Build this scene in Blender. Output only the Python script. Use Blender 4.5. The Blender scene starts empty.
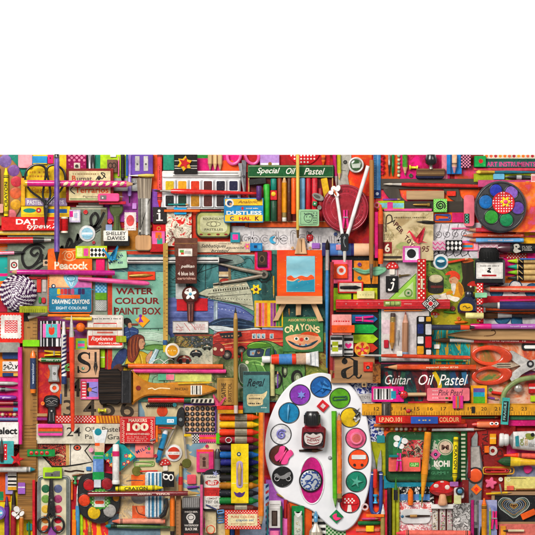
import bpy, bmesh, math, random
import numpy as np
random.seed(7)
S = 0.0014            # metres per unit: items are laid out on the board on a 1.4 mm grid
OX, OY = 267.5, 267.5
EDGE = 154.5          # the collage ends here, beside the white table top
sc = bpy.context.scene
col = sc.collection
def lin(h):
    h = h.lstrip('#'); o = []
    for i in (0, 2, 4):
        c = int(h[i:i+2], 16)/255
        o.append(c/12.92 if c <= .04045 else ((c+.055)/1.055)**2.4)
    y = .2126*o[0]+.7152*o[1]+.0722*o[2]   # inks and paints are purer than an eye-picked average
    return [min(.95, max(.004, y+(c-y)*1.02))**1.06 for c in o]
KIND = {  # rough, metallic, coat, noise scale, colour variation, bump, (stretch x, y)
 'paper': (.62, 0, 0, 230, .34, .10, (1, 1)), 'gloss': (.4, 0, .12, 200, .32, .05, (1, 1)),
 'plastic': (.3, 0, .45, 120, .14, .05, (1, 1)), 'rubber': (.7, 0, 0, 260, .2, .18, (1, 1)),
 'wax': (.45, 0, .1, 200, .28, .25, (1, 1)), 'paint': (.55, 0, .1, 260, .42, .6, (1, 1)),
 'woodx': (.55, 0, .05, 130, .45, .2, (.08, 1)), 'woody': (.55, 0, .05, 130, .45, .2, (1, .08)),
 'lacq': (.24, 0, .6, 160, .3, .06, (1, 1)), 'metal': (.32, .55, 0, 200, .2, .06, (1, 1)),
 'dull': (.45, .5, 0, 200, .35, .15, (1, 1)), 'brx': (.6, 0, 0, 420, .8, .7, (.03, 1)), 'bry': (.6, 0, 0, 420, .8, .7, (1, .03)),
 'cloth': (.9, 0, 0, 500, .4, .5, (1, 1)), 'glass': (.07, 0, .6, 100, .3, .02, (1, 1)), 'smooth': (.3, 0, .3, 60, .04, .02, (1, 1)), 'board': (.7, 0, 0, 60, .5, .3, (1, 1)),
}
MC = {}
def wear(N, L, vec, colour, b, k):
    """handling marks: broad faded blotches and a few fine pale scuffs"""
    n2 = N.new('ShaderNodeTexNoise'); n2.inputs['Scale'].default_value = 34; n2.inputs['Detail'].default_value = 3; L.new(vec, n2.inputs['Vector'])
    r2 = N.new('ShaderNodeValToRGB'); e = r2.color_ramp.elements; e[0].position = .36; e[1].position = .62; e[0].color = (.72, .7, .68, 1) if k not in ('smooth',) else (.93, .93, .93, 1); e[1].color = (1.04, 1.03, 1.02, 1); L.new(n2.outputs['Fac'], r2.inputs['Fac'])
    mx = N.new('ShaderNodeMix'); mx.data_type = 'RGBA'; mx.blend_type = 'MULTIPLY'; mx.inputs['Factor'].default_value = 1; L.new(colour, mx.inputs[6]); L.new(r2.outputs['Color'], mx.inputs[7])
    n3 = N.new('ShaderNodeTexNoise'); n3.inputs['Scale'].default_value = 520; n3.inputs['Detail'].default_value = 2; L.new(vec, n3.inputs['Vector'])
    r3 = N.new('ShaderNodeMapRange'); r3.inputs['From Min'].default_value = .68; r3.inputs['From Max'].default_value = .78; r3.inputs['To Max'].default_value = 0 if k == 'smooth' else .22; L.new(n3.outputs['Fac'], r3.inputs['Value'])
    m2 = N.new('ShaderNodeMix'); m2.data_type = 'RGBA'; L.new(r3.outputs[0], m2.inputs['Factor']); L.new(mx.outputs[2], m2.inputs[6]); m2.inputs[7].default_value = (.62, .58, .52, 1)
    L.new(m2.outputs[2], b.inputs['Base Color'])
def m(h, k='paper'):
    key = (h, k)
    if key in MC: return MC[key]
    rough, met, coat, ns, var, bmp, st = KIND[k]
    mt = bpy.data.materials.new(k+'_'+h); mt.use_nodes = True
    N = mt.node_tree.nodes; L = mt.node_tree.links; b = N['Principled BSDF']
    tc = N.new('ShaderNodeTexCoord'); mp = N.new('ShaderNodeMapping'); L.new(tc.outputs['Object'], mp.inputs['Vector'])
    mp.inputs['Scale'].default_value = (st[0], st[1], 1)
    oi = N.new('ShaderNodeObjectInfo'); mul = N.new('ShaderNodeMath'); mul.operation = 'MULTIPLY'; mul.inputs[1].default_value = 40
    L.new(oi.outputs['Random'], mul.inputs[0])
    cx = N.new('ShaderNodeCombineXYZ'); L.new(mul.outputs[0], cx.inputs[0]); L.new(mul.outputs[0], cx.inputs[2]); L.new(cx.outputs[0], mp.inputs['Location'])
    nz = N.new('ShaderNodeTexNoise'); nz.inputs['Scale'].default_value = ns; nz.inputs['Detail'].default_value = 5; nz.inputs['Roughness'].default_value = .65
    L.new(mp.outputs[0], nz.inputs['Vector'])
    c = lin(h); r = N.new('ShaderNodeValToRGB'); e = r.color_ramp.elements
    e[0].position = .28; e[1].position = .72
    dk, lt = 1-var, 1+var*.3
    e[0].color = [min(1, x*dk) for x in c]+[1]; e[1].color = [min(1, x*lt+.004) for x in c]+[1]
    L.new(nz.outputs['Fac'], r.inputs['Fac']); wear(N, L, mp.outputs[0], r.outputs['Color'], b, k)
    rr = N.new('ShaderNodeMapRange'); rr.inputs['To Min'].default_value = max(.05, rough-.12); rr.inputs['To Max'].default_value = rough+.14
    L.new(nz.outputs['Fac'], rr.inputs['Value']); L.new(rr.outputs[0], b.inputs['Roughness'])
    b.inputs['Specular IOR Level'].default_value = .5 if k in ('plastic', 'lacq', 'glass', 'metal', 'dull') else .22
    b.inputs['Metallic'].default_value = met; b.inputs['Coat Weight'].default_value = coat; b.inputs['Coat Roughness'].default_value = .15
    bp = N.new('ShaderNodeBump'); bp.inputs['Strength'].default_value = bmp; bp.inputs['Distance'].default_value = .0006
    L.new(nz.outputs['Fac'], bp.inputs['Height']); L.new(bp.outputs[0], b.inputs['Normal'])
    MC[key] = mt; return mt
def art(cols, scale=60, st=(1, 1), hard=False, rough=.45):
    """printed picture: a noise field through a ramp of ink colours"""
    key = ('art', tuple(cols), scale, st, hard)
    if key in MC: return MC[key]
    mt = bpy.data.materials.new('print_art'); mt.use_nodes = True
    N = mt.node_tree.nodes; L = mt.node_tree.links; b = N['Principled BSDF']
    tc = N.new('ShaderNodeTexCoord'); mp = N.new('ShaderNodeMapping'); mp.inputs['Scale'].default_value = (st[0], st[1], 1)
    mp.inputs['Location'].default_value = (len(MC)*.37 % 5, len(MC)*.71 % 7, 0)
    nz = N.new('ShaderNodeTexNoise'); nz.inputs['Scale'].default_value = scale; nz.inputs['Detail'].default_value = 6; nz.inputs['Roughness'].default_value = .62; nz.inputs['Distortion'].default_value = .6
    r = N.new('ShaderNodeValToRGB'); r.color_ramp.interpolation = 'CONSTANT' if hard else 'LINEAR'
    n = len(cols); el = r.color_ramp.elements
    while len(el) < n: el.new(.5)
    for i, h in enumerate(cols):
        el[i].position = .3+.4*i/max(1, n-(0 if hard else 1)); el[i].color = lin(h)+[1]
    L.new(tc.outputs['Object'], mp.inputs['Vector']); L.new(mp.outputs[0], nz.inputs['Vector']); L.new(nz.outputs['Fac'], r.inputs['Fac'])
    wear(N, L, mp.outputs[0], r.outputs['Color'], b, 'art'); b.inputs['Roughness'].default_value = rough; b.inputs['Specular IOR Level'].default_value = .2
    MC[key] = mt; return mt
def M(x, k='paper'):
    if isinstance(x, str):
        if ':' in x: x, k = x.split(':')
        return m(x, k)
    return x
def rr(x0, y0, x1, y1, r=0, n=4):
    if r <= 0: return [(x0, y0), (x1, y0), (x1, y1), (x0, y1)]
    o = []
    for cx, cy, a in ((x1-r, y0+r, -90), (x1-r, y1-r, 0), (x0+r, y1-r, 90), (x0+r, y0+r, 180)):
        for i in range(n+1):
            t = math.radians(a+90*i/n); o.append((cx+r*math.cos(t), cy+r*math.sin(t)))
    return o
def ci(cx, cy, rx, ry=None, n=28, a=0):
    ry = ry or rx; ca, sa = math.cos(math.radians(a)), math.sin(math.radians(a)); o = []
    for i in range(n):
        t = 2*math.pi*i/n; x, y = rx*math.cos(t), ry*math.sin(t)
        o.append((cx+x*ca-y*sa, cy+x*sa+y*ca))
    return o
def star(cx, cy, R, r, n=5, a=-90):
    return [(cx+(R if i % 2 == 0 else r)*math.cos(math.radians(a+180*i/n)), cy+(R if i % 2 == 0 else r)*math.sin(math.radians(a+180*i/n))) for i in range(2*n)]
def flower(cx, cy, R, petals=5, d=.35, n=60, a=0):
    return [(cx+R*(1-d+d*math.cos(petals*t+a))*math.cos(t), cy+R*(1-d+d*math.cos(petals*t+a))*math.sin(t)) for t in [2*math.pi*i/n for i in range(n)]]
def sp(pts, n=6, closed=False):
    """smooth curve through the points"""
    o = []; N = len(pts)
    for i in range(N if closed else N-1):
        g = lambda j: pts[j % N] if closed else pts[min(max(j, 0), N-1)]
        p0, p1, p2, p3 = g(i-1), g(i), g(i+1), g(i+2)
        for k in range(n):
            t = k/n
            o.append(tuple(.5*(2*b+(c-a)*t+(2*a-5*b+4*c-d)*t*t+(3*b-a-3*c+d)*t**3) for a, b, c, d in zip(p0, p1, p2, p3)))
    if not closed: o.append(tuple(pts[-1]))
    return o
def spiral(cx, cy, r0, r1, turns, n=40, a0=0):
    return [(cx+(r0+(r1-r0)*i/n)*math.cos(a0+2*math.pi*turns*i/n), cy+(r0+(r1-r0)*i/n)*math.sin(a0+2*math.pi*turns*i/n)) for i in range(n+1)]
TC = {}
def textgeo(s, bold, shear):
    key = (s, bold, shear)
    if key in TC: return TC[key]
    c = bpy.data.curves.new('lettering', 'FONT'); c.body = s; c.size = 1; c.resolution_u = 3; c.offset = bold; c.shear = shear
    o = bpy.data.objects.new('lettering', c); me = o.to_mesh()
    v = [(p.co.x, p.co.y) for p in me.vertices]; f = [tuple(p.vertices) for p in me.polygons]
    o.to_mesh_clear(); bpy.data.objects.remove(o); bpy.data.curves.remove(c)
    if v:
        x0 = min(a[0] for a in v); x1 = max(a[0] for a in v); y0 = min(a[1] for a in v); y1 = max(a[1] for a in v)
        v = [((a[0]-x0)/(x1-x0+1e-9)-.5, .5-(a[1]-y0)/(y1-y0+1e-9)) for a in v]
    TC[key] = (v, f); return TC[key]
GX0, GY0, GC = -60, 120, 2
H = np.zeros((470*GC, 660*GC), np.float32)
def raster(poly):
    p = np.array(poly, float); x0, y0 = p.min(0); x1, y1 = p.max(0)
    ix0 = max(0, int((x0-GX0)*GC)); ix1 = min(H.shape[1]-1, int((x1-GX0)*GC)+1); iy0 = max(0, int((y0-GY0)*GC)); iy1 = min(H.shape[0]-1, int((y1-GY0)*GC)+1)
    if ix1 <= ix0 or iy1 <= iy0: return None
    xs = (np.arange(ix0, ix1)+.5)/GC+GX0; ys = (np.arange(iy0, iy1)+.5)/GC+GY0
    X, Y = np.meshgrid(xs, ys); ins = np.zeros(X.shape, bool); n = len(p)
    for i in range(n):
        xa, ya = p[i]; xb, yb = p[(i+1) % n]
        if ya == yb: continue
        c = ((ya > Y) != (yb > Y)) & (X < (xb-xa)*(Y-ya)/(yb-ya)+xa); ins ^= c
    if not ins.any(): return None
    return np.nonzero(ins)[0]+iy0, np.nonzero(ins)[1]+ix0
ALL = []; QUEUE = []; DEFLAY = -20
def bb(p, w=0): return (min(a[0] for a in p)-w, min(a[1] for a in p)-w, max(a[0] for a in p)+w, max(a[1] for a in p)+w)
class Th:
    def __init__(s, name, label, cat, group=None, rot=0, piv=None, q=.98, sink=0):
        s.name, s.label, s.cat, s.group, s.rot, s.piv, s.q, s.sink = name, label, cat, group, math.radians(rot), piv, q, sink
        s.parts = []; s.fp = []; s.z = 0; s.k = 0; s.pl = {}; s.lay = DEFLAY
    def P(s, name, sub=None, label=None):
        s.parts.append(dict(n=name, v=[], f=[], m=[], s=[], sub=sub, label=label)); return s
    def tr(s, x, y):
        if not s.rot: return x, y
        px, py = s.piv; c, n = math.cos(s.rot), math.sin(s.rot); return px+(x-px)*c-(y-py)*n, py+(x-px)*n+(y-py)*c
    def add(s, v, f, mat, smooth=False):
        if not s.parts: s.P('body')
        p = s.parts[-1]; o = len(p['v'])
        for x, y, z in v:
            x, y = s.tr(x, y); p['v'].append((x, y, z))
        for q in f: p['f'].append(tuple(i+o for i in q)); p['m'].append(mat); p['s'].append(smooth)
    def foot(s, poly, zb, zt):
        s.fp.append(([s.tr(*p[:2]) for p in poly], zb, zt))
    # solids
    def plate(s, pts, z0, z1, c, k='paper', bev=.3, foot=True):
        mt = M(c, k); n = len(pts); bev = min(bev, (z1-z0)*.45)
        A = sum(pts[i][0]*pts[(i+1) % n][1]-pts[(i+1) % n][0]*pts[i][1] for i in range(n)); sg = 1 if A > 0 else -1
        ins = []
        for i in range(n):
            ax, ay = pts[i-1]; bx, by = pts[i]; cx, cy = pts[(i+1) % n]
            d1 = math.hypot(bx-ax, by-ay) or 1; d2 = math.hypot(cx-bx, cy-by) or 1
            n1 = (-(by-ay)/d1*sg, (bx-ax)/d1*sg); n2 = (-(cy-by)/d2*sg, (cx-bx)/d2*sg)
            mx, my = n1[0]+n2[0], n1[1]+n2[1]; q = max(.4, (mx*mx+my*my)/2)
            ins.append((bx+mx/q*bev, by+my/q*bev))
        v = [(x, y, z0) for x, y in pts]+[(x, y, z1-bev) for x, y in pts]
        f = [(i, (i+1) % n, n+(i+1) % n, n+i) for i in range(n)]
        if bev > 0:
            v += [(x, y, z1) for x, y in ins]; f += [(n+i, n+(i+1) % n, 2*n+(i+1) % n, 2*n+i) for i in range(n)]; f.append(tuple(range(2*n, 3*n)))
        else: f.append(tuple(range(n, 2*n)))
        f.append(tuple(range(n-1, -1, -1)))
        s.add(v, f, mt)
        if foot: s.foot(pts, z0, z1)
        s.z = z1; s.k = 0; return s
    def box(s, x0, y0, x1, y1, z0, z1, c, k='paper', r=.4, bev=.3): return s.plate(rr(x0, y0, x1, y1, r, 3), z0, z1, c, k, bev)
    def annulus(s, out, inn, z0, z1, c, k='plastic'):
        n = len(out); f = []; v = [(x, y, z0) for x, y in out]+[(x, y, z1-.5) for x, y in out]+[(a*.82+b*.18, c_*.82+d*.18, z1) for (a, c_), (b, d) in zip(out, inn)]+[(a*.25+b*.75, c_*.25+d*.75, z1) for (a, c_), (b, d) in zip(out, inn)]+[(x, y, z1-.5) for x, y in inn]+[(x, y, z0) for x, y in inn]
        for j in range(5): f += [(j*n+i, j*n+(i+1) % n, (j+1)*n+(i+1) % n, (j+1)*n+i) for i in range(n)]
        s.add(v, f, M(c, k), True); s.foot(out, z0, z1); s.z = z1; return s
    def disc(s, cx, cy, r, z0, z1, c, k='plastic', bev=.4, ry=None, n=32, a=0): return s.plate(ci(cx, cy, r, ry, n, a), z0, z1, c, k, bev)
    def dome(s, cx, cy, r, z0, h, c, k='plastic', ry=None, n=24, foot=True, a=0, rings=6):
        v = []; f = []
        for j in range(rings):
            t = math.pi/2*j/rings
            v += [(x, y, z0+h*math.sin(t)) for x, y in ci(cx, cy, r*math.cos(t), (ry or r)*math.cos(t), n, a)]
        v.append((cx, cy, z0+h))
        for j in range(rings-1):
            f += [(j*n+i, j*n+(i+1) % n, (j+1)*n+(i+1) % n, (j+1)*n+i) for i in range(n)]
        f += [((rings-1)*n+i, (rings-1)*n+(i+1) % n, rings*n) for i in range(n)]
        s.add(v, f, M(c, k), True)
        if foot: s.foot(ci(cx, cy, r, ry, 16, a), z0, z0+h)
        s.z = z0+h; s.k = 0; return s
    def lathe(s, p, prof, zc, c, k='lacq', fz=1, n=14, a0=0, smooth=True, foot=True, caps=True):
        x1, y1, x2, y2 = p; L = math.hypot(x2-x1, y2-y1); ux, uy = (x2-x1)/L, (y2-y1)/L; px, py = -uy, ux
        v = []; f = []; mt = M(c, k)
        for d, r in prof:
            for i in range(n):
                t = a0+2*math.pi*i/n; q = r*math.cos(t)
                v.append((x1+ux*d+px*q, y1+uy*d+py*q, zc+r*math.sin(t)*fz))
        m_ = len(prof)
        for j in range(m_-1):
            f += [(j*n+i, j*n+(i+1) % n, (j+1)*n+(i+1) % n, (j+1)*n+i) for i in range(n)]
        s.add(v, f, mt, smooth)
        if caps:
            for j in (0, m_-1):
                if prof[j][1] > .15: s.add(v[j*n:(j+1)*n], [tuple(range(n))], mt)
        if foot:
            for (d0, r0), (d1, r1) in zip(prof, prof[1:]):
                if abs(d1-d0) < .3: continue
                R = max(r0, r1)
                s.foot([(x1+ux*d0+px*r0, y1+uy*d0+py*r0), (x1+ux*d1+px*r1, y1+uy*d1+py*r1), (x1+ux*d1-px*r1, y1+uy*d1-py*r1), (x1+ux*d0-px*r0, y1+uy*d0-py*r0)], zc-R*fz, zc+R*fz)
        s.z = zc+max(r for d, r in prof)*fz; s.k = 0; return s
    def tube(s, pts, r, c, k='plastic', z=None, closed=False, n=8, fz=1, foot=True):
        z = (max(r) if isinstance(r, list) else r)*fz if z is None else z
        P3 = [(q[0], q[1], q[2] if len(q) > 2 else z) for q in pts]; N = len(P3); v = []; f = []
        for i in range(N):
            a = P3[i-1] if (i or closed) else P3[i]; b = P3[(i+1) % N] if (i < N-1 or closed) else P3[i]
            dx, dy = b[0]-a[0], b[1]-a[1]; l = math.hypot(dx, dy) or 1; px, py = -dy/l, dx/l
            R = r[i] if isinstance(r, list) else r
            for j in range(n):
                t = 2*math.pi*j/n; v.append((P3[i][0]+px*R*math.cos(t), P3[i][1]+py*R*math.cos(t), P3[i][2]+R*math.sin(t)*fz))
        for i in range(N if closed else N-1):
            a, b = i*n, ((i+1) % N)*n
            f += [(a+j, a+(j+1) % n, b+(j+1) % n, b+j) for j in range(n)]
        s.add(v, f, M(c, k), True)
        R0 = max(r) if isinstance(r, list) else r
        if not closed:
            s.add(v[:n], [tuple(range(n))], M(c, k)); s.add(v[-n:], [tuple(range(n))], M(c, k))
        if foot:
            st = max(1, N//24); idx = list(range(0, N, st))
            if idx[-1] != N-1: idx.append(N-1)
            if closed: idx.append(0)
            for i, j in zip(idx, idx[1:]):
                a, b = P3[i], P3[j]; dx, dy = b[0]-a[0], b[1]-a[1]; l = math.hypot(dx, dy) or 1; px, py = -dy/l*R0, dx/l*R0
                s.foot([(a[0]+px, a[1]+py), (b[0]+px, b[1]+py), (b[0]-px, b[1]-py), (a[0]-px, a[1]-py)], min(a[2], b[2])-R0*fz, max(a[2], b[2])+R0*fz)
        s.z = max(q[2] for q in P3)+R0*fz; s.k = 0; return s
    # printing on the top face
    def zz(s, b):
        q = s.pl.setdefault(round(s.z, 2), []); lv = 1+max([l for (x0, y0, x1, y1), l in q if x0 < b[2] and x1 > b[0] and y0 < b[3] and y1 > b[1]], default=0)
        q.append((b, lv)); return s.z+.022*lv
    def G(s, pts, c, k='paper'): z = s.zz(bb(pts)); s.add([(x, y, z) for x, y in pts], [tuple(range(len(pts)))], M(c, k)); return s
    def R(s, x0, y0, x1, y1, c, k='paper', r=0): return s.G(rr(x0, y0, x1, y1, r, 3), c, k)
    def C(s, cx, cy, r, c, k='paper', ry=None, n=20, a=0): return s.G(ci(cx, cy, r, ry, n, a), c, k)
    def L(s, pts, w, c, k='paper', closed=False):
        z = s.zz(bb(pts, (max(w) if isinstance(w, list) else w)/2)); N = len(pts); v = []; f = []
        for i in range(N):
            a = pts[i-1] if (i or closed) else pts[i]; b = pts[(i+1) % N] if (i < N-1 or closed) else pts[i]
            dx, dy = b[0]-a[0], b[1]-a[1]; l = math.hypot(dx, dy) or 1; q = (w[min(len(w)-1, int(i*len(w)/N))] if isinstance(w, list) else w)/2
            v += [(pts[i][0]-dy/l*q, pts[i][1]+dx/l*q, z), (pts[i][0]+dy/l*q, pts[i][1]-dx/l*q, z)]
        for i in range(N if closed else N-1):
            a, b = 2*i, 2*((i+1) % N); f.append((a, b, b+1, a+1))
        s.add(v, f, M(c, k)); return s
    def T(s, txt, x0, y0, x1, y1, c, b=.012, sh=0, a=0, k='paper'):
        v, f = textgeo(txt, b, sh); z = s.zz((x0, y0, x1, y1)); cx, cy, w, h = (x0+x1)/2, (y0+y1)/2, x1-x0, y1-y0
        if a in (90, -90): w, h = h, w
        ca, sa = math.cos(math.radians(a)), math.sin(math.radians(a))
        s.add([(cx+x*w*ca-y*h*sa, cy+x*w*sa+y*h*ca, z) for x, y in v], f, M(c, k)); return s
    def dots(s, x0, y0, x1, y1, st, r, c, k='paper', n=8):
        z = s.zz((x0, y0, x1, y1)); j = 0; y = y0
        while y <= y1+1e-6:
            x = x0+(st/2 if j % 2 else 0)
            while x <= x1+1e-6: s.add([(a, b, z) for a, b in ci(x, y, r, n=n)], [tuple(range(n))], M(c, k)); x += st
            y += st/2; j += 1
        return s
    def scat(s, x0, y0, x1, y1, n, cols, w=.7, ln=3):
        """a picture's small printed brush marks"""
        z = s.zz((x0, y0, x1, y1))
        for i in range(n):
            x, y, a, l = random.uniform(x0, x1), random.uniform(y0, y1), random.uniform(-.9, .9), random.uniform(.4, 1)*ln; q = random.uniform(.5, 1)*w/2; c, d = math.cos(a), math.sin(a); P = [(x-c*l/2, y-d*l/2), (x-d*q, y+c*q), (x+c*l/2, y+d*l/2), (x+d*q, y-c*q)]
            if all(x0 <= p[0] <= x1 and y0 <= p[1] <= y1 for p in P): s.add([(p[0], p[1], z) for p in P], [(0, 1, 2, 3)], M(random.choice(cols)))
        return s
    def chk(s, x0, y0, x1, y1, nx, ny, c, k='paper'):
        z = s.zz((x0, y0, x1, y1)); w, h = (x1-x0)/nx, (y1-y0)/ny
        for i in range(nx):
            for j in range(ny):
                if (i+j) % 2 == 0: s.add([(a, b, z) for a, b in rr(x0+i*w, y0+j*h, x0+i*w+w, y0+j*h+h)], [(0, 1, 2, 3)], M(c, k))
        return s
    def lines(s, x0, y0, x1, y1, n, w, c, vert=False, jit=0, k='paper'):
        """n lines of small print / rules"""
        z = s.zz((x0, y0, x1, y1))
        for i in range(n):
            t = (i+.5)/n
            if vert: q = rr(x0+(x1-x0)*t-w/2, y0, x0+(x1-x0)*t+w/2, y1-(random.random()*jit*(y1-y0)))
            else: q = rr(x0, y0+(y1-y0)*t-w/2, x1-(random.random()*jit*(x1-x0)), y0+(y1-y0)*t+w/2)
            s.add([(a, b, z) for a, b in q], [(0, 1, 2, 3)], M(c, k))
        return s
    def small(s, x0, y0, x1, y1, n, c, w=1.0):
        """rows of tiny printed words, as dashes"""
        z = s.zz((x0, y0, x1, y1))
        for i in range(n):
            y = y0+(y1-y0)*(i+.5)/n; x = x0; h = (y1-y0)/n*.52
            while x < x1-.4:
                q = random.uniform(.5, 1.1)*w
                s.add([(a, b, z) for a, b in rr(x, y-h/2*random.uniform(.6, 1), min(x+q, x1), y+h/2)], [(0, 1, 2, 3)], M(c)); x += q+.35*w+(w*.8 if random.random() < .2 else 0)
        return s
    def done(s): QUEUE.append(s); return s
    def fin(s):
        ms = []
        for poly, zb, zt in s.fp:
            rs = raster(poly)
            if rs is not None: ms.append((rs, zb, zt))
        base = 0
        if ms:
            vals = np.concatenate([H[rs]-zb for rs, zb, zt in ms]); base = max(0, float(np.quantile(vals, s.q)))-s.sink
            for rs, zb, zt in ms: H[rs] = np.maximum(H[rs], base+zt)
        s.base = base+.15
        xs = [p[0] for poly, a, b in s.fp for p in poly]; ys = [p[1] for poly, a, b in s.fp for p in poly]
        cx, cy = (min(xs)+max(xs))/2, (min(ys)+max(ys))/2
        W = ((cx-OX)*S, (OY-cy)*S, s.base*S)
        parts = [p for p in s.parts if p['v']]
        single = len(parts) == 1
        root = None
        if not single:
            root = bpy.data.objects.new(s.name, None); col.objects.link(root); root.location = W; root.empty_display_size = .01
        last = {}
        for p in parts:
            nm = s.name if single else p['n']
            me = bpy.data.meshes.new(nm)
            me.from_pydata([((x-cx)*S, (cy-y)*S, z*S) for x, y, z in p['v']], [], p['f'])
            mats = []
            idx = []
            for q in p['m']:
                if q not in mats: mats.append(q)
                idx.append(mats.index(q))
            for q in mats: me.materials.append(q)
            me.polygons.foreach_set('material_index', idx); me.polygons.foreach_set('use_smooth', p['s'])
            bm = bmesh.new(); bm.from_mesh(me)
            ymin = min(v[1] for v in p['v'])
            if ymin < EDGE:   # flush with the edge of the board
                g = bmesh.ops.bisect_plane(bm, geom=bm.verts[:]+bm.edges[:]+bm.faces[:], plane_co=(0, (cy-EDGE)*S, 0), plane_no=(0, 1, 0), clear_outer=True, dist=1e-7)
                ed = [e for e in g['geom_cut'] if isinstance(e, bmesh.types.BMEdge) and e.is_boundary]
                if ed: bmesh.ops.holes_fill(bm, edges=ed, sides=0)
            bmesh.ops.recalc_face_normals(bm, faces=bm.faces[:])
            bm.to_mesh(me); bm.free()
            if len(me.polygons) == 0: continue
            o = bpy.data.objects.new(nm, me); col.objects.link(o)
            if single: o.location = W; root = o
            else: o.parent = last.get(p['sub'], root) if p['sub'] else root
            if p['label']: o['label'] = p['label']
            if not p['sub']: last[p['n']] = o
        root['label'] = s.label; root['category'] = s.cat
        ALL.append((root, s.name, s.group)); return s
def rod(name, label, cat, p, segs, fz=1, n=14, **kw):
    """a long turned thing: segs = (part, colour, material kind, [(distance, radius) ...])"""
    t = Th(name, label, cat, **kw); zc = max(r for q in segs for d, r in q[3])*fz
    for part, c, k, prof in segs:
        if not t.parts or t.parts[-1]['n'] != part: t.P(part)
        t.lathe(p, prof, zc, c, k, fz, n)
    t.zc = zc; t.p = p; return t
def along(t, txt, d0, d1, h, c, off=0, b=.012, sh=0):
    """lettering along a rod"""
    x1, y1, x2, y2 = t.p; L = math.hypot(x2-x1, y2-y1); a = math.degrees(math.atan2(y2-y1, x2-x1)); d = (d0+d1)/2
    ux, uy = (x2-x1)/L, (y2-y1)/L; cx, cy = x1+ux*d-uy*off, y1+uy*d+ux*off
    if a > 135 or a < -135: a += 180
    v, f = textgeo(txt, b, sh); z = t.z+.06; w = d1-d0; ca, sa = math.cos(math.radians(a)), math.sin(math.radians(a))
    t.add([(cx+x*w*ca-y*h*sa, cy+x*w*sa+y*h*ca, z) for x, y in v], f, M(c)); return t
def pen(label, x1, y1, x2, y2, w, c, lead=None, wood='dfb27c', tip=8, end=None, ec='e8e0d0', txt=None, tc='f4e9c8', stripe=None, hexa=True, name='pencil', cat='pencil', done=True, k='lacq', cone=None, **kw):
    L = math.hypot(x2-x1, y2-y1); R = w/2; p = (x1, y1, x2, y2); t = Th(name, label, cat, **kw); lead = lead or c
    n = 6 if hexa else 14; zc = R*(.866 if hexa else 1); s = 0
    if end == 'eraser':
        t.P('eraser').lathe(p, [(0, R*.7), (.6, R*.9), (4, R*.9)], zc, ec, 'rubber')
        t.P('ferrule').lathe(p, [(4, R*.95), (5, R*1.02), (6, R*.95), (7, R*1.02), (8, R*.95), (9, R*1.02)], zc, 'b09a60' , 'metal'); s = 9
    elif end == 'dip':
        t.P('end_cap').lathe(p, [(0, R*.8), (.5, R), (4, R)], zc, ec, 'lacq'); s = 4
    elif end == 'cut':
        t.P('wood_end').lathe(p, [(0, R*.9), (.8, R*.98)], zc, wood, 'woodx'); s = .8
    t.P('barrel').lathe(p, [(s, R), (L-tip, R)], zc, c, k, 1, n, 0, not hexa)
    if stripe:
        ux, uy = (x2-x1)/L, (y2-y1)/L
        t.z = zc*2 if hexa else zc+R
        t.L([(x1+ux*(s+1), y1+uy*(s+1)), (x2-ux*(tip+1), y2-uy*(tip+1))], R*.45, stripe, 'lacq')
    t.z = 2*zc; t.p = p
    if txt: along(t, txt[0], txt[1], txt[2], R*.8, tc)
    t.P('sharpened_wood').lathe(p, [(L-tip, R*.97), (L-tip*.32, R*.32)], zc, wood, 'woodx')
    t.P('lead').lathe(p, [(L-tip*.33, R*.34), (L, R*.06)], zc, lead, 'wax')
    t.z = 2*zc; t.p = p; t.zc = zc
    return t.done() if done else t
def cray(label, x1, y1, x2, y2, w, wrap, wax=None, band='1a1a1a', txt=None, tc='1a1a1a', tip=None, both=True, wave=True, done=True, name='crayon', **kw):
    L = math.hypot(x2-x1, y2-y1); R = w/2; p = (x1, y1, x2, y2); t = Th(name, label, 'crayon', **kw); wax = wax or wrap; tip = tip or w*1.1
    t.P('wax_stick').lathe(p, [(0, R*.86), (1.2, R*.9), (L-tip, R*.9)], R, wax, 'wax').lathe(p, [(L-tip, R*.9), (L-tip*.9, R*.75), (L-.4, R*.32), (L, R*.2)], R, wax, 'wax')
    b = L-tip*1.15
    t.P('wrapper').lathe(p, [(1.6, R*.97), (b, R*.97)], R, wrap, 'paper')
    if band:
        for d in ((2.6, b-3.4) if both else (b-3.4,)):
            t.lathe(p, [(d, R*.99), (d+.9, R*.99)], R, band, 'paper', foot=0); t.lathe(p, [(d+1.6, R*.99), (d+2.2, R*.99)], R, band, 'paper', foot=0)
    t.z = 2*R; t.p = p
    if txt: along(t, txt[0], txt[1], txt[2], w*txt[3] if len(txt) > 3 else w*.5, tc)
    return t.done() if done else t
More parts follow.
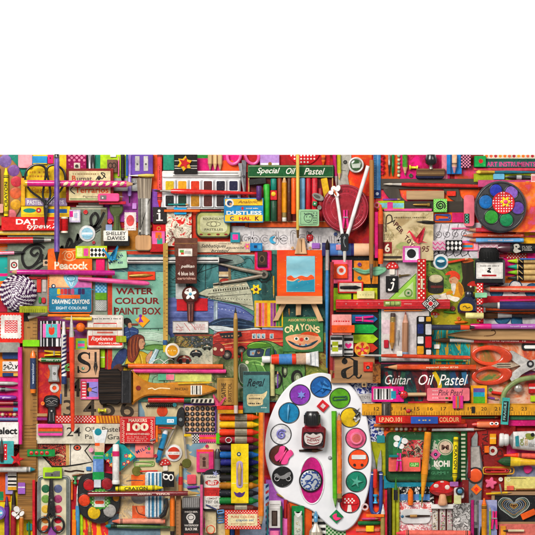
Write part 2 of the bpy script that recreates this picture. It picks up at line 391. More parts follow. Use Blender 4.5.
def brush(label, x1, y1, x2, y2, w, hc, fc='c8c4bc', bc='3a2a1c', lf=12, lb=9, wb=None, flat=False, txt=None, tc='f0e8d0', hk='lacq', taper=.35, belly=.75, done=True, tipc=None, name='paintbrush', **kw):
    L = math.hypot(x2-x1, y2-y1); R = w/2; p = (x1, y1, x2, y2); t = Th(name, label, 'paintbrush', **kw); e = L-lf-lb; wb = (wb or w)/2
    fz = .55 if flat else 1; zc = max(R*1.0, wb*fz)
    t.P('handle').lathe(p, [(0, R*taper*.7), (.8, R*taper), (e*.3, R*(taper+.9)/2), (e*belly, R), (e*.92, R*.85), (e, R*.72)], zc, hc, hk)
    if tipc: t.P('handle_tip').lathe(p, [(-.05, R*taper*.75), (.8, R*taper*1.06), (e*.12, R*(taper+.15)*1.06)], zc, tipc, 'lacq')
    t.P('ferrule').lathe(p, [(e-.2, R*.8), (e+.6, R*.86), (e+1.2, R*.78), (e+2, R*.86), (L-lb-1, wb*.85), (L-lb, wb*.9)], zc, fc, 'metal', fz if flat else 1)
    t.P('bristles').lathe(p, ([(L-lb, wb*.86), (L-lb*.4, wb), (L, wb*.95)] if flat else [(L-lb, wb*.8), (L-lb*.6, wb), (L-lb*.3, wb*.62), (L, wb*.06)]), zc, bc, 'brx' if abs(x2-x1) > abs(y2-y1) else 'bry', fz)
    t.p = p; t.z = zc+R*.92
    if txt: along(t, txt[0], txt[1], txt[2], R*.8, tc)
    return t.done() if done else t
def card(name, label, cat, x0, y0, x1, y1, h, c, k='paper', r=.6, done=0, part=None, **kw):
    t = Th(name, label, cat, piv=((x0+x1)/2, (y0+y1)/2), **kw)
    t.P(part or 'body').box(x0, y0, x1, y1, 0, h, c, k, r, .3 if h > .8 else 0)
    return t.done() if done else t
def button(label, cx, cy, r, c, holes=4, rim=None, k='plastic', hc='2a1a14', name='button'):
    t = Th(name, label, 'button'); t.disc(cx, cy, r, 0, 1.3, c, k, .4, n=24)
    t.tube(ci(cx, cy, r*.82, n=24), r*.16, rim or c, k, z=1.3, closed=1, n=6, foot=0); t.z = 1.32
    for i in range(holes):
        a = 2*math.pi*i/holes+.7; t.C(cx+r*.3*math.cos(a), cy+r*.3*math.sin(a), r*.13, hc, n=10)
    return t.done()
def ring(label, cx, cy, ro, ri, c='ece6da', k='paper', name='reinforcement_ring'):
    t = Th(name, label, 'paper ring'); n = 28; o = ci(cx, cy, ro, n=n); i = ci(cx, cy, ri, n=n)
    v = [(x, y, 0) for x, y in o]+[(x, y, .7) for x, y in o]+[(x, y, .7) for x, y in i]+[(x, y, 0) for x, y in i]; f = []
    for a in range(n):
        b = (a+1) % n; f += [(a, b, n+b, n+a), (n+a, n+b, 2*n+b, 2*n+a), (2*n+a, 2*n+b, 3*n+b, 3*n+a)]
    t.add(v, f, M(c, k)); t.foot(o, 0, .7); return t.done()
def badge(label, cx, cy, r, rim, c, h=2.2):
    t = Th('pin_badge', label, 'badge'); t.P('rim').disc(cx, cy, r, 0, h*.6, rim, 'gloss', .5); t.P('face').dome(cx, cy, r*.92, h*.5, h*.35, rim, 'gloss'); t.z = h*.88
    t.C(cx, cy, r*.72, c, 'gloss'); return t
def peg(label, x1, y1, x2, y2, w, c, hk='lacq'):
    """small clothes peg: two legs that splay at the handle end and a wire spring"""
    L = math.hypot(x2-x1, y2-y1); ux, uy = (x2-x1)/L, (y2-y1)/L; px, py = -uy, ux; t = Th('clothes_peg', label, 'clothes peg')
    q = lambda d, o: (x1+ux*d+px*o, y1+uy*d+py*o)
    for s in (1, -1):
        t.P('peg_leg').plate([q(0, s*.1*w), q(0, s*.42*w), q(L*.3, s*.4*w), q(L*.42, s*.5*w), q(L, s*.62*w), q(L, s*.3*w), q(L*.45, s*.06*w)], 0, w*.55, c, hk, .2)
    t.P('spring').tube([q(L*.4, -w*.45), q(L*.4, w*.45)], w*.13, 'c8c8c8', 'metal', z=w*.62, foot=0); return t.done()
def clip(label, x1, y1, x2, y2, w, c, k='plastic', th=.5, name='paper_clip'):
    L = math.hypot(x2-x1, y2-y1); ux, uy = (x2-x1)/L, (y2-y1)/L; px, py = -uy, ux; q = lambda d, o: (x1+ux*d*L+px*o*w, y1+uy*d*L+py*o*w)
    pts = [q(.25, .28)]+[q(.8, .28), q(.9, .1), q(.9, -.1), q(.8, -.3)]+[q(.12, -.5), q(.02, -.3), q(.02, .3), q(.12, .5)]+[q(.88, .5), q(1, .3), q(1, -.3), q(.9, -.5), q(.3, -.5)]
    t = Th(name, label, 'paper clip'); t.tube(sp(pts, 4), th, c, k, n=7); return t.done()
def sharpener(label, x0, y0, x1, y1, c, k='metal', vert=True, blade='d8d8d8'):
    """wedge pencil sharpener with waisted grips, a blade and a screw"""
    t = Th('pencil_sharpener', label, 'pencil sharpener'); W, Hh = (x1-x0), (y1-y0)
    if vert: pts = [(x0, y0), (x1, y0), (x1, y0+Hh*.12), (x1-W*.14, y0+Hh*.35), (x1-W*.14, y0+Hh*.6), (x1, y1-Hh*.12), (x1, y1), (x0, y1), (x0, y1-Hh*.12), (x0+W*.14, y0+Hh*.6), (x0+W*.14, y0+Hh*.35), (x0, y0+Hh*.12)]
    else: pts = [(x0, y0), (x1, y0), (x1, y1), (x1-W*.12, y1), (x1-W*.35, y1-Hh*.14), (x0+W*.35, y1-Hh*.14), (x0+W*.12, y1), (x0, y1)]
    t.P('body').plate(pts, 0, 5, c, k, .5)
    t.P('blade').box(*((x0+W*.34, y0+Hh*.1, x1-W*.2, y1-Hh*.08) if vert else (x0+W*.1, y0+Hh*.2, x1-W*.1, y1-Hh*.3)), 5, 5.5, blade, 'metal', .2, .15)
    t.P('screw').disc((x0+x1)/2+W*.05, (y0+y1)/2, min(W, Hh)*.13, 5.5, 6.1, '8c8c88', 'metal', .2, n=12)
    return t
def eraser(label, x0, y0, x1, y1, h, c, rot=0, r=1, cat='eraser', name='eraser'):
    return card(name, label, cat, x0, y0, x1, y1, h, c, 'rubber', r, rot=rot)
def pad(label, cx, cy, r, c, name='paint_pan'): pass
def stampc(label, x0, y0, x1, y1, c='ece4d2', rot=0):
    """postage-stamp-like label with perforated edge"""
    n = 7; pts = []
    for (ax, ay), (bx, by) in (((x0, y0), (x1, y0)), ((x1, y0), (x1, y1)), ((x1, y1), (x0, y1)), ((x0, y1), (x0, y0))):
        for i in range(n*2):
            t = i/(n*2); o = .35 if i % 2 else 0; dx, dy = bx-ax, by-ay; l = math.hypot(dx, dy)
            pts.append((ax+dx*t-dy/l*o, ay+dy*t+dx/l*o))
    t = Th('postage_stamp', label, 'stamp', rot=rot, piv=((x0+x1)/2, (y0+y1)/2)); t.plate(pts, 0, .35, c, 'paper', 0); return t
Th.p_, Th.l_, Th.w_, Th.d_ = Th.plate, Th.lathe, Th.small, Th.dome
PL, GL, ME, LA, PA, RU, WY, WX, PB, PE, ER = 'plastic', 'gloss', 'metal', 'lacq', 'paper', 'rubber', 'woody', 'woodx', 'paintbrush', 'pencil', 'eraser'
def sheet(name, x0, y0, x1, y1, z0, z1, mat, kind='structure'):
    t = Th(name, '',''); t.p_(rr(x0, y0, x1, y1), z0, z1, mat, bev=0)
    p = t.parts[0]; me = bpy.data.meshes.new(name); me.from_pydata([((x-OX)*S, (OY-y)*S, z*S) for x, y, z in p['v']],[], p['f']); me.materials.append(p['m'][0])
    o = bpy.data.objects.new(name, me); col.objects.link(o); o['kind'] = kind; return o
white = bpy.data.materials.new('white_tabletop'); white.use_nodes = True
white.node_tree.nodes['Principled BSDF'].inputs['Base Color'].default_value = (.97,.97,.97,1); white.node_tree.nodes['Principled BSDF'].inputs['Roughness'].default_value = .8
sheet('white_table',-420,-260,955,800,-12,-4, white)
sheet('table_top',-420,-260,955, EDGE-.02,-3.9,.1, white)
sheet('backing_board',-60, EDGE, 595,590,-3.9,0, art(['3a0c0c','8a1616','b8241a','a81848','5a1410'],22, rough=.7))
def paper(label, x0, y0, x1, y1, c, h=.5, k='paper', name='paper_sheet', cat='paper', rot=0): return card(name, label, cat, x0, y0, x1, y1, h, c, k, .2, rot=rot)
def done(t): return t.done()
def artcard(label, x0, y0, x1, y1, cols, sc_=60, h=.6, st=(1,1), hard=False, name='printed_paper', cat='paper'):
    t = Th(name, label, cat); t.p_(rr(x0, y0, x1, y1,.3,2),0, h, art(cols, sc_, st, hard), bev=0); return t
t = paper('yellow pad cover with faint red words under the black wire scissors',24,150,67,207,'f2ca10',2.5, GL, 'notepad','notepad')
t.w_(29,170,50,178,2,'c88a20',2.5).T('Pastels',30,187,56,193,'e0921c', sh=.3).w_(30,160,60,164,1,'e8b020',2).done()
paper('teal paper scrap at the edge above the round wooden palette',8,150,27,176,'1c8c78').done()
t = paper('magenta lace ribbon strip beside the yellow pad',66,150,86,172,'9c1458',.8,'cloth','ribbon','ribbon'); t.dots(69,155,85,162,5,1.4,'e888ac').dots(69,164,85,170,5,.8,'c84888').done()
paper('dark grey card between magenta ribbon and teal strip',86,150,94,174,'2a2a30').done()
paper('narrow teal paper strip left of the lime green box',92,150,102,174,'168870',1.2).done()
paper('lime green card under the black crayon',100,150,130,180,'b6dc0c',1.5, GL).done()
t = paper('grey ticket with tiny black print behind pink pencil tip',108,178,142,191,'a8a8a4',1); t.w_(112,180,138,184,2,'3a3a3a',1).done()
t = paper('purple card behind the wide silver brush',104,190,158,222,'9c3f98',1); t.R(105,190,122,201,'a8603c').R(124,206,134,210,'7a2a80').done()
paper('orange strip beside the red vertical crayon',151,150,160,192,'ea5a0c',1).done()
paper('purple strip behind tip of red vertical crayon',152,189,164,210,'8a50b8',.6).done()
paper('red backing sheet around the oval tin',164,205,236,258,'dc3a10',.6).done()
t = paper('magenta, green and orange paper behind three bare pencils',196,150,244,172,'e0147c',.8); t.R(196.4,153,208,158,'2f9a3c').R(208,153,216,157,'c03010').G([(219,172),(222,160),(232,160),(244,172)],'f05a10').done()
paper('crimson paper behind the pink scissors handles',240,150,262,172,'b4101c',.5).done()
paper('ochre card under the name stamp',116,228,144,254,'a86c18',.8).done()
paper('plain crimson paper behind the polka dot fan',276,150,330,168,'c01420',.5).done()
t = artcard('orange and red watercolour paper behind the round magnifier',338,150,372,196,['e87a18','e04818','d83020','f0a030'],40); t.done()
paper('orange paper behind the small upright pens',378,150,418,182,'f0580e',.6).done()
t = artcard('magenta and crimson printed fabric under the push pin',400,150,450,180,['e0106c','e01880','b01048','f03078'],50, cat='fabric', name='fabric_scrap'); t.done()
paper('narrow pink strip by the blue crayon carton',442,150,448,181,'f08ca0',1).done()
artcard('orange and pink blotched paper behind the dark curve',376,184,480,214,['d8401c','f06a20','d01860','e84828'],30).done()
artcard('orange paper right of the pastel crayon carton',455,165,482,184,['e87020','c85018','d8406a','5a6a9a'],40).done()
artcard('orange and pink watercolour paper beyond the round black paint tray',508,182,545,232,['e85a1c','d87090','e88030','d04a28','c8589a'],26).done()
paper('yellow paper beside the coloured pencil ends',520,224,545,246,'ecae10',.7).done()
paper('magenta paper beneath the neon crayon tips',500,250,545,284,'e0107c',.6).done()
paper('orange paper under the lower neon crayons',498,276,545,290,'ee7c10',.9).done()
t = paper('white paper printed with big blue circles',484,283,545,326,'d8d6d4',.7)
for x, y, r in ((497,292,7),(516,287,7),(533,291,8),(503,316,9),(530,320,9),(517,321,6)): t.C(x, y, r, '1e4a6c').C(x, y, r*.84,'2e6a8c' if x % 2 else 'd8d6d4')
t.done()
artcard('red and black sheet below the blue circle paper',478,296,545,303,['a01424','c01c28','701018'],60,.9).done()
paper('orange sheet behind the black handled brush',486,308,545,314,'e85c14',1).done()
artcard('purple, orange and green watercolour sheet under orange scissors',469,342,545,404,['70305c','c85a30','d8b8a0','c86a3c','4e7a3c','7a3a6c'],17).done()
t = artcard('red brown speckled sheet along the foot of the yellow ruler',374,412,480,434,['c8281c','d84a1c','8a1c18'],40); t.done()
artcard('orange red paper beside the dark green tin',374,424,396,520,['e84818','d82838','f0701c','c81c48'],30).done()
artcard('navy and white flowered paper beside the palette',336,376,384,462,['1c2a78','28388c','d0d4e0','1a2466','3a4a98'],130,.6,(1,1), True).done()
artcard('olive and blue paper scrap by the snips',362,442,390,480,['8a9a18','a8a820','6a7a20'],50,.8).done()
paper('teal strip under the pencil beneath the green tin',384,476,434,489,'188aa0',.9).done()
artcard('orange red striped cloth at the foot of the palette',336,508,392,545,['d81c50','f05a20','e83040','f07a20'],30,.6,(.2,1), cat='fabric', name='fabric_scrap').done()
t = paper('green and white houndstooth paper below the palette',322,520,346,545,'2f7a34',.7); t.chk(322.2,520,345.8,544,12,12,'c8e0b8').done()
t = paper('black and white striped card below the palette',306,508,326,545,'e8e6e0',.8)
for y in range(510,545,6): t.R(306.3, y, 325.7, y+3,'1c1a1a')
t.done()
artcard('brown and orange paper left of the striped card',282,500,312,545,['b83a18','d85a1c','8a3018'],40).done()
paper('purple paper beside the airmail envelope',266,480,288,545,'b060c0',.6).done()
paper('olive green card under the row of fat crayons',220,406,264,512,'7a9a18',.6).done()
artcard('map sheet of pale blue sea and cream land',118,398,226,545,['6a90a8','7c9cac','cbbb94','d4c49c','c4b48c'],9,.5,(1,1), True, name='map_sheet', cat='map').done()
paper('cream sheet at the foot of the map',196,498,226,545,'d6c49a',.7).done()
paper('yellow card at the lowest corner under the purple crayon',-6,474,36,545,'e8cc10',.6).done()
t = paper('scraps card of orange and green squares beside yellow card',-6,470,10,502,'f06010',.9); t.R(-5,492,3,501,'18905c').done()
paper('crimson card around the tin paint set',32,472,80,545,'c01024',.5).done()
artcard('orange, red and yellow patterned paper below the black paint tray',72,510,124,545,['e85a18','e8a818','d83030','f0c020','d81860'],34,.6,(1,.3), True).done()
paper('blue grey card under the green pen',108,514,160,545,'7890a0',.5).done()
artcard('crimson and magenta paper behind the round black tray corners',76,472,120,512,['a81030','d81c3c','c01850'],40).done()
paper('magenta card beneath the row of short pens',-6,374,24,426,'e0107c',.6).done()
artcard('orange and teal striped card at the edge beside twine ball',-6,244,10,300,['c8d010','f07018','20a098','e0147c','f08020'],26,.6,(.05,1), True).done()
artcard('red flowered card behind the steel sharpener',34,344,64,428,['c01828','d8401c','b01c30','e05a1c','c81c48'],26,1).done()
artcard('orange card under the drawing crayon box',26,304,94,324,['c86a18','e08a20','a85a18'],40,.8,(.2,1)).done()
artcard('purple and red paper behind the orange dome',36,316,90,352,['7a3a80','8a4a90','a02838','8a2050'],24,.8).done()
artcard('dark teal sheet behind the little easel',262,246,334,330,['0c2a2c','1a4440','18383a','284a3c','3a6a50'],40,.7).done()
t = paper('cream board with outlined fish that has red eye and patterned body',34,436,104,480,'d8d0bc',.6); F_ = [(37,441),(52,441),(68,441),(80,440),(94,439.6),(84.6,451),(92.6,462),(80,464.6),(66,466.6),(52,467),(44,458),(37,450)]
t.G(F_, 'e4dccc').G([(37,441.4),(67,441.4),(66.6,466),(52,466.6),(44,458),(37,450)], art(['1a1414','241818','c8483c','1c1616','d88060','141010'],210,(1,1), True)).R(65.6,441.6,69,466,'c8a464').L(F_, 1.5,'16120f', closed=1).L([(70.4,441),(70,466)],.8,'16120f').C(77,448,4,'1a1614', ry=3).C(77,448,3,'d85a3c', ry=2.2).C(77,448,1.2,'1a1614').L(sp([(64,471),(70,472),(76,471),(84,472)],4),1.8,'3a2414').L(sp([(48,458),(58,455),(64,457)],4),1.6,'c8b084').done()
artcard('black and red patterned paper under the red star',12,438,24,468,['1a1414','241818','c03c34','1c1616','d87060'],170,.8,(1,1), True).done()
DEFLAY = 0
t = Th('wooden_palette','oval wooden artist palette smeared with paint, cut by the picture edge','palette')
t.P('board').p_(ci(-3,190,27,36,40),0,2.4,'a87848', WY, .6)
for x, y, r, c in ((5,161,6.5,'8468a8'),(13.5,170.5,6,'7c5094'),(16,181.5,5.6,'c83444'),(15.5,193,6,'d06034'),(15.5,204.5,5.4,'d8a020'),(11,214.5,5.2,'d07078')):
    t.P('paint_dab').d_(x, y, r, 2.3,.7, c, 'paint', n=18, foot=0)
t.done()
along(t0 := rod('marker_pen','thin black pen with white lettering at the picture edge beside yellow crayon','pen',(-2,212,-2,168),[('body','161616', PL, [(0,2),(44,2)])]),'artist pen',6,34,2.5,'e8e8e8'); t0.done()
cray('yellow crayon with black lettering standing upright on the wooden palette',6,216,6,168,5,'e8d414','f0dc20', txt=('CRAYON',9,34,.6))
eraser('salmon eraser stub at the edge below the black pen',-3,204,3.4,213,2,'ecb0a0').done()
eraser('rounded pale pink eraser at the top beside the yellow pad',18,149,32,168,3,'f0a0a8', r=2.5).done()
t = card(ER, 'blue eraser with yellow edge at the top of yellow pad', ER, 32,156,47,164,3,'2a94cc', RU, .6); t.R(33,163,46.5,163.9,'e8d030').done()
t = card('tag','magenta tag with dot at the top of the yellow pad','tag',47.4,149,53,163.5,2,'e01470'); t.C(50,158,.9,'701030').done()
t = stampc('cream postage stamp with black bird on the magenta ribbon',73.5,162.5,80,169.5); t.C(76.5,166,1.8,'4a4038').G([(75,167.5),(78.5,167.5),(77,164)],'4a4038').done()
rod('pen','silver pen standing upright above the reddish crayon box','pen',(89.5,172,89.5,150),[('body','b8b8bc', ME, [(0,1.5),(22,1.6)])]).done()
rod('pen','black pen barrel standing beside the silver pen','pen',(93,172,93,150),[('body','1c1c22', PL, [(0,1.6),(22,1.7)])]).done()
t = card('rubber_stamp','brown stamp block with dark double loop on lime card','rubber stamp',107,159.5,117,172.5,4,'7c5848', WY); t.L(ci(110.3,165.5,1.9,2.6,14),.9,'2a1814', closed=1).L(ci(114,165.5,1.9,2.6,14),.9,'2a1814', closed=1).done()
cray('short black crayon on the lime green card',122.6,152.5,122.6,183,4.2,'1c1a1c','111111','None' and '3a3a3a')
rod('mechanical_pencil','lilac pencil with black point hanging beside purple sharpener', PE, (129.5,148,129.5,203),[('barrel','9a74c8', LA, [(0,1.9),(46,1.9)]),('grip','b090d4', PL, [(46,2),(48,1.5)]),('point','1c1820', PL, [(48,.9),(55,.6)])]).done()
t = Th('pencil_sharpener','purple plastic two hole sharpener with two steel blades','pencil sharpener'); t.P('body').p_(rr(131.5,149,153,175,1,3),0,5,'6840a4', PL, .6)
for x in (135,143.5):
    t.P('blade').box(x, 156, x+4.6,171,5,5.5,'d4d0cc', ME, .2,.15); t.P('screw').disc(x+2.3,164,1,5.5,6.1,'6a6a6a', ME, .2, n=12)
t.done()
t = rod('pen_nib','gold pen nib lying across the foot of purple sharpener','pen nib',(154,175.6,129,175.6),[('shank','c8a84c', ME, [(0,1.6),(7,2),(12,1.6),(16,1)]),('point','e0dccc', ME, [(16,1),(25,.3)])], fz=.6); t.done()
t = Th('wide_brush','wide wash brush with pale bristles, steel ferrule and stubby wood handle', PB)
t.P('bristles').p_([(136.5,178),(152,178),(150.5,199),(138,199)],.4,3.4,'b4a694','bry',.4)
for i in range(22): x = 136.8+i*.7; t.tube([(x, 177+random.random()*2,3.4),(138.2+i*.57,199,3.3)],.25, random.choice(['cabca8','a89a88','8c7c6c']),'bry', n=4, foot=0)
t.P('ferrule').p_(rr(138,198,150.4,235.5,.6),0,5,'a8a49c', ME, 1.2).R(139.5,198.5,141,235,'5a5650', ME).R(145.5,198.5,147.6,235,'e8e6e2', ME).R(142.8,198.5,143.4,235,'4a4640', ME)
t.P('pin').disc(140,231,1.2,5,5.6,'e0dcd0', ME, .2, n=10)
t.P('handle').p_(rr(135.2,235,151.4,250.5,3.2,4),0,4.6,'c4986c', WY, .8).done()
cray('red crayon with salmon wrapper pointing down beside the white paint box',159.6,152,159.6,207,5,'e8504e','f23c18', txt=('crayola red',14,36,.3))
card('wooden_block','teal painted block above the white paint box','block',163,149,174.5,170,4,'249478', GL, r=.4, done=True)
# the "Cursive" card with what lies on it
t = card('writing_book','grey green handwriting book with big black cursive title','book',7,207,107,316,2.2,'7b8474', GL, 1); t.k = 0
t.R(100.5,208,106.6,250,'6a6248').R(62,208,106,209.2,'b8b49c')
W_ = '14120f'
C1 = sp([(38,252.6),(34,255.6),(30.6,252.6),(33,248.6),(38.6,248),(40.6,253),(38,260),(32,266.6),(25.6,267),(22,260),(23,252),(29,246.4),(38,244.6),(44,248)],7)
C2 = sp([(42,254),(41.6,260),(45,260),(50,250),(48.6,257),(52,257),(57,246),(60,250),(62,246),(61.4,252),(65,250)],6)
C3 = sp([(65,250),(69,239),(71.6,243),(69,248),(74,246),(78,234),(77.4,242),(81,239),(81.6,229)],6)
C4 = sp([(81.6,229),(83,236),(89,226),(93,228),(98,219),(95,213),(90.6,218),(92,226),(98,224),(104,212)],6)
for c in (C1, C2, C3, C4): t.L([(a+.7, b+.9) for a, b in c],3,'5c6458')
for c in (C1, C2, C3, C4): t.L(c, 2.7, W_)
for a, b, w in (((24,277.6),(101,226),2.6),((22,273),(50,256),1.2),((60,256),(100,229.6),1)): t.L([a, b], w, W_)
t.done()
t = card('small_carton','lilac carton with white capitals under the black scissors tips','box',24.5,198,67,206,4,'a08cb0', GL); t.T('PASTEL',27,200,42,204.6,'f0ecf0',.02).T('PRINTS',44,200.4,64,204.2,'e4dcec',.02).done()
t = card('small_carton','yellow carton with teal oval and blue stripe','box',21,206.4,70,217,4.4,'f0cc10', GL); t.C(29.5,210.5,6.4,'148a78', ry=2.3).R(44,209,67,213,'2068b4').R(22,214.6,69,215.4,'c89010').C(38.6,210.3,2.6,'d82830').C(38.6,210.3,1,'f4e8e0').done()
t = card('typewriter_ribbon_box','red ribbon box with white DAT and script lettering','box',1.5,217,68,230.5,4.4,'d61a18', GL); t.T('DAT',16,219,37.5,224.4,'f6f2ea',.03).T('typew.7',27,223.6,58,230,'f6f2ea',.02,.3).R(48,219.8,60,220.6,'f0a090').done()
t = card('ruler','narrow brass edged yellow ruler below red ribbon box','ruler',-6,230.8,57.5,235,2.4,'d8b028', LA, .2); t.R(-5,231.8,57,233.2,'f4e490').done()
rod('marker_pen','red barrel brush pen with black collar below the narrow yellow ruler','pen',(-6,240.5,58,240),[('barrel','c41420', LA, [(0,3.4),(39,3.4)]),('collar','1c1a1a', PL, [(39,3.1),(50,2.7)]),('ferrule','c8c6c0', ME, [(50,2),(57,1.5)]),('tip','3a2c20','brx',[(57,1.4),(64,.2)])]).done()
t = rod(PE, 'pink pencil stub with long black tip at the edge near the cursive title', PE, (-6,253.5,25,252.5),[('barrel','ec8cac', LA, [(0,1.8),(20,1.8)]),('tip','181418', LA, [(20,1.7),(27,1.4),(31,.3)])]); t.done()
t = stampc('white square label with ring of coloured circles above the twine',9.5,259.5,18,270.5,'eceae4'); t.C(13.7,265,3.3,'3c2c28').C(13.7,265,2.6,'c83838').C(13.7,265,1.9,'e8e4dc').C(13.7,265,1,'207a60').done()
t = stampc('tiny cream stamp with one dark dot by the cursive underline',42.5,259.5,49,266,'dcc4a4'); t.C(45.8,262.6,1.6,'3a3430').done()
t = badge('silver rimmed badge with pale blue face on the handwriting book',87,233.5,8.2,'dcdcdc','9ccce0'); t.R(81.5,232.4,92.5,234.6,'e4f0f4').w_(83,236,91,237.6,1,'5a98b4',1).done()
t = stampc('lilac framed stamp with magenta corner on the handwriting book',69,209.5,80.5,222.5,'cfc4dc'); t.R(72,211.4,79,220.6,'f0ecf0').R(74,213,77.4,218,'b8c4d8').R(69.4,211,73,217,'d8188c').done()
button('small glossy red button on the handwriting book',85.3,212,2.3,'d02020',2)
button('tiny crimson button low on the handwriting book',93.5,242.5,1.7,'b02030',2)
t = Th('crayon_box','reddish crayon carton with cream label and red blackletter words','box'); t.P('carton').box(66,168.5,113.5,202.5,0,5,'8a1a18', GL, .6)
t.P('label').box(69,171,110.5,200.4,5,5.3,'ddd0a2', PA, .2,0)
t.R(70,198.6,109,199.4,'3c7a3c').w_(73,172.6,100,175.4,1,'9a7a50',1.4).T('B',72,175.6,76,181,'d0501c',.03).T('urnat',77,177,92,181,'5a4a48',.02).L(sp([(96,180),(99,176),(102,179),(105,174),(101,173),(106,178)],4),1,'23201e').C(99,178.6,1.6,'2a2624').T('Terrarios',75,187,108.5,193,'d8521c',.02).L(sp([(74,186),(70.5,190),(75,194)],4),1,'2c2a2a').T('Pigments',83,195.6,98,198.2,'5c4c44').done()
t = Th('pencil_sharpener','hot pink plastic sharpener on the corner of the reddish crayon carton','pencil sharpener'); t.P('body').p_(rr(98,193.5,119.5,201.6,2,4),0,3.6,'f04c8c', PL, .6); t.P('blade').box(100.5,195.4,106.6,199.6,3.6,4,'8a8684', ME, .2,.1); t.P('screw').disc(103,198,1,4,4.5,'e8e4e0', ME, .2, n=10); t.done()
t = Th('paper_stack','stack of white paper edges under the reddish crayon carton', PA)
for i, (a, b) in enumerate(((78,202.8),(76,205.2))): t.box(a, b, 103, b+1.7,0,2.6,'d8d2c4', PA, .2)
t.done()
t = Th('clip_handle','olive green spoon shaped bag clip above the name stamp','clip'); t.P('handle').p_(sp([(109.5,206),(112,203),(120,203),(123,206.5),(122.3,212),(119.5,216),(120,224),(121.5,232),(112,232),(113.4,224),(113.2,217),(110,212)],4, True),0,4.4,'4c5c26', PL, .8); t.P('slot_or_highlight').box(112,205.4,120,206.4,4.4,4.7,'dfe4d0', PL, .3,.1); t.P('rib').tube([(115,216),(115.2,230)],.6,'6c7a40', z=4.5, foot=0).tube([(118,216),(118.2,230)],.6,'36441c', z=4.5, foot=0); t.done()  # pale strip across the top paints the clip's white highlight
button('small red button left of the olive bag clip',109.7,221.2,2.7,'c42430',2)
t = card(ER, 'pale blue eraser chip under the small red button', ER, 105.5,224.5,112,231.5,2,'9cb0d8', RU, .5); t.done()
t = stampc('white postage stamp with a red oval beside wide brush',124,212,136,230.5,'e8dcd8'); t.C(130,220.5,4,'d8504e', ry=5.6).w_(126.5,227.6,134,229,1,'8a7a78',.8).done()
t = Th('name_stamp','rubber stamp with white label and black base reading a name','rubber stamp'); t.P('base').box(104,236,129.5,246,0,4,'141212', GL, .8); t.P('label').box(103.4,230.5,128,241,4,5,'ece8de', PA, .5,.1); t.T('SHELLEY',106,231.6,126,235.2,'1a1a1a',.02).T('DAVIES',107.5,236.2,125,240,'1a1a1a',.02).done()
# letter tiles
def tile(label, x0, y0, x1, y1, c, h=2.6, **kw): return card('tile', label, 'tile', x0, y0, x1, y1, h, c, GL, .5, **kw)
t = tile('black letter tile with white serif i',152.6,207,166.6,223.6,'2a2422'); cx = 159.3
t.C(cx-.3,210.8,1.4,'f0ece6').R(cx-.9,213, cx+1,220,'f0ece6').R(cx-2.6,213, cx, 214,'f0ece6').R(cx-3.2,219.6, cx+3.4,220.9,'f0ece6').done()
t = tile('red tile with gold ring above the pink tile',152.6,223.8,166.6,231.5,'d01016',2.2); t.L(ci(158.6,228.4,1.7, n=14),.8,'c89a30', closed=1).done()
t = tile('pink tile with orange and green blocks below black i tile',151.6,231.2,164.8,245.4,'ee6cb0',3); t.R(155.3,232.2,161.5,238.2,'ee7018').R(157,238.2,162.4,244.2,'2aa088').R(158,235,160,240,'a86a50').done()
paper('crimson strip under the pink tile',150,244,166,252,'c01020',1).done()
artcard('red fabric printed with white blossoms beside black i tile',165.6,206.5,191.5,246,['c81c20','d02a24','e4dcc8','b8b09c','6a2a24','e8e2d0'],95,1,(1,1), True, name='fabric_scrap', cat='fabric').done()
eraser('bright blue eraser on the blossom fabric',174,206.8,186.5,214.4,2,'1ea6e2').done()
# paint box
t = Th('watercolour_box','white paint box with two rows of watercolour pans','paint box'); t.P('tray').box(161,176.5,240.6,209,0,2.4,'d8d8da', PL, .8)
for i, x in enumerate((165.2,177.8,190.6,203.4,216.2,229)):
    for j, (y0, y1) in enumerate(((181,190.4),(195.4,206.4))):
        c = (('e0c00c','e6a414','e03c0c','5a1e18','201c2e','1c1c40'),('1a1a1c','18301c','c4880e','5c2822','38282a','2a2028'))[j][i]
        t.P('pan').p_(rr(x-1, y0-1, x+10, y1+1,1,3),2.4,4.2,'ececee', PL, .3); t.P('paint', sub='pan').p_(rr(x+.3, y0, x+8.6, y1,1,3),4.1,4.7, c, 'paint',.25)
for x in (165,178,191,204,217,229): t.P('divider').box(x+10.3,180, x+11.2,207,2.4,4.4,'b4b4b8', PL, .2,.1)
t.P('hinge_rail').box(162,170.8,241,177.4,0,4.4,'e0dedc', PL, 1.4,.8); t.R(173,172.6,238,173.6,'8c8a88').R(173,175.4,239,176.2,'55524e'); t.done()
t = card('card_box','black striped card with folded star on it','box',174,151,197.4,174,2,'16120f', GL)
for y in (160.4,165.6,168): t.R(174.5, y, 197, y+.7,'d8d4c8')
t.done()
t = Th('folded_star','folded paper star in yellow and red on the black card','paper star', rot=8, piv=(184.6,163.6)); t.P('points').p_(star(184.6,163.6,8,5,6),0,1.5,'f0b820', PA, .2); t.P('inner_star').p_(star(184.6,163.2,6.4,2.8,5,-80),1.5,2.4,'c81c24', PA, .2); t.done()
for i, x in enumerate((210,215,220)):
    pen('bare wood pencil pointing down, %s of the three above white paint box' % ('leftmost','middle','rightmost')[i], x, 146, x, 171.5,4.4,'e4c592', lead='8c8478', wood='d8b482', tip=8, k='woody')
t = Th('scissors','pink handled steel scissors hanging point down at the top edge','scissors')
t.P('blade').p_([(241.5,160),(246.5,160),(245.4,194),(243.6,194)],0,1.6,'8a8a90', ME, .3); t.P('blade').p_([(238,163),(242,163),(244.6,192),(243.4,193)],1.6,3,'b0b0b4', ME, .3)
for cx, a in ((234,18),(252,-18)): t.P('handle').tube(ci(cx, 155.5,6.5,8.5,28, a),1.7,'e85aa0', PL, z=2.6, closed=1)
t.P('screw').disc(243.4,176,1.3,3,3.6,'5a5a5e', ME, .2, n=12); t.done()
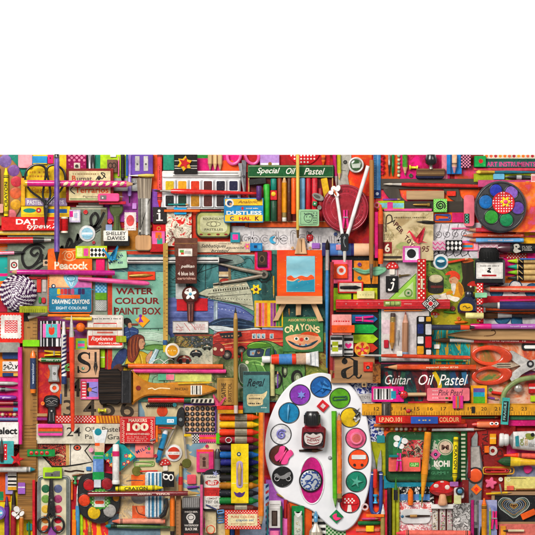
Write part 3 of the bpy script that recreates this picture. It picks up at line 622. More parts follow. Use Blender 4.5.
rod(PB, 'glossy red handled brush lying across the white paint box', PB, (258,193.6,153,190.8),[('handle','d81a12', LA, [(0,1),(1,1.4),(30,2),(70,2.9),(84,2.7),(87,2)]),('ferrule','9a948c', ME, [(87,1.5),(98,1)]),('bristles','3a2818','brx',[(98,.9),(101,.9),(105,.15)])]).done()
# oval tin
t = Th('pastille_tin','rounded olive tin with dark printed border and cream label','tin', q=.9); t.P('tin').p_(rr(195.5,211.5,231.5,238,6,6),0,5,'3e3a20', LA, 1.2)
t.P('lid_panel').p_(rr(197.2,213,229.8,236.4,5,6),5,5.4,'a9ac6a', GL, .2); t.P('lid_label').p_(rr(200,215.6,227.4,232.6,4.5,6),5.4,5.6,'d0cfa4', GL, .1)
t.T('ROUNDELAYS',203,217.6,224.5,220,'4a4630',.02).L(ci(213.6,224,7,2.4,24),.5,'5a5438', closed=1).L(ci(213.6,224,3,2.4,20),.5,'5a5438', closed=1).T('PASTILLES',204.5,228.4,223,230.6,'4a4630',.02)
for x in (201,209,218,226): t.C(x, 234.4,1.8,'8a2a24', ry=.9)
t.done()
t = Th('chalk_box','blue and yellow chalk carton with white capitals DUSTLESS','box'); t.P('carton').box(224,198,263.5,222.6,0,6,'2a8ac4', GL, .8).R(225,199,262.6,205.4,'f0c030').R(225,215,262.6,221.4,'f0c838').R(225,205.4,262.6,206,'12406a')
t.C(229.6,203.2,4.2,'e8e4dc').C(229.6,203.2,2.6,'2a4a78').C(230.6,204,1.2,'d8a070').T('Analogic',238,200.4,258,204.4,'8a5a1c',.02,.3).T('DUSTLESS',226.4,211,261.6,214.8,'f4f0e0',.03).w_(246,207.4,258,209.4,1,'e8d8c0',1)
t.G([(241,208),(242.6,206.6),(244,208),(242.6,211)],'c82828').T('C',230,216.4,234,220.6,'1e4a8a',.04).T('HAL',239,216.8,251,220.4,'c83a3a',.04).T('K',255,216.4,259.4,220.6,'6a2c30',.04).done()
t = card('small_box','lilac box with white band and brass knob at the top edge','box',260,150,279.4,168.5,3,'b48ccc', GL); t.R(260.4,162.8,279,165,'e8e0ec').C(270,163.8,1.9,'a88040', ME).done()
t = Th('paper_fan','round red fan with white polka dots behind pastel box','paper fan'); t.disc(304,148,17,0,1.6,'d81c28','cloth',.3)
for x in np.arange(288,322,3.3):
    for y in np.arange(152,165,3.3):
        if (x-304)**2+(y-148)**2 < 15.4**2: t.C(x, y, .95,'f2ece4', n=8)
t.done()
cray('orange crayon tip pointing down above the pastel box lid',323.5,148,323.5,166,4,'f06a1c', both=0)
# letter practice sheet and the orange ledge
t = card('lettering_sheet','white practice sheet with outlined lower case alphabet', PA, 231,226,344,252,.6,'d6d2d2'); t.R(245,222.6,335,227,'d85c18')
for i, ch in enumerate('abcdefghijk'):
    pts = {'a': [(4,-3),(1,-3),(0,1),(3,3),(5,-2),(5,4)],'b': [(0,-8),(0,4),(3,4),(5,0),(2,-3),(0,0)],'c': [(5,-2),(2,-3),(0,0),(2,4),(5,3)],'d': [(5,-8),(5,4),(2,4),(0,0),(3,-3),(5,0)],'e': [(0,0),(5,0),(3,-3),(0,0),(2,4),(5,3)],'f': [(5,-7),(2,-7),(2,5)],'g': [(5,-3),(1,-3),(1,2),(5,1),(5,8),(1,8)],'h': [(0,-8),(0,4),(1,-1),(4,-2),(5,4)],'i': [(2,-3),(2,4)],'j': [(3,-3),(3,8),(0,8)],'k': [(0,-8),(0,4),(4,-3),(1,0),(5,4)]}[ch]
    x = 243+i*9.3; c = sp([(x+a*1.25,239+b*.95) for a, b in pts],5)
    t.L(c, 2.9,'6c686c').L(c, 1.9,'d0ccce')
t.done()
# pastel box
t = Th('pastel_box','open green and red pastel box lettered Special Oil Pastel','box'); t.P('tray').box(248,176,333.5,227.5,0,1.6,'6a1418', GL, .5).R(249,221.6,333,227,'d85a1c').R(249,221,333,221.8,'e8c090')
for x in (248.2,298.4,332): t.P('divider').box(x, 177, x+1.2,222,1.6,4.6,'c8a060', PA, .2,.1)
t.P('lid_band').box(247.6,165,333.8,177.6,0,5.6,'155a2c', GL, .6); t.L(rr(248.6,166,332.8,176.8),.5,'c8d0a0', closed=1)
t.T('Special',257,167.6,280,175,'f0ece0',.012,.35).T('Oil',286,167.8,295.6,174,'f0ece0',.012,.35).T('Pastel',304,168,325,174.6,'f0ece0',.012,.35).done()
def stick(label, x, y0, y1, w, c, **kw): return rod('oil_pastel', label, 'pastel',(x, y1, x, y0),[('stick', c, 'wax',[(0, w/2*.9),(.6, w/2),(y1-y0-.8, w/2),(y1-y0, w/2*.8)])], n=12, **kw).done()
stick('purple oil pastel half hidden under the chalk carton corner',259,186,200,5.4,'4a2468')
t = card('oil_pastel','dark grey oil pastel chunk lying slantwise at left end of pastel box','pastel',249,178.6,266,184.4,3.4,'2c2c2a','wax',1, rot=-6, done=True)
stick('bright green oil pastel in the pastel box',266.6,184,221,6.4,'38b038')
stick('short teal oil pastel above red yellow stick',273.6,178.6,190,6,'148c7c')
t = Th('oil_pastel','red pastel stub with yellow dot between teal and dark green sticks','pastel'); t.P('stub').box(270.4,190.2,277,200,1.6,5,'c82028','wax',.8); t.P('dot').d_(273.4,194,2.4,5,1.2,'f0c838','wax', n=14); t.fp = [(p, 0, b) for p, a, b in t.fp]; t.done()
stick('dark green oil pastel under the red stub',273.8,200.6,221,6.4,'22543c')
stick('rust brown oil pastel left of the upright pencil',279.6,178,221.6,4.6,'8c3c1c')
stick('dark brown oil pastel right of the upright pencil',289.4,178,221,4.8,'522818')
stick('orange oil pastel beside the thin wooden rule',293.8,178,214,5,'f2601a')
stick('sky blue oil pastel right of the thin wooden rule',302.6,178,210,5.2,'7cb6dc')
stick('crimson oil pastel next to the sky blue stick',308.4,178,216,5.4,'c4142a')
stick('scarlet oil pastel in the middle of right compartment',314.6,178,214,6,'d8283a')
t = card('oil_pastel','mustard yellow pastel stick tilted by the red round tin','pastel',322.5,178,329,199,4,'d8ac20','wax',1, rot=-10, done=True)
stick('dark red oil pastel under the steel oval charm',320.6,188,221,5,'98141c')
pen('yellow pencil with white eraser standing in the pastel box',284.4,221.4,284.4,174.5,5,'f0a418','4a3828', end='eraser', ec='eae6de', tip=8)
t = Th(ER, 'pale green eraser printed with little grey face', ER); t.P('body').box(298.6,209.6,319,226.4,0,4.4,'94bd92', RU, 1.4); t.L(rr(300.6,211.6,317,224.6,1),.5,'5c7c60', closed=1).L(ci(308,218,4,4.6,20),.7,'4a6450', closed=1).L(sp([(304,213),(306,215),(311,214),(313,217)],4),1,'4a6450').C(306.4,217,.6,'33483a').C(309.8,217,.6,'33483a').L([(306,220.4),(310,220.4)],.6,'33483a').w_(313,212,316.6,224,5,'4a6450',1.4).done()
t = Th('oval_charm','small grey steel oval charm on the red pastels','charm', rot=25, piv=(318,197)); t.p_(ci(318,197,6.4,3.4,24),0,1.6,'aaa69e', ME, .6).C(317,197,3.6,'6a6660', ME, ry=1.6).done()
t = Th('die','tiny green die by the steel oval charm','die', rot=10, piv=(314.6,203.6)); t.box(312.4,201.4,317,206,0,4.2,'2c8a58', PL, .8,.5); t.C(314.7,203.7,.8,'f0f0e8', n=10).done()
button('small grey metal button on the dark red pastel',319.4,207.6,2.3,'9c9890',2, k='dull')
t = Th('steel_part','pale grey steel plate with punched hole holding round magnifier','metal plate'); t.p_([(338,150),(351,150),(352,160),(348,176),(350,188),(338,192)],0,1.2,'b4b0a6','dull',.3); t.C(345.4,162,2.1,'23221f').C(345.4,162,1.2,'54524c').L([(340,170),(346,170.6)],.7,'6a6860').done()
t = Th('magnifier','small round chrome magnifier with green face','magnifier'); t.P('rim').disc(356.2,165,8,0,2.6,'cfccc6', ME, .8).tube(ci(356.2,165,7, n=28),1,'e6e4e0', ME, z=2.8, closed=1, foot=0); t.P('lens').d_(356.2,165,6,2.2,1.4,'3c6038','glass', foot=0); t.z = 3.7; t.G([(351.4,164),(361,163),(360,167.6),(352.6,168)],'c0c8bc','glass').done()
pen('magenta pencil slanting down to the butterfly pin',334,146,337,190,3.8,'d8127a', wood='b8a8a4', tip=14, lead='8a8488')
pen('yellow green pencil at the top edge beside magenta pencil',339,146,339.5,180,4,'d4d41c', tip=7)
t = rod('rule','thin yellowish wooden stick crossing pastel box between Oil and Pastel','stick',(297.8,238,297.6,148),[('tip','6a4a1c', WY, [(0,1),(8,1.5)]),('stick','cdb458', WY, [(8,1.6),(90,1.6)])]).done()
# red round tin and the dividers
t = Th('round_tin','round dark red tin with ringed embossed lid','tin', q=.9); t.P('tin').disc(345.4,208.4,24,0,6,'8a1424', LA, 1.2, n=48)
t.P('lid').disc(345.4,208.4,21.4,6,6.8,'a01a2c', LA, .5, n=48)
for r in (22.6,19.6,14.6): t.tube(ci(345.4,208.4, r, n=48),.5,'b83048', LA, z=6.8 if r < 21 else 6.1, closed=1, n=6, foot=0)
t.z = 6.85; t.k = 0
for i in range(26):
    a = -2.8+i*.2; t.G(ci(345.4+17.2*math.cos(a),208.4+17.2*math.sin(a),.8,1,6),'7c1424', LA)
t.L([(326,197),(330,191),(336,187.6)],1.4,'c87c84', LA).done()
peg('hot pink clothes peg lying on the round red tin',345.4,210,345.4,228.5,5.4,'ee2c8c')
t = Th('drawing_compass','drawing compass with two long white legs and black hinge','compass', q=.95)
for part, a, b, w in (('leg',(347,236),(368,166),2),('leg',(342.4,236),(336,191),1.7)):
    t.P(part).tube([(a[0], a[1],2),((a[0]+b[0])/2,(a[1]+b[1])/2,2),(b[0], b[1],2)], w, 'eeeceb', PL)
t.P('hinge').p_(rr(340.6,233.6,348.4,251,1.6,3),0,5,'15161a', PL, .7).L(sp([(344.5,236),(343.6,242),(345.4,247)],4),.7,'9aa4a8').C(344.4,238,1.2,'8a8c90')
t.P('grip').l_((344.5,250,344.5,262),[(0,1.8),(6,1.7),(12,1.2)],2.5,'d8d4cc', PL).done()
t = Th('butterfly_pin','white butterfly pin with orange body above the compass leg','pin', rot=20, piv=(336,192)); t.P('wings')
for x, y, rx, ry in ((332.6,190,2.6,3),(336.6,188,2.4,3.2),(331.4,194.6,2.6,2),(337.4,194.4,2.6,2.2)): t.p_(ci(x, y, rx, ry, 14),0,1,'f4f2ee', PL, .3)
t.P('body').l_((337.6,195.6,332.4,190),[(0,.3),(2,.9),(7,.4)],1.4,'e86a20', PL).done()
rod(PB, 'thick ochre wooden brush handle standing right of red tin, tapering down', PB, (371.6,160,371.2,286),[('handle','a8743c', WY, [(0,2.1),(2,2.4),(90,2.4),(104,2.2)]),('ferrule','8a7868','dull',[(104,2.1),(118,1.4)]),('point','4a3a30', WY, [(118,1.3),(126,.2)])]).done()
t = card('ruler','steel blue ruler standing beside the ochre brush handle','ruler',373.6,149,381,198,2,'3b7cb2', LA, .3); t.lines(374,152,376,196,18,.35,'14405f').R(377.6,150,378.4,190,'7aaed4').R(374,190,380.8,197.4,'142a68').C(377.4,193.6,1.6,'c8d4e8').done()
# small upright pens on the orange paper
t = Th('twisted_cord','twisted crimson cord hanging at the edge of the orange paper','cord'); t.tube([(383+1.1*math.sin(i*.9),150+i*.75,1.6+.6*math.cos(i*.9)) for i in range(34)],1.3,'c41830','cloth').done()
rod('pen','thin grey metal pen on the orange paper','pen',(389.6,149,389.4,177),[('barrel','a09c98', ME, [(0,1.2),(16,1.4)]),('tip','4a4846', ME, [(16,1.2),(27,.3)])]).done()
rod('crayon','thin dark green crayon on the orange paper','crayon',(393.4,149,393,176),[('stick','1c7a38','wax',[(0,1.5),(22,1.5),(27,.4)])]).done()
t = Th('bead_string','string of cream and green beads on orange paper','beads')
for i in range(7): t.P('bead').d_(399,152+i*3.9,1.8,0,2.4,('d8cfa8','9ab08c')[i % 2], PL, n=12)
t.done()
pen('short green pencil pointing down beside the yellow push pin',405,145,405.4,176,5.2,'42962a', wood='d8b088', tip=9, lead='4a8a30')
t = Th('push_pin','yellow push pin lying on its side on magenta fabric','push pin'); t.l_((409.5,167.4,418.5,167.4),[(0,2.6),(1.2,2.6),(1.6,1.3),(7,1.1),(7.4,2.1),(8.6,2.1)],2.6,'e4e030', PL, n=14).done()
button('small dark green button under the yellow push pin',411,175.4,2.1,'3a5a2c',2)
t = Th('rubber_stamp','hand stamp with black turned knob and brown wooden base on its side','rubber stamp'); t.P('base').p_(rr(416.5,168.5,445,176,1,3),0,5,'7a5a38', WX, .6).R(417,170,444.6,170.8,'4a3420').R(417,172.8,444.6,173.4,'a88858'); t.P(RU).p_(rr(416,174,444,178.6,2,4),0,4.4,'161a3c', RU, .8)
t.P('neck').l_((431,169,431,163),[(0,2.2),(3,1.6),(6,2.6)],4.6,'a8a098', ME); t.P('knob').l_((431,165,431,146),[(0,3.4),(2,5.8),(6,6.2),(10,4.6),(12,3.8),(16,5),(19,5)],6,'121012', PL, n=20).done()
t = card('crayon_carton','bright blue crayon carton at the top edge','box',447,150,462,174,3,'1c80cc', GL); t.R(450.6,150,452,173.6,'104a80').done()
cray('pale peach crayon lying in the bright blue carton',454.6,149,454.4,173,5.2,'e8b894','d89cac', both=0)
t = card('washi_tape','black and pink dotted tape piece right of the blue crayon carton','tape',461,150,471,168,1,'2a1a28', GL); t.dots(462,154,470.6,167.6,3.2,.9,'f090b0').done()
# dark curves
t = Th('french_curve','dark grey brown wooden curve template with long flat arms','template', q=.9); t.P('arm').p_(rr(381,178.6,478,189,.6,2),0,2.6,'4b443c', WX, .4); t.P('arm').p_(rr(379,201,470,212.4,.6,2),0,2.6,'463d34', WX, .4)
t.P('curve').p_(sp([(444,188),(458,188),(461,196),(468,203),(462,204),(453,200),(447,195)],4, True),.2,2.4,'50483e', WY, .4); t.P('curve').p_(sp([(384,188),(398,188),(401,196),(408,203),(401,204),(392,200),(386.6,195)],4, True),.2,2.4,'50483e', WY, .4).done()
card('wood_block','pale tan speckled block between the arms of the dark curve','block',406.6,190.6,444.5,199.6,4,'c8a880', WX, r=.4, done=True)
rod(PB, 'long red brush lying across the dark curve to the black paint tray', PB, (499.5,186.6,384,184),[('handle','d4201c', LA, [(0,.9),(2,1.3),(50,2),(90,2.1),(98,1.6)]),('ferrule','d4d0c8', ME, [(98,1.5),(107,1.1)]),('bristles','e8e0d0','brx',[(107,1.1),(110,1.2),(116,.15)])]).done()
rod('brass_pin','slim brass nail on the lower arm of the dark curve','pin',(413,204.6,430,204.6),[('shank','a8883c', ME, [(0,.3),(2,1),(14.6,1.2)]),('head','b89848', ME, [(14.6,1.9),(17,1.7)])]).done()
t = tile('light green tile with black spiral on the dark curve',433.6,198.8,447.2,212.2,'78cc58'); t.dots(434.6,200,446.6,211.6,2.4,.45,'c8f0a8', n=6).L(spiral(440.4,205.6,.6,4.9,2.1),1.4,'141c12').done()
t = card('luggage_tag','lime tag striped pale blue with pink block at its middle','tag',378,200.8,404.5,209.6,1.4,'b4d020', GL, .5); t.R(379,203,404,207.6,'88ccdc').R(387.4,202,393,209,'f0409c').done()
ring('pink eyelet ring at the end of the lime tag',377,205,3.2,1.7,'e87c94')
cray('orange crayon with dark red patterned wrapper standing beside crane card',380.6,264,380.6,204.5,5.4,'f06424','f05a18', band=None, tip=7, done=0).P('pattern_band').l_((380.6,264,380.6,204.5),[(15,2.68),(40,2.68)],2.7,'7c1c1c', PA, foot=0).done()
# paper bird card
t = card('paper_pack','aged cream paper pack with ornate lettering and numeral six','card pack',381.6,211.6,433.6,260.6,3,'c9b68e', PA, .6); t.G(rr(382.4,212.6,432.8,259.6), art(['b49c70','d4c49c','cbb890','9a8a60','d8cca8'],34))
t.L(sp([(386,232),(386.6,217),(391,215.4),(392,221),(387,224)],5),1.2,'3a2a20')
for i, ch in enumerate('APER TOYS'): t.T(ch, 392+i*2.55,219+i*3.3,395.6+i*2.55,223.8+i*3.3,'5a2420' if i % 2 else '3a2018',.03, a=40)
t.w_(394,216,426,219,1,'6a5a40',1.6).w_(384,234,394,240,3,'7a6a4c',1.4).T('95',422,246,429.6,252,'6c3a30',.02,.2).R(383,242,392,253.6,'8c1c1c').T('6',384.8,243.6,390,252,'efe6d0',.03).G(sp([(396,246),(402,242),(409,244),(407,248),(399,249)],4, True),'a8b070').R(383,256,402,258.6,'3a3228').done()
def crane(label, cx, cy, s, c, flip=1):
    t = Th('paper_crane', label, 'paper crane'); q = lambda a, b, z: (cx+a*s*flip, cy+b*s, z*s)
    mt = m(c, PA); F = [(0,1,2)]
    for pts in ([(-.2,.5,0),(.3,-.2,.5),(.9,-1,.55),(.7,.5,0)],[(-.1,.5,.1),(.25,.1,.5),(1,-.9,.35),(.6,.6,.1)],[(-.2,.5,.1),(.7,.55,.1),(.25,.8,.35),(.25,.2,.4)],[(.1,.3,.3),(-.55,-.45,.5),(-.7,-.42,.5),(-.2,.55,.2)],[(-.55,-.45,.5),(-1,-.2,.4),(-.7,-.6,.55)],[(.3,.4,.3),(1.3,.75,.4),(.5,.65,.2)]):
        t.add([q(*p) for p in pts],[tuple(range(len(pts)))] if len(pts) == 3 else [(0,1,2),(0,2,3)], mt); t.foot([q(*p)[:2] for p in pts],0, s*.45)
    return t.done()
crane('coral red folded paper crane on the aged cream pack',416,236,9.6,'e63c54')
t = tile('pink edged white tile with black dot on aged cream pack',402.8,246,420.2,262.4,'e060b4',2.6); t.R(405,248,418.6,260,'e8e8ee').C(411.4,253.6,4.6,'1a1a1c').done()
rod('pen_nib','dark steel pen nib at the top corner of the aged cream pack','pen nib',(435,222.6,416.4,221.6),[('shank','2c2624', ME, [(0,1.4),(8,1.7),(13,1.3)]),('point','3c3632', ME, [(13,1),(18.6,.2)])], fz=.6).done()
# right of it
t = card('handwriting_sheet','white handwriting sheet with looping pen strokes', PA, 432.4,222.6,482,258.6,.9,'d5d1d6')
for i in range(4): x = 440+i*8.6; t.L(sp([(x-4,239),(x, 231),(x+1.6,224)],4),.6,'3a3638').L(spiral(x-1,234,.6,4,1.4,18, i),.7,'6a6468')
for i in range(5): x = 438+i*7.4; t.L(sp([(x-4,256),(x, 254),(x+2,250.6),(x+.4,252),(x+3,257)],4),.7,'2a2628')
t.L(sp([(434,254),(437,250.6),(440,254),(436,257),(443,253),(447,256)],4),.7,'2a2628').done()
t = card('washi_tape','pink zigzag tape on the handwriting sheet','tape',432.6,240.6,447.4,250.4,.4,'d8b8c4')
for k in range(2): t.L([(433+i*2.4,243+k*4.4+(2 if i % 2 else -.6)) for i in range(7)],1.3,'d8488c')
t.done()
t = card('washi_tape','black tape with white diamonds on the handwriting sheet','tape',445.6,240,462.4,250.6,.6,'141214')
for i in range(4):
    for j in range(2): t.G([(448.2+i*4,240.8+j*5),(449.9+i*4,243+j*5),(448.2+i*4,245.4+j*5),(446.5+i*4,243+j*5)],'ece9e6')
t.done()
t = card(ER, 'small pink eraser with orange and blue stripes beside the diamond tape', ER, 462.4,240.6,478.6,250.6,2,'e86ca4', RU, .6); t.R(462.8,243,474,249,'ee5a18').R(463,245,473,247.4,'2c9cb8').R(474,243.6,478.2,250.2,'e8a0b0').done()
t = card(ER, 'orange and magenta eraser above the handwriting sheet', ER, 433.6,212.4,464,222.4,2.6,'f0600e', RU, .5); t.R(452.4,212.6,463.8,222.2,'d81870').done()
clip('blue paper clip on the orange eraser',435,217.4,450.6,217.4,5.6,'3a58a8', th=.6)
t = card('plastic_bar','rounded coral pink bar beside the round black paint tray','bar',464,195,474.6,226.4,2.6,'e87484', PL, 3); t.R(464.4,213.6,469.6,223.4,'12181a')
for y in (215.4,218.6,221.8): t.L(ci(467, y, 1.3, n=12),.6,'60c8a0', closed=1)
t.done()
# round tray
def disctray(label, cx, cy, R, c, wells, base=5):
    t = Th('paint_tray', label, 'paint tray', q=.9); t.P('tray').disc(cx, cy, R, 0, base, c, PL, 1.4, n=56).tube(ci(cx, cy, R*.93, n=56),.7,'1c1c20', PL, z=base, closed=1, foot=0)
    for x, y, r, cc in wells:
        t.P('well').tube(ci(x, y, r+.5, n=28),.6,'141416', PL, z=base, closed=1, foot=0); t.P('paint', sub='well').d_(x, y, r, base-.1,.7, cc, 'paint', foot=0)
    return t
disctray('round black paint tray with blue, violet and green cakes',500,207,26,'3c3b3f',[(495.5,190.6,6.2,'2238b0'),(511,192.6,6.4,'8c62c0'),(517.4,208,6.2,'7450b8'),(506,220,6.6,'0c9058'),(491,217,6.8,'38a83c'),(485.4,202,6.8,'1074c0')]).done()
t = Th('gingham_disc','red gingham disc with yellow flower at the middle of round tray','button'); t.P('disc').disc(503,203,11.2,0,1.6,'e03038','cloth',.5, n=40)
for x in np.arange(493,514,2.6):
    for y in np.arange(193,214,2.6):
        if (x-503)**2+(y-203)**2 < 10.3**2: t.G(rr(x-.6, y-.6, x+.6, y+.6),'f6ecec')
t.P('petals').p_(flower(505,202,5.6,6,.22),1.6,2.8,'f4d020', PL, .4); t.P('centre').d_(505,202,2.2,2.8,1.2,'e83878', PL, n=14, foot=0).done()
# tapes at the top
t = card('ribbon','cream ribbon with row of orange and red dots at the top edge','ribbon',484,150,545,158.6,.8,'e8dcc4','cloth',.2)
for i in range(12): t.C(487+i*4.6,155.8,1.6,('f07820','f0a030','c02838','e86848')[i*7 % 4], n=12)
t.done()
t = card('ruler','dark green band with pink capitals along the top edge','ruler',474,158.4,545,167.4,1.6,'145a48', GL, .3); t.R(486,161.4,545,166.8,'3a6a6a').T('ART INSTRUMENTS',487,161.6,536,166.4,'e04c90',.03).done()
t = tile('bright green tile with red dot at the end of the pink lettered band',474.6,155.8,486.2,166.8,'14a850',3); t.C(481,161,2.2,'d02028').done()
paper('pink strip under the lettered green band',474,167.6,545,170.6,'dc4860',.9).done()
paper('olive lime strip above the round black tray',474,173.4,545,182,'a4b418',.9).done()
paper('dusky pink strip touching the top of round black tray',478,180,545,187,'c84c80',1).done()
brush('teal handled brush with gold ferrule and pale yellow bristles at the top',545,172.2,475.6,172,3.6,'146c80','d8b040','e8d050',14,5,4.4)
eraser('pale blue eraser on the olive lime strip',493.4,173.8,504.6,179.4,3,'6cb4d4').done()
rod('pen','black fountain pen with silver bands on the olive lime strip','pen',(531.6,177.6,505,177),[('cap','16161a', LA, [(0,1.4),(2,2.2),(10,2.4)]),('band','cfcfcf', ME, [(10,2.5),(15,2.4)]),('barrel','1c1c20', LA, [(15,2.2),(22,1.6),(26.6,.4)])]).done()
t = tile('small lime tag near the end of the dusky pink strip',525.6,181.4,529.4,187.4,'c8d020',1.4).done()
t = tile('white and pink tag at the edge beside the small lime tag',531,174,545,186,'f0d0cc',1.2); t.R(531.6,176,536,181,'f09098').done()
t = card('tag','turquoise tag tucked beside the round black tray','tag',519.6,216.6,525.4,226,1,'2098b4', GL, rot=35, done=True)
# coloured pencils
for i, (y, c, a, b) in enumerate(((230,'d83048','pink red','topmost of three under round tray'),(235.4,'e05830','orange red','middle of three under round tray'),(240.4,'68ace0','sky blue','lowest of three under round tray'))):
    pen('%s coloured pencil, %s' % (a, b),524, y, 466-(i == 1)*3, y, 4.6, c, wood='c08a6c', tip=10, end='dip', ec=c, txt=('aquarell color',10,36) if i else ('color pencil',8,30), tc='f0c8b8')
clip('dark pink paper clip on the yellow paper',524,234,545,234.4,5,'c83860', th=.6)
t = card('washi_tape','pale pink zigzag tape under the sky blue pencil','tape',478,243,504,258,.5,'e4a8b8')
for k in range(3): t.L([(479+i*3,246+k*4+(1.6 if i % 2 else -1)) for i in range(9)],1.2,'f0d8dc')
t.done()
t = rod('glass_marker','fat dark marker with plum cap and white stencilled black barrel','marker',(536,248.4,498,248.4),[('barrel','131316', GL, [(0,5),(24,5)]),('collar','28181c', PL, [(24,4.4),(26,4.4)]),('cap','4c1c2c', PL, [(26,4.9),(34,4.8),(38,3.4)])], n=18)
t.z = 10.05; t.k = 0
t.G(sp([(514,248),(513.6,244.6),(518,244),(519.6,247),(517,249),(521,251),(516,253),(513,251)],3, True),'c8c4b8').C(516,246.6,.9,'161616').w_(522,245.6,532,251,4,'b8b4ac',1.2).done()
t = card('ribbon','red ribbon with white dots below the plum marker','ribbon',506,253.4,528,258.4,.8,'d82020','cloth',.2); t.dots(508,254.6,527,258,3,.7,'f4e8dc'); t.done()
for y, c, n in ((261,'b4d410','lime'),(266.8,'1c9c84','teal'),(272.4,'8cc814','grass green'),(278,'24342a','black')):
    t = cray('%s tipped crayon with tan wrapper in the row of four neon crayons' % n, 548, y, 508, y, 5.4,'ceae72', c, band=None, tip=8, done=0)
    t.P('band').l_((548, y, 508, y),[(24,2.66),(29.6,2.66)],2.7,'161412', PA, foot=0); t.z = 5.42; t.k = 0
    t.L([(519+k*.75, y-2+k*.75*.9) if k < 6 else (523, y) for k in range(6)],.8,'ceae72').done()
t = Th('ink_bottle','black ink bottle with white swan label and ribbed cap','ink bottle', q=.9); t.P('glass').p_(rr(474.6,258.6,504.8,285,3,4),0,12,'1c2022','glass',2.4)
t.P('neck').box(480.6,252,497,261,2,10,'15181a','glass',1); t.P('cap').l_((488.6,261,488.6,247.6),[(0,8.6),(1,9.6),(9,9.8),(12,9),(13.4,7.4)],8.6,'191919', RU, .85,28)
for i in range(12): a = math.pi*i/11; x = 488.6+9.7*math.cos(a); t.tube([(x, 260,8.6+8.3*math.sin(a)),(x, 252,8.6+8.3*math.sin(a))],.4,'0c0c0c', RU, n=5, foot=0)
t.P('label').box(476,262.6,502.4,278.6,12,12.3,'eae6e0', PA, .3,0); t.z = 12.3; t.L(rr(477,263.6,501.4,277.6),.35,'8a8078', closed=1).w_(480,264.8,498.6,267,1,'6a6460',1).L(sp([(487.6,268.6),(490,268.2),(489,270),(487,271.4),(490.6,272.6)],4),1.2,'1a1a1a').C(488.6,271.6,1.9,'1a1a1a', ry=1.1).R(481.4,274.6,496,276.4,'b01c20').done()
pen('coral red pencil with cream bands over the blue circles',550,289.4,483,288.8,6.4,'e85a3c', wood='c09078', lead='d8603c', tip=7, hexa=0, stripe='f4b898', txt=('Conte',20,30), tc='d8c460')
t = card('ribbon','upright red ribbon with white dots between gnome book and pencils','ribbon',476.4,283,482.8,322,.7,'d01c20','cloth',.2); t.dots(477.6,284.6,482,321,3.4,.8,'f4e8dc'); t.done()
eraser('pale mint green tag on the upright red ribbon',474.6,292.6,486.6,297.6,2,'8ccca0', cat='tag', name='tag').done()
t = rod('marker_pen','navy pen with white capitals and grey ribbed grip','pen',(550,305.6,474,305.4),[('barrel','1c2a68', PL, [(0,4),(51,4)]),('collar','d8d4cc', PL, [(51,3.4),(53,3.2)]),('grip','585452', RU, [(53,3.1),(56,2.9),(58,3.1),(60,2.7),(62,3),(64,2.4),(68,1.8)]),('tip','1c1a1a', PL, [(68,1.2),(76,.3)])])
along(t, 'Sketch Brush',24,46,2.6,'e8e8f0', off=.9); along(t, 'fine point',28,42,1.4,'c8c8d8', off=-1.8); t.done()

# gnome book
t = Th('picture_book','green picture book with red hatted gnome reading in a forest','book'); t.P('cover').box(425.6,258.4,480,326,0,3,'56702c', GL, .5)
t.G(rr(426,259,479.6,290), art(['3c5a28','5c8238','7c9c44','4a6a2c','2c4420'],36)).G(rr(426,289,479.6,326), art(['8c8a20','b0a024','a89c20','7c8424','c0b040'],36))
t.scat(426,259,479,290,120,['2c4c1c','6c9c44','94b454','1c3414','4c7430'],.9,4).scat(426,291,479,325,110,['7c7c18','c8bc48','9c9420','5c6414','b8b038'],.8,4)
t.G([(461,259),(474,259),(475,292),(459,292),(463,278)], art(['1c1c14','30281c','403424'],90,(1,.2)))
t.G(sp([(433,259),(442,261),(440,268),(431,266)],4, True),'3a4a24').G(sp([(463,260),(470,258),(474,261),(464,263)],3, True),'d8682c')
t.R(428,280,444,291,'26241e').C(436,279,8,'38342a', ry=4.6).C(436,278.6,7,'c8bc98', ry=4).C(436,278,6,'d8cca8', ry=3.2).R(431,285.6,443,288,'6a2824').C(436,291,8,'26241e', ry=3)
t.G(sp([(452,282),(458,281),(463,286),(464,294),(459,299),(453,296),(455,289)],4, True),'d89420').G(sp([(459,283),(463,288),(462,296),(459,291)],4, True),'b06c18')
t.C(454,280,4.8,'d8a078').C(451,281.6,1.2,'c87850').G(sp([(445.4,275),(449,271.4),(455,271),(460,275),(459.6,280),(455,276.6),(449.6,278.4),(451,275)],4, True),'d8401c').G(sp([(451.6,284),(456,284),(455.6,290),(454,295),(452,291)],4, True),'d8d0c4').L([(452.6,279.6),(453.6,279.6)],.5,'3a2018')
t.G(sp([(438,296),(446,293),(452,296),(460,298),(456,302),(448,299),(440,300)],3, True),'e4dccc').G(sp([(428,297),(434,294.6),(440,295),(441,298),(432,299)],3, True),'b8b4a8').L([(446,294),(448,299)],.5,'8a8478').G(sp([(447,292),(452,290.6),(453,293),(447,295)],3, True),'d88c1c')
t.C(436,316,1.8,'b8a890').G(sp([(430,315),(433,312),(437,312.4),(440,315)],4, True),'c82c20').C(434,314,.6,'f0e8d8').C(437,314.2,.5,'f0e8d8')
t.G(sp([(468,284),(473,281),(479,283),(479,286),(469,286)],4, True),'c8281c').C(471,286.6,.9,'e8e0d0').C(477,288,1,'e8e0d0').done()
t = badge('round white rimmed badge with teal face on top edge of gnome book',441,262,7.8,'e0e2e2','1a7c98'); t.G(sp([(436.6,262),(440,261),(445.4,262.4),(444,266),(438,266)],4, True),'0e5068').G(sp([(437,261),(441,259.6),(445,261),(441,262.6)],4, True),'d8e8ec').done()
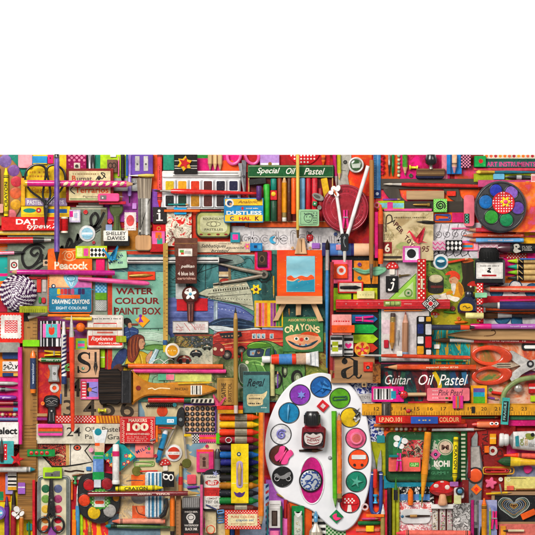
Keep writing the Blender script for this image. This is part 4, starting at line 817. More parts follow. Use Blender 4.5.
t = Th('ink_bottle','dark blue slanted ink bottle with yellow label on gnome book','ink bottle', q=.9); t.P('glass').p_(sp([(458,305),(462,299),(466,296),(472,296),(476,300),(477,310),(475,313),(460,313),(457.6,310)],4, True),0,9,'1e2648','glass',2); t.P('cap').l_((469,297.4,469,291.6),[(0,4),(1,4.6),(4.6,4.4),(6,3.4)],5,'1a1e34', PL, .9); t.P('label').p_(sp([(460,305),(464,303.4),(470,303.8),(472.6,307),(471,310.6),(461,310.4)],4, True),9,9.2,'e8b81c', PA, 0).L(sp([(462.6,307),(465,306),(467,308),(470,307)],4),.8,'4a3810').done()
button('tiny dark red bead below the gnome',453,308.4,2.4,'8c2030',2)
rod('chalk','short pale yellow chalk at the foot of gnome book','chalk',(465,315.4,483,315.6),[('stick','e4dc94','wax',[(0,2.6),(.6,3),(17.4,3),(18,2.6)])]).done()
brush('black handled flat brush with fat brown bristles and steel ferrule',552,316.4,483,315.4,4.4,'1a181a','c4c2be','6c4420',14,15,6.6, True)
t = rod('marker_pen','magenta and lilac capped pen lying above the bone folder','pen',(470,326.4,552,326.4),[('cap','d01478', PL, [(0,2.4),(1,2.9),(21,2.9)]),('barrel','b060b4', PL, [(21,2.6),(82,2.7)])]); along(t, 'brush pen no. 5',40,66,2,'e8d0ec'); t.done()

# set square, letter j, level
t = card('craft_paper','pale grey craft paper under the green set square', PA, 379.6,260.4,426,302,1,'c2bcba', PA); t.L([(398,261),(398,276)],.6,'8a3038').done()
t = card('ribbon','upright red ribbon with cream dots left of the gnome book','ribbon',417.4,259,426,300,.8,'c41a1c','cloth',.3); t.dots(419,261,425.4,299,4.6,.9,'f0e4d0'); t.done()
card('tag','slim cream tag on the upright red ribbon','tag',420.6,278.6,422.8,289,1,'e0d8b4', r=.5, done=True)
t = Th('set_square','translucent lime green set square with round hole','set square'); a, b, c = (416.4,273),(416.4,299.6),(388.6,299.6)
t.p_([a, b, c],0,1.2,'9cd050', PL, .4).G([(413.4,281.6),(413.4,297),(398,297)],'c4dca0', PL).C(408.6,293,4.4,'6a9a38', PL).C(408.6,293,3,'b4bc98', PL).C(408.6,293,1.2,'2a6c30').lines(415,277,416.2,298,16,.25,'2c5c18').L([(389.6,299),(415.8,274)],.5,'2c5c18').done()
t = tile('black letter tile with white italic j',386,276,398.4,292,'141414'); t.C(394,279.6,1.3,'f2ede6').L(sp([(391,283.4),(393.6,282.8),(393,287),(391.6,289.8),(388.6,290.4)],5),1.4,'f2ede6').C(389,289.6,1,'f2ede6').done()
def shroom(label, cx, y0, w, h, rot=0):
    t = Th('toadstool_charm', label, 'toadstool', rot=rot, piv=(cx, y0+h/2)); t.P('stem').p_(rr(cx-w*.22, y0+h*.4, cx+w*.22, y0+h, 1,3),0,1.6,'e8e0d4', PL, .4)
    t.P('cap').p_(sp([(cx-w/2, y0+h*.5),(cx-w*.36, y0+h*.16),(cx, y0),(cx+w*.36, y0+h*.16),(cx+w/2, y0+h*.5),(cx, y0+h*.56)],4, True),0,2.4,'d4201e', PL, .5)
    for a, b in ((-.25,.28),(.05,.14),(.26,.32),(0,.38),(-.36,.42)): t.C(cx+a*w, y0+b*h, w*.06,'f6f0ea', n=10)
    return t.done()
shroom('small red toadstool charm above the black j tile',392.4,261.4,12.4,13.6)
rod('brass_key','tiny brass screw lying over the corner of the green set square','screw',(399,276,411,274.6),[('head','8a7448', ME, [(0,1.6),(2,1.5)]),('shank','7a6840', ME, [(2,.9),(9,.8),(12,.2)])]).done()
# coloured panels
t = Th('colour_box','black tray of pink, orange, lime and yellow panels','box'); t.P('tray').box(330.6,256,380,332,0,1.4,'141416', GL, .5)
for x0, y0, x1, y1, c in ((331.8,260,352.2,283.6,'ee6486'),(354,260.6,378,284,'f4942c'),(331.8,288,351.4,310.6,'9cc81c'),(353.4,288,377.6,310.6,'d4dc10')): t.P('panel').box(x0, y0, x1, y1,1.4,2.6, c, GL, .3)
t.done()
t = tile('square orange eraser with white target ring on the pink panel',333.4,264,347.6,278.6,'ea4a0c',2.4); t.C(341.4,270.4,4.6,'d8d4d4').C(341.4,270.4,2.4,'e8581c').C(341.4,270.4,1.3,'c02c2c').done()
button('small purple button on the orange panel',359.6,264.4,2,'6c2878',2); button('small blue button with orange edge on the orange panel',359.6,278,2,'2a7c8c',2)
t = Th('leaf_clip','pale green double leaf clip under the ochre brush tip','clip'); t.p_(sp([(352.6,268.4),(358,267.8),(365,270),(370,268.4),(377,266.6),(385.6,267.4),(386.4,271),(381,274.6),(375,276),(370,273.6),(365,274.4),(358,272.4)],4, True),0,2.6,'7cba94', PL, .9).L(sp([(356,269.6),(366,271.6),(383,269.6)],4),.5,'4c8a68').done()
t = Th('nib_box','red framed cream box holding a black dip pen nib','box'); t.P('frame').box(337.8,281.6,363.2,293.2,0,2.4,'c82420', GL, .4); t.P('card').box(339.4,283,361.6,291.6,2.4,2.5,'dcd0c0', PA, .2,0); t.P('nib').l_((340,287.4,361.4,287.4),[(0,1.2),(4,1.6),(13,1.7),(16,1.9),(18,1.2),(21.4,.2)],3.4,'18181c', ME, .6).done()
t = card(ER, 'pale cream eraser on the yellow panel', ER, 357,291,374.6,298.6,2,'e4de9c', RU, .6); t.w_(360,293.6,372,296,1,'c8c088',1.4).done()
t = Th('paint_tube','paint tube banded blue, white and indigo at the foot of round red tin','paint tube', q=.85); p = (322,249.6,380,249.6)
t.P('crimp').l_(p, [(0,7),(8,6.6)],4,'2a2c6c', PL, .3)
for i, (a, b, c) in enumerate(((8,16,'4a7cc4'),(16,20,'8cb4e0'),(20,29,'3a6cb8'),(29,32,'1c1c6c'),(32,49,'e0b490'))): t.P('band').l_(p, [(a, 6.4),(b, 6.3)],4, c, PL, .55)
t.P('cap').l_(p, [(49,5),(50,5.6),(56,5.4),(57,4.4)],4,'b0b4b8', PL, .7).done()
brush('pale blue brush standing upright beside the easel, bristles at top',326.8,368,327.4,239,4.4,'3c88c0','d0ccc8','2c1c14',20,11,4.4, belly=.85)
rod(PE, 'dark red pencil standing right of the pale blue brush', PE, (332,262,331.4,378),[('barrel','9c1c1c', LA, [(0,1.8),(108,1.8)]),('sharpened_wood','a87850', WY, [(108,1.7),(116,.3)])]).done()
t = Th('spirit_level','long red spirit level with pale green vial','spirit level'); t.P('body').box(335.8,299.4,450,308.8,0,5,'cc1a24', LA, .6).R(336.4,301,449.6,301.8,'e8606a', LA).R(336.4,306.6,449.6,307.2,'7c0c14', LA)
t.R(383.6,300.8,401,306.4,'8c8a50').w_(404,303,412,304.6,1,'f0c0b8',1); t.P('vial').l_((385,303.6,400,303.6),[(0,1.4),(1,2.2),(14,2.2),(15,1.4)],5.2,'a8c068','glass',.7, foot=0)
t.P('vial_mark').l_((385,303.6,400,303.6),[(5,2.26),(5.6,2.26)],5.2,'3a4a18', PL, .7, foot=0).l_((385,303.6,400,303.6),[(9.4,2.26),(10,2.26)],5.2,'3a4a18', PL, .7, foot=0)
for x in (346,357,368,379): t.P('screw').disc(x, 303.8,.8,5,5.3,'e89898', ME, .1, n=10)
t.done()
t = Th('diamond_tile','black and white swirl diamond with red centre on the spirit level','tile', rot=45, piv=(430.4,303.6)); t.box(424,297.2,436.8,310,0,2,'e8e6e2', GL, .4)
for r in (6.2,4.6,3.1): t.L(rr(430.4-r, 303.6-r, 430.4+r, 303.6+r),.9,'141414', closed=1)
for a, b in ((-4.6,0),(4.6,0),(0,-4.6),(0,4.6)): t.C(430.4+a, 303.6+b, 1.7,'141414').C(430.4+a, 303.6+b, .8,'e8e6e2')
t.C(430.4,303.6,2.2,'d8202c').done()
# notebook with pencils, arrows
t = Th('sketch_pad','white sketch pad with teal spine under two pencils','sketch pad'); t.P('cover').box(379,308,431,362.4,0,1.6,'2c6a60', GL, .3); t.P('pages').box(381.4,308,429.4,361.4,1.6,3.4,'dcd6d2', PA, .3); t.R(382,320,396,334,'e0c8d0').R(400,309,418,360.6,'d4cccc').R(382,357,429,357.6,'6a8a84').done()
pen('stubby yellow pencil with dark eraser pointing down on the sketch pad',393,313,392,351.6,5.6,'c8841c', lead='4a3a30', wood='c89858', end='eraser', ec='4a3c38', tip=9)
pen('natural wood pencil with blue end pointing up on the sketch pad',405,356,405.6,310.6,6.4,'bc8c6c', lead='8a3c34', wood='d4a088', tip=12, end='dip', ec='90a8c8', k='woody')
t = Th('painted_tin','narrow rounded tin with black grid and white, blue, yellow and red blocks','tin'); t.P('tin').p_(rr(416.6,316,432,355.4,2.4,4),0,5,'121214', GL, 1)
for x0, y0, x1, y1, c in ((418.6,316.8,424,321.6,'dcdce0'),(426,316.8,430.8,321.4,'e0a414'),(417.4,324,423.4,333.6,'1a2c6c'),(425.4,324,431.4,334.6,'dcdce0'),(417.4,336.4,423.4,343.6,'d8d8d8'),(425.2,336.4,431.4,347.6,'cc1a20'),(417,346,423.6,354,'dc9c14'),(426,349.6,431,354.4,'dcdce0')): t.R(x0, y0, x1, y1, c, GL, .8)
t.done()
artcard('teal and yellow striped batik cloth left of the orange scissors',431,326,470.6,366,['1c6c6c','2c9c98','c89c24','1c8484','2aa4a0','8c7c20'],70,1,(1,.25), True, 'fabric_scrap','fabric').done()
rod('marker_pen','navy pen with orange end above the batik cloth','pen',(474,327.4,431,327.2),[('tip','1c1618', PL, [(0,1.4),(5,2)]),('end','f04e12', PL, [(5,2.4),(14,2.7)]),('barrel','1e2844', PL, [(14,2.8),(43,2.7)])]).done()
t = rod(PB, 'red handled brush with brown point and white ferrule over the batik cloth', PB, (552,341.6,431.6,340.2),[('handle','c4181e', LA, [(0,2),(78,2.4)]),('ferrule','e4e2de', ME, [(78,2.1),(80,2.2),(102,1.9)]),('bristles','543418','brx',[(102,1.8),(108,2.6),(114,1.4),(120,.2)])])
along(t, 'Forte Synthetics  10',26,62,2,'f0d0c8'); t.done()
t = Th('bone_folder','pale wooden bone folder with hooked notch and long point','folder tool'); t.p_(sp([(446,335),(456,332.4),(470,330),(490,328.8),(520,329),(550,329),(550,340),(520,340),(480,340),(462,338)],4, True),0,3,'c49c6c', WX, 1).L(sp([(484,336),(492,335.4),(495.4,333),(494,330.4),(491,330.6)],4),1.1,'5c3c20').L(sp([(456,335),(472,335.6),(486,336)],4),.5,'8a6438').done()
# arrows
def arrow(label, x0, y0, x1, y1, c, h=1.2): t = Th('arrow_flag', label, 'sticky flag'); t.p_([(x0, y0),(x1-5, y0),(x1,(y0+y1)/2),(x1-5, y1),(x0, y1)],0, h, c, GL, .2); return t
card('tray','black card behind the coloured arrow flags','card',330,312,380,360,.6,'16161a', done=True)
t = card('small_carton','pale pink carton with red blurred word left of blue arrow','box',331.6,314.4,351.4,334.6,2.6,'f0a4a0', GL); t.w_(333.6,319.6,349.4,322.6,1,'d02c2c',2).done()
arrow('blue arrow flag under a pink peg',352.2,314.8,378,323.4,'1a6ca8').done(); arrow('bright green arrow flag',353,324.6,378,333.4,'18a848').done(); arrow('lime green arrow flag',353,334.6,378.4,343.2,'a4c814').done(); arrow('dark red arrow flag behind the flower badge',352,343.8,378,352.4,'c0301c').done()
t = card(ER, 'orange rubber bar covering the start of green arrow', ER, 331.6,325,354.4,332.6,2,'ea5a18', RU, .5); t.w_(337,327,347,330.4,2,'c04810',1.2).done()
peg('pink clothes peg lying on the blue arrow',355.4,319,373.6,319,5.4,'e8188c')
t = card('small_box','white and black box with lime square left of flower badge','box',330,335.4,342.6,356,3,'8e8c8c', GL); t.R(330.6,337,342,339.8,'1c1a1a').R(330.6,344.6,342,347,'1c1a1a').R(330.6,340,342,344,'e4e2e0').R(330.6,350,342,353.6,'e4e2e0').R(332,341.4,338,351.4,'a4b014').R(332.4,345.6,337.6,347,'dfe0c0').done()
t = card('small_box','white and black box with hot pink heart left of flower badge','box',343.4,335.4,353.4,356,3,'dedcda', GL); t.R(344,338,353,341,'1c1a1a').R(344,348.6,353,350.6,'1c1a1a').R(344,353,353,355,'3a3838').G(sp([(348.4,348.6),(345,345),(346.4,343),(348.4,344.4),(350.4,343),(351.8,345)],3, True),'f0308c').done()
t = badge('yellow wooden badge with red five petal flower',362.4,349.4,7.8,'e8a83c','ecb43c')
for i in range(5): a = -1.57+i*1.2566; t.L([(362.4+1*math.cos(a),349.4+1*math.sin(a)),(362.4+5*math.cos(a),349.4+5*math.sin(a))],1.4,'d0301c').C(362.4+5*math.cos(a),349.4+5*math.sin(a),1.7,'d0301c')
t.C(362.4,349.4,1.5,'e83878').done()
t = card('letter_block','kraft letter block with big black serif a','letter block',331,357,374.6,383,4,'bf9266', WX, .5); t.R(331.6,358,334.4,371,'e87c84').R(331.6,373,334.4,378,'c03030')
K = '17130f'
t.C(344.6,361.4,2.9, K).L(sp([(342.6,360.6),(345,357.9),(349.6,357.6),(353.6,360)],5),1.5, K).G([(353.2,359.4),(357.8,360.6),(357.8,375.6),(353.2,375.6)], K).L(sp([(355,374),(357.4,377.6),(360,377.4),(361.4,374.6)],5),1.5, K).G(sp([(353.6,365.6),(347,367.4),(341.8,370),(341,374.4),(343,378),(346.6,377.4),(346,371.4),(349,368.6)],4, True), K).L(sp([(344,377),(348.6,378.2),(353.4,374.6)],5),1.2, K).done()
t = tile('red tile with dark flower and grey eye on the a block',363.4,362,373,371.4,'d82c1c',2); t.G(flower(367.8,366.6,4,5,.2),'e84830').C(367.8,367.4,1.9,'2a2420').C(367.8,367.6,1,'6ca0a0').done()
t = artcard('brown lattice leaf scrap at the end of letter block',372.6,363.6,380.4,383,['7a4a24','9c6430','4a2a14','8c5428'],160,1.4); t.done()
t = tile('cream tile with dark seated figure under the a block',361.6,381.6,366.6,387.2,'b89870',1.2); t.C(364,384.6,1.3,'3a2a20').done()
t = card('label','grey label printed EDITION at the edge of palette','label',354,394,376,402.6,.6,'b8b6b4'); t.T('EDITION',356,396,370,398.8,'6a6866').R(372,398,376,401,'d0cec8').done()
# guitar pastel box
t = Th('pastel_box','dark pastel box with white script title and colour strokes','box'); t.P('lid').box(379.6,364.4,470,411,0,4,'22262c', GL, .6)
t.G(rr(380,371,469.6,410.6), art(['14181c','20303c','101418','5c1c20','18242c','2c5a54','14181c','8c2420'],40,(.6,.35)))
for pts, w, c in (([(386,372),(392,392),(390,410)],3,'7c2028'),([(424,371),(428,388),(424,408)],5,'8c2034'),([(434,372),(440,386),(434,400)],4,'d8b820'),([(452,372),(458,390)],6,'1c4468'),([(464,372),(466,384)],5,'2c6a90'),([(404,372),(400,390),(410,408)],4,'2a5a44'),([(416,378),(420,400)],3,'6a2024')): t.L(sp(pts, 4), w, c)
t.T('Guitar',385,375,411,384.6,'f4f2ee',.002,.35).T('Oil',418.6,374.6,434,385,'f4f2ee',.002,.35).T('Pastel',439,374.6,468,385.4,'f4f2ee',.002,.35).done()
rod(PB, 'thin orange red brush with steel end crossing the flower badge', PB, (470,357.6,360.6,355),[('handle','dc4814', LA, [(0,1.4),(3,2),(80,2),(89,1.4)]),('ferrule','ccc8c2', ME, [(89,1.2),(105,.9)]),('bristles','e8e4dc','brx',[(105,.9),(109.4,.2)])]).done()
t = pen('orange red pencil with white print along top of the dark pastel box',476,367.6,384,367.2,5.8,'e05010', lead='b83a18', wood='cc9868', tip=13, txt=('aquarell color 8730',18,50))
t = Th('pencil_sharpener','magenta framed sharpener box with black and white bars','pencil sharpener'); t.P('frame').box(371.6,386.6,404,402,0,2.4,'e8188c', GL, .5); t.P('panel').box(373.6,388.6,393,399.6,2.4,2.6,'e8e6e4', GL, .2,0)
for i, w in enumerate((1,2.2,1.2,.8,2,1)): t.R(374.4+i*3,388.8,374.4+i*3+w, 399.4,'1a1a1a')
t.R(391,391,396,398.6,'20a0b8').done()
rod('match','pale wooden matchstick right of the big ladybird','matchstick',(403,394.6,426,394.4),[('stick','d8b890', WX, [(0,2),(23,2)])], n=4, fz=.8).done()
def ladybird(label, cx, cy, r, a=0):
    t = Th('ladybird', label, 'ladybird', rot=a, piv=(cx, cy)); t.P('body').d_(cx, cy, r, 0, r*.6,'cc1620', PL, ry=r*1.1, n=18); t.P('head').d_(cx, cy-r*.95, r*.5,0, r*.4,'141214', PL, n=12); t.z = r*.62
    t.P('spots')
    for x, y in ((-.45,-.2),(.45,-.2),(-.4,.4),(.4,.4)): t.d_(cx+x*r, cy+y*r, r*.2, r*.4, r*.16,'141214', PL, n=8, foot=0)
    t.P('antennae').tube([(cx-r*.2, cy-r*1.2, r*.3),(cx-r*.7, cy-r*1.8, r*.3)], r*.09,'141214', n=4, foot=0).tube([(cx+r*.2, cy-r*1.2, r*.3),(cx+r*.7, cy-r*1.8, r*.3)], r*.09,'141214', n=4, foot=0); return t.done()
ladybird('big red ladybird on the black bars of the magenta sharpener box',403.6,394.4,3.9,-70)
t = Th(ER, 'pink slab eraser with dark script lettering beside the striped tag', ER); t.P('body').box(427,388,469.6,401,0,4,'ee7c88', RU, 1.6); t.T('Pink Pearl',438,389.6,463,395.6,'5a2c40',.008,.35).w_(439,397,448,399,1,'8a3c4c',1.2)
for i in range(9): t.C(433+(i % 3)*2,390.6+(i//3)*3.6,.6,'f8e4e4', n=8)
t.C(446.6,398,1.6,'2c6a30', ry=1).C(449.6,398.2,1.4,'c02024').done()
t = tile('striped pink, green and orange tag over the pink slab eraser',452.6,395.6,463,408.4,'e8389c',1.6); t.R(455.4,396,457,408,'f06c1c').R(457,396,458.6,408,'6a9078').R(458.8,396,460,408,'e84818').done()
t = Th('framed_tag','yellow framed tag with purple, teal and green bars','tag'); t.P('frame').box(471,385.6,487.4,403.6,0,2.2,'f0a818', GL, .4).R(473.6,388.4,485,393,'7050a0').R(473.6,392.4,485,397,'1ca4c4').R(473.6,396.8,485.4,403.4,'5cb42c').done()
t = Th('paint_box_tin','large old tin printed WATER COLOUR PAINT BOX with ship, bus and children','paint box'); t.P('lid').box(107,250,328,402,0,2.2,'548878', GL, .6)
def O(c, pts, n=4, ol='1c2420', w=.45, closed=1):
    p = sp(pts, n, True) if n else pts; t.G(p, c)
    if ol: t.L(p, w, ol, closed=1)
def LL(c, w, *ps):
    for p in ps: t.L(sp(p, 4) if len(p) > 2 else p, w, c)
t.R(107.4,250.4,112,396,'c83c1c').R(112,251,262,254.4,'b83c1c')
t.G(rr(112,272,168,330), art(['5c9484','74a894','88b4a0','689c8a'],22)).G(rr(112,330,168,396), art(['84ac94','a4c0a0','6c9878','94b898','5c8464'],30,(.4,1))).G(rr(112,254.4,256,272), art(['30606c','5c8c90','28505c','a4bcb4','4c7c80'],50,(.25,1)))
t.G(rr(168,256,262,302), art(['183c3c','34686a','4c8484','1c4848','5c9490'],34,(1,.4))).scat(168,258,262,298,140,['16302e','245450','4c8486','7ca8a0','2c6064'],.6,4).scat(113,274,168,286,30,['68a08c','8cbca4','4c8474'],.7,5)
LL('142a28',.7,[(186,290),(206,262)],[(206,262),(214,258)],[(176,262),(200,282)],[(206,256),(205,292)],[(246,262),(222,278)],[(232,268),(248,258),(254,264)],[(190,276),(228,262)],[(240,262),(251,281)],[(196,262),(188,288)],[(172,280),(192,268)])
for q in range(9): LL('2c5450',.3,[(170,262+q*4),(190+q, 290)],[(234,264+q*2),(258,270+q*2)])
O('788880',[(216,258),(236,254.6),(244,262),(226,265)])
t.G(rr(262,254,327.6,332), art(['0c2426','1c4440','2c5450','183434','4c7460'],34)).scat(263,256,327,330,120,['0c1c1c','3c6c60','5c8c7c','2c3c2c','8c9c7c'],.7,3.5).L(ci(264,275,7, n=24),1.2,'141c1c', closed=1)
for q in range(10): LL('141c1c',1.4,[(264+6.6*math.cos(q*.628),275+6.6*math.sin(q*.628)),(264+8.4*math.cos(q*.628),275+8.4*math.sin(q*.628))])
t.G(rr(287.6,333,327.6,401.6), art(['3c4c1c','8c8c3c','5c6c2c','a09848','6c3c24','2c3414'],44)).scat(288,334,327,398,110,['2c3414','b4ac5c','8c5c34','6c7c3c','1c2010','c8c07c'],.8,3)
# liner
O('d0b488',[(218.6,266),(230.6,265),(231.4,289),(219,290)],0); t.R(218.6,264.6,231,271.6,'1a2040').R(218.6,274.6,231,276.4,'e0d4b8').R(218.8,276.8,231,278,'1a2040')
O('b83020',[(219.6,281),(223,278.6),(228,279),(231,283),(230.6,288),(224,289.6),(219.6,287)]); t.G([(222,281),(226,280.6),(225,285),(222,284)],'dc6c50').G([(228,266),(230.6,265.6),(231.2,288),(228.6,288.4)],'8c7450')
O('b4b49c',[(197,294),(206,289),(213,288),(213,285),(246,281),(249,286),(252,293),(254,311),(240,304.6),(216,300)],0); t.scat(206,287,248,301,120,['7c806c','d0d0bc','5c6458','98a090','dcdccc'],.6,2.4)
LL('2c2820',.5,[(208,294),(250,288.6)],[(206,297),(251,294)],[(213,285.4),(246,281.6)],[(220,300.6),(253,306)],[(199,294.6),(240,303.6)])
for q in range(15): t.R(213+q*2.4,289.6-q*.2,214.2+q*2.4,291.6-q*.2,'3c3424').C(212+q*2.7,297.6+q*.16,.5,'3c3424', n=6)
for q in range(6): O('d8ccac',[(214+q*5.4,286.6-q*.5),(218+q*5.4,286-q*.5),(217.6+q*5.4,288-q*.5),(214.4+q*5.4,288.4-q*.5)],0,'4a4430',.3)
t.G([(168,298),(198,296),(216,301),(240,306),(254,316),(252,321),(232,319),(214,327),(168,338)], art(['505c94','3c4878','6470a4','465288','7884b0'],44,(.3,1)))
LL('242a5c',.6,[(196,297),(216,302),(240,308),(254,317)],[(168,318),(212,318)]); LL('7c84c0',.5,[(176,306),(214,308),(250,318)],[(170,312),(216,313)],[(180,301),(214,304)])
for q in range(12): t.C(204+q*3.6,306+q*.6,.5,'c8d0e0', n=6)
O('8898a4',[(213.6,301),(217.6,301),(217.6,345),(213.6,345)],0, None); t.R(216,303,216.8,343,'c4d0d8')  # upright pale strip: glare of plastic wrap painted into the lid print
O('1c3450',[(208,325),(220,318.6),(240,319),(256,324),(262,328),(240,330),(220,328)]); LL('5c7c9c',.5,[(212,324),(226,320),(246,323)],[(220,326),(240,325),(256,327)])
O('ccd4d4',[(208,326.4),(222,326),(240,329),(256,327.6),(262,330),(262,333),(238,335),(220,333)]); LL('8c9ca4',.5,[(214,329),(240,332),(260,330.4)])
t.G(rr(262,327,287.6,333), art(['6c7cb0','8c98c4','5c6ca0'],50))
# road, bus, car
t.G(rr(168,338,287.6,401), art(['8c8464','5c5c3c','3c4c2c','747c54','a89c7c','2c3c24'],44)).scat(168,340,287,401,220,['2c3420','9c9874','5c6440','b4ac88','1c2014','7c5c3c','6c7c50'],.8,3)
t.G([(210,338),(218,332),(240,331),(262,329.6),(287,331),(287,358),(256,357),(226,359),(212,352)], art(['c03428','9c2420','d04838','8c2020','d86450'],60,(.4,1)))
LL('5c1410',.5,[(210,338),(218,332),(240,331),(262,329.6),(287,331)],[(214,342),(250,340),(287,338)],[(226,358),(256,356.6)]); LL('e0a860',.8,[(216,346),(234,343),(262,342),(287,341)]); LL('e8a090',.6,[(214,336),(222,333.6),(250,332)],[(214,349),(232,347)])
O('1c2830',[(219,333.6),(241,332),(242,336),(236,338.6),(222,338)],0)
for q in range(6): t.C(222.4+q*3.2,336.4-q*.2,1,'b08468', n=8).C(222.4+q*3.2,335.4-q*.2,.7,'3a2418', n=8)
for x in (252.4,257,261.6,270): O('8cacb8',[(x, 334),(x+3.4,333.8),(x+3.4,338.4),(x, 338.6)],0,'e8e0d4',.6); t.G([(x+.5,338),(x+.5,335.4),(x+2.6,338)],'2c4c5c')
for x, y, r in ((227,355,5),(241,351,5)): t.C(x, y, r, '1a1616').C(x, y, r*.62,'5c544c').C(x, y, r*.3,'b0a898')
O('8c2c28',[(212,346),(218,343),(224,347),(224,355),(216,356),(211,352)]); t.C(215,349,1.7,'e8d8b0').C(221.6,350,1.5,'e8d8b0')
GA = art(['34602c','4c7c3c','6c9454','447038','7ca068'],50)
O(GA, [(240,358),(247,349),(256,342),(268,341),(280,346),(287,352),(287,392),(270,393),(246,389),(238,377)],4,'16280c',.7)
O('4c8020',[(247,346),(254,342),(266,342.4),(272,346),(262,348),(250,348.6)]); LL('a4d060',.6,[(249,345),(256,342.8),(266,343.4)])
O('24384c',[(247.6,350),(256,348.6),(264,350),(262,357),(248.6,356.6)]); t.G([(250,351),(256,350),(254,355.6),(250,355.6)],'7c98a8').C(258.6,352.6,1.4,'b08868').C(253,353.4,1.3,'b08868').C(258.6,351.4,1.1,'4a2c1c'); O('34506c',[(267,349),(275,350),(276,356),(266,357)]); LL('9cc868',.7,[(248,357.6),(256,358),(266,357)],[(265.4,349),(263,357.6)])
O('5c8c44',[(240,362),(252,359),(266,361),(270,374),(262,384),(250,386),(242,380)],4,'24400f'); LL('a8d878',.6,[(246,362),(256,361),(266,365)],[(252,364),(262,366),(266,374)]); LL('2c5418',.6,[(254,362),(258,374),(256,384)])
O('7c8878',[(239,366),(244,364),(248,369),(248,379),(244,384),(240,380)],4,'c8d0c0',.7)
for q in range(5): LL('2c342c',.5,[(240.6+q*1.5,367),(240.8+q*1.5,381)])
O(GA, [(284,350),(296,353),(304,362),(305,376),(300,388),(284,393)],4,'16280c',.7); t.C(297,378,6,'16180f', ry=8, n=24).C(297.6,378,3.6,'6c7858', ry=5).C(297.6,378,1.8,'b4bc9c', ry=2.6); LL('a4d060',.6,[(288,354),(297,358),(301,366)])
for x, y, rx, ry in ((276,380,6.4,9),(284.6,371,3,7)): t.C(x, y, rx, '16180f', ry=ry, n=26).C(x+.6, y, rx*.62,'6c7858', ry=ry*.62, n=24).C(x+.6, y, rx*.34,'b4bc9c', ry=ry*.34)
O('4c7c38',[(264,362),(274,358),(286,362),(287,368),(278,366),(268,372)],4,'24400f'); t.C(247,362.4,1.8,'e4e0b8').C(262.6,364,1.8,'e4e0b8'); LL('a8aca0',1.2,[(240,387),(254,390),(272,391)])
# children at the sea wall, seen from behind
LL('3c5c4c',.6,[(132,329),(168,328)],[(150,329),(150,340)],[(158,328),(158,342)],[(164,328),(164,340)]); O('a4c4ac',[(134,333),(150,330),(168,334),(168,342),(150,340),(136,340)],4, None); O('6c9c4c',[(143,347),(152,344.6),(162,345),(168,348),(158,350),(146,350)],4,'3c6428',.5)
for q in range(5): LL('dce8dc',.5,[(138,334+q*1.6),(150,332.6+q*1.8),(166,336+q*1.4)])
O('2c4880',[(123,330),(127,326.6),(132,327),(138,330),(136.6,336),(128,342),(122,342)],4,'141c38',.5); LL('6c8cbc',.6,[(125,333),(130,331),(136,332)],[(125,338),(131,336)]); LL('18284c',.6,[(128,328),(130,335),(127,341)])
O('241a16',[(123,321),(126,318),(130,319.6),(131,323.6),(127,326)]); O('c08c68',[(128,323.6),(131,323),(131.6,327),(128.4,328)],3, None); t.R(131,323.6,138,325.4,'7c3420')
O('2c3c6c',[(112,362),(119,351),(126,349),(126,358),(120,366),(112,370)],4,'141c38'); O('5c3424',[(113,368),(120,364),(124,370),(118,380),(112,382)],4, None); t.G(rr(112,374,121,396),'44603c').scat(112,372,124,396,40,['2c4424','7c9c5c','8c4c34','5c7c48'],.8,3)
O('ccA820'.lower(),[(126,360),(131,353),(139,351),(147,354),(151,360),(150,372),(144,390),(128,392),(122,378)],4,'5c4408',.5)
for p in ([(131,356),(134,366),(131,380)],[(139,354),(141,364),(138,376)],[(146,357),(146,366),(143,374)],[(128,364),(127,376)]): LL('94740f',.9, p); LL('ecd46c',.6,[(a+1.3, b) for a, b in p])
O('7c3420',[(127,352),(128,341),(133,335.6),(139,334.6),(143.6,337),(144,342),(140,347),(138,354),(133,362),(128,360)],4,'2c100a',.5)
for p in ([(131,339),(130,348),(131,358)],[(135,337),(133.6,346),(134,356)],[(138,337),(136.6,345),(137,352)]): LL('b0602c',.6, p); LL('481a10',.6,[(a+1.2, b) for a, b in p])
O('d09c78',[(139,340),(142.6,338.6),(144,341),(145,344),(143.6,345.6),(143.8,348),(140.6,349.6),(138.6,346)],3,'7c4830',.35); t.C(142.8,342,.45,'24140c', n=8); LL('a03c30',.5,[(143.6,346.4),(142.4,346.7)])
O('d09c78',[(146,357),(150,352),(152,351),(152,355),(149,362),(146,362)],3,'7c4830',.35); O('a8c4cc',[(148,363),(155,348.6),(159,350),(152,366)],0,'4c646c',.4); LL('f0f4f0',.6,[(150,360),(156,350)])
for a in (158,170): t.L(ci(a, 382,6, n=20),.6,'2c3c34', closed=1); LL('e0e4dc',.7,[(a-8,364),(a, 359),(a+8,364)],[(a-4,374),(a, 370),(a+6,372)])
O('34241c',[(171,351),(178,347),(185,352),(181,361),(173,360)]); O('7c2c20',[(183,358),(188,353),(193,358),(192,368),(184,368)]); t.C(188,352,2.2,'3a2018')
t.scat(150,352,168,396,60,['5c7c50','c0d0b4','3c5c38','84a47c'],.6,3)
BR = '7c1c14'
t.T('WATER',115.6,288,153,294.4, BR, .035).T('COLOUR',114.6,297.6,159.4,304.2, BR, .035).T('PAINT BOX',114.6,307.6,161,314.8, BR, .03).R(113.6,307,114.8,316,'3a1a14').done()
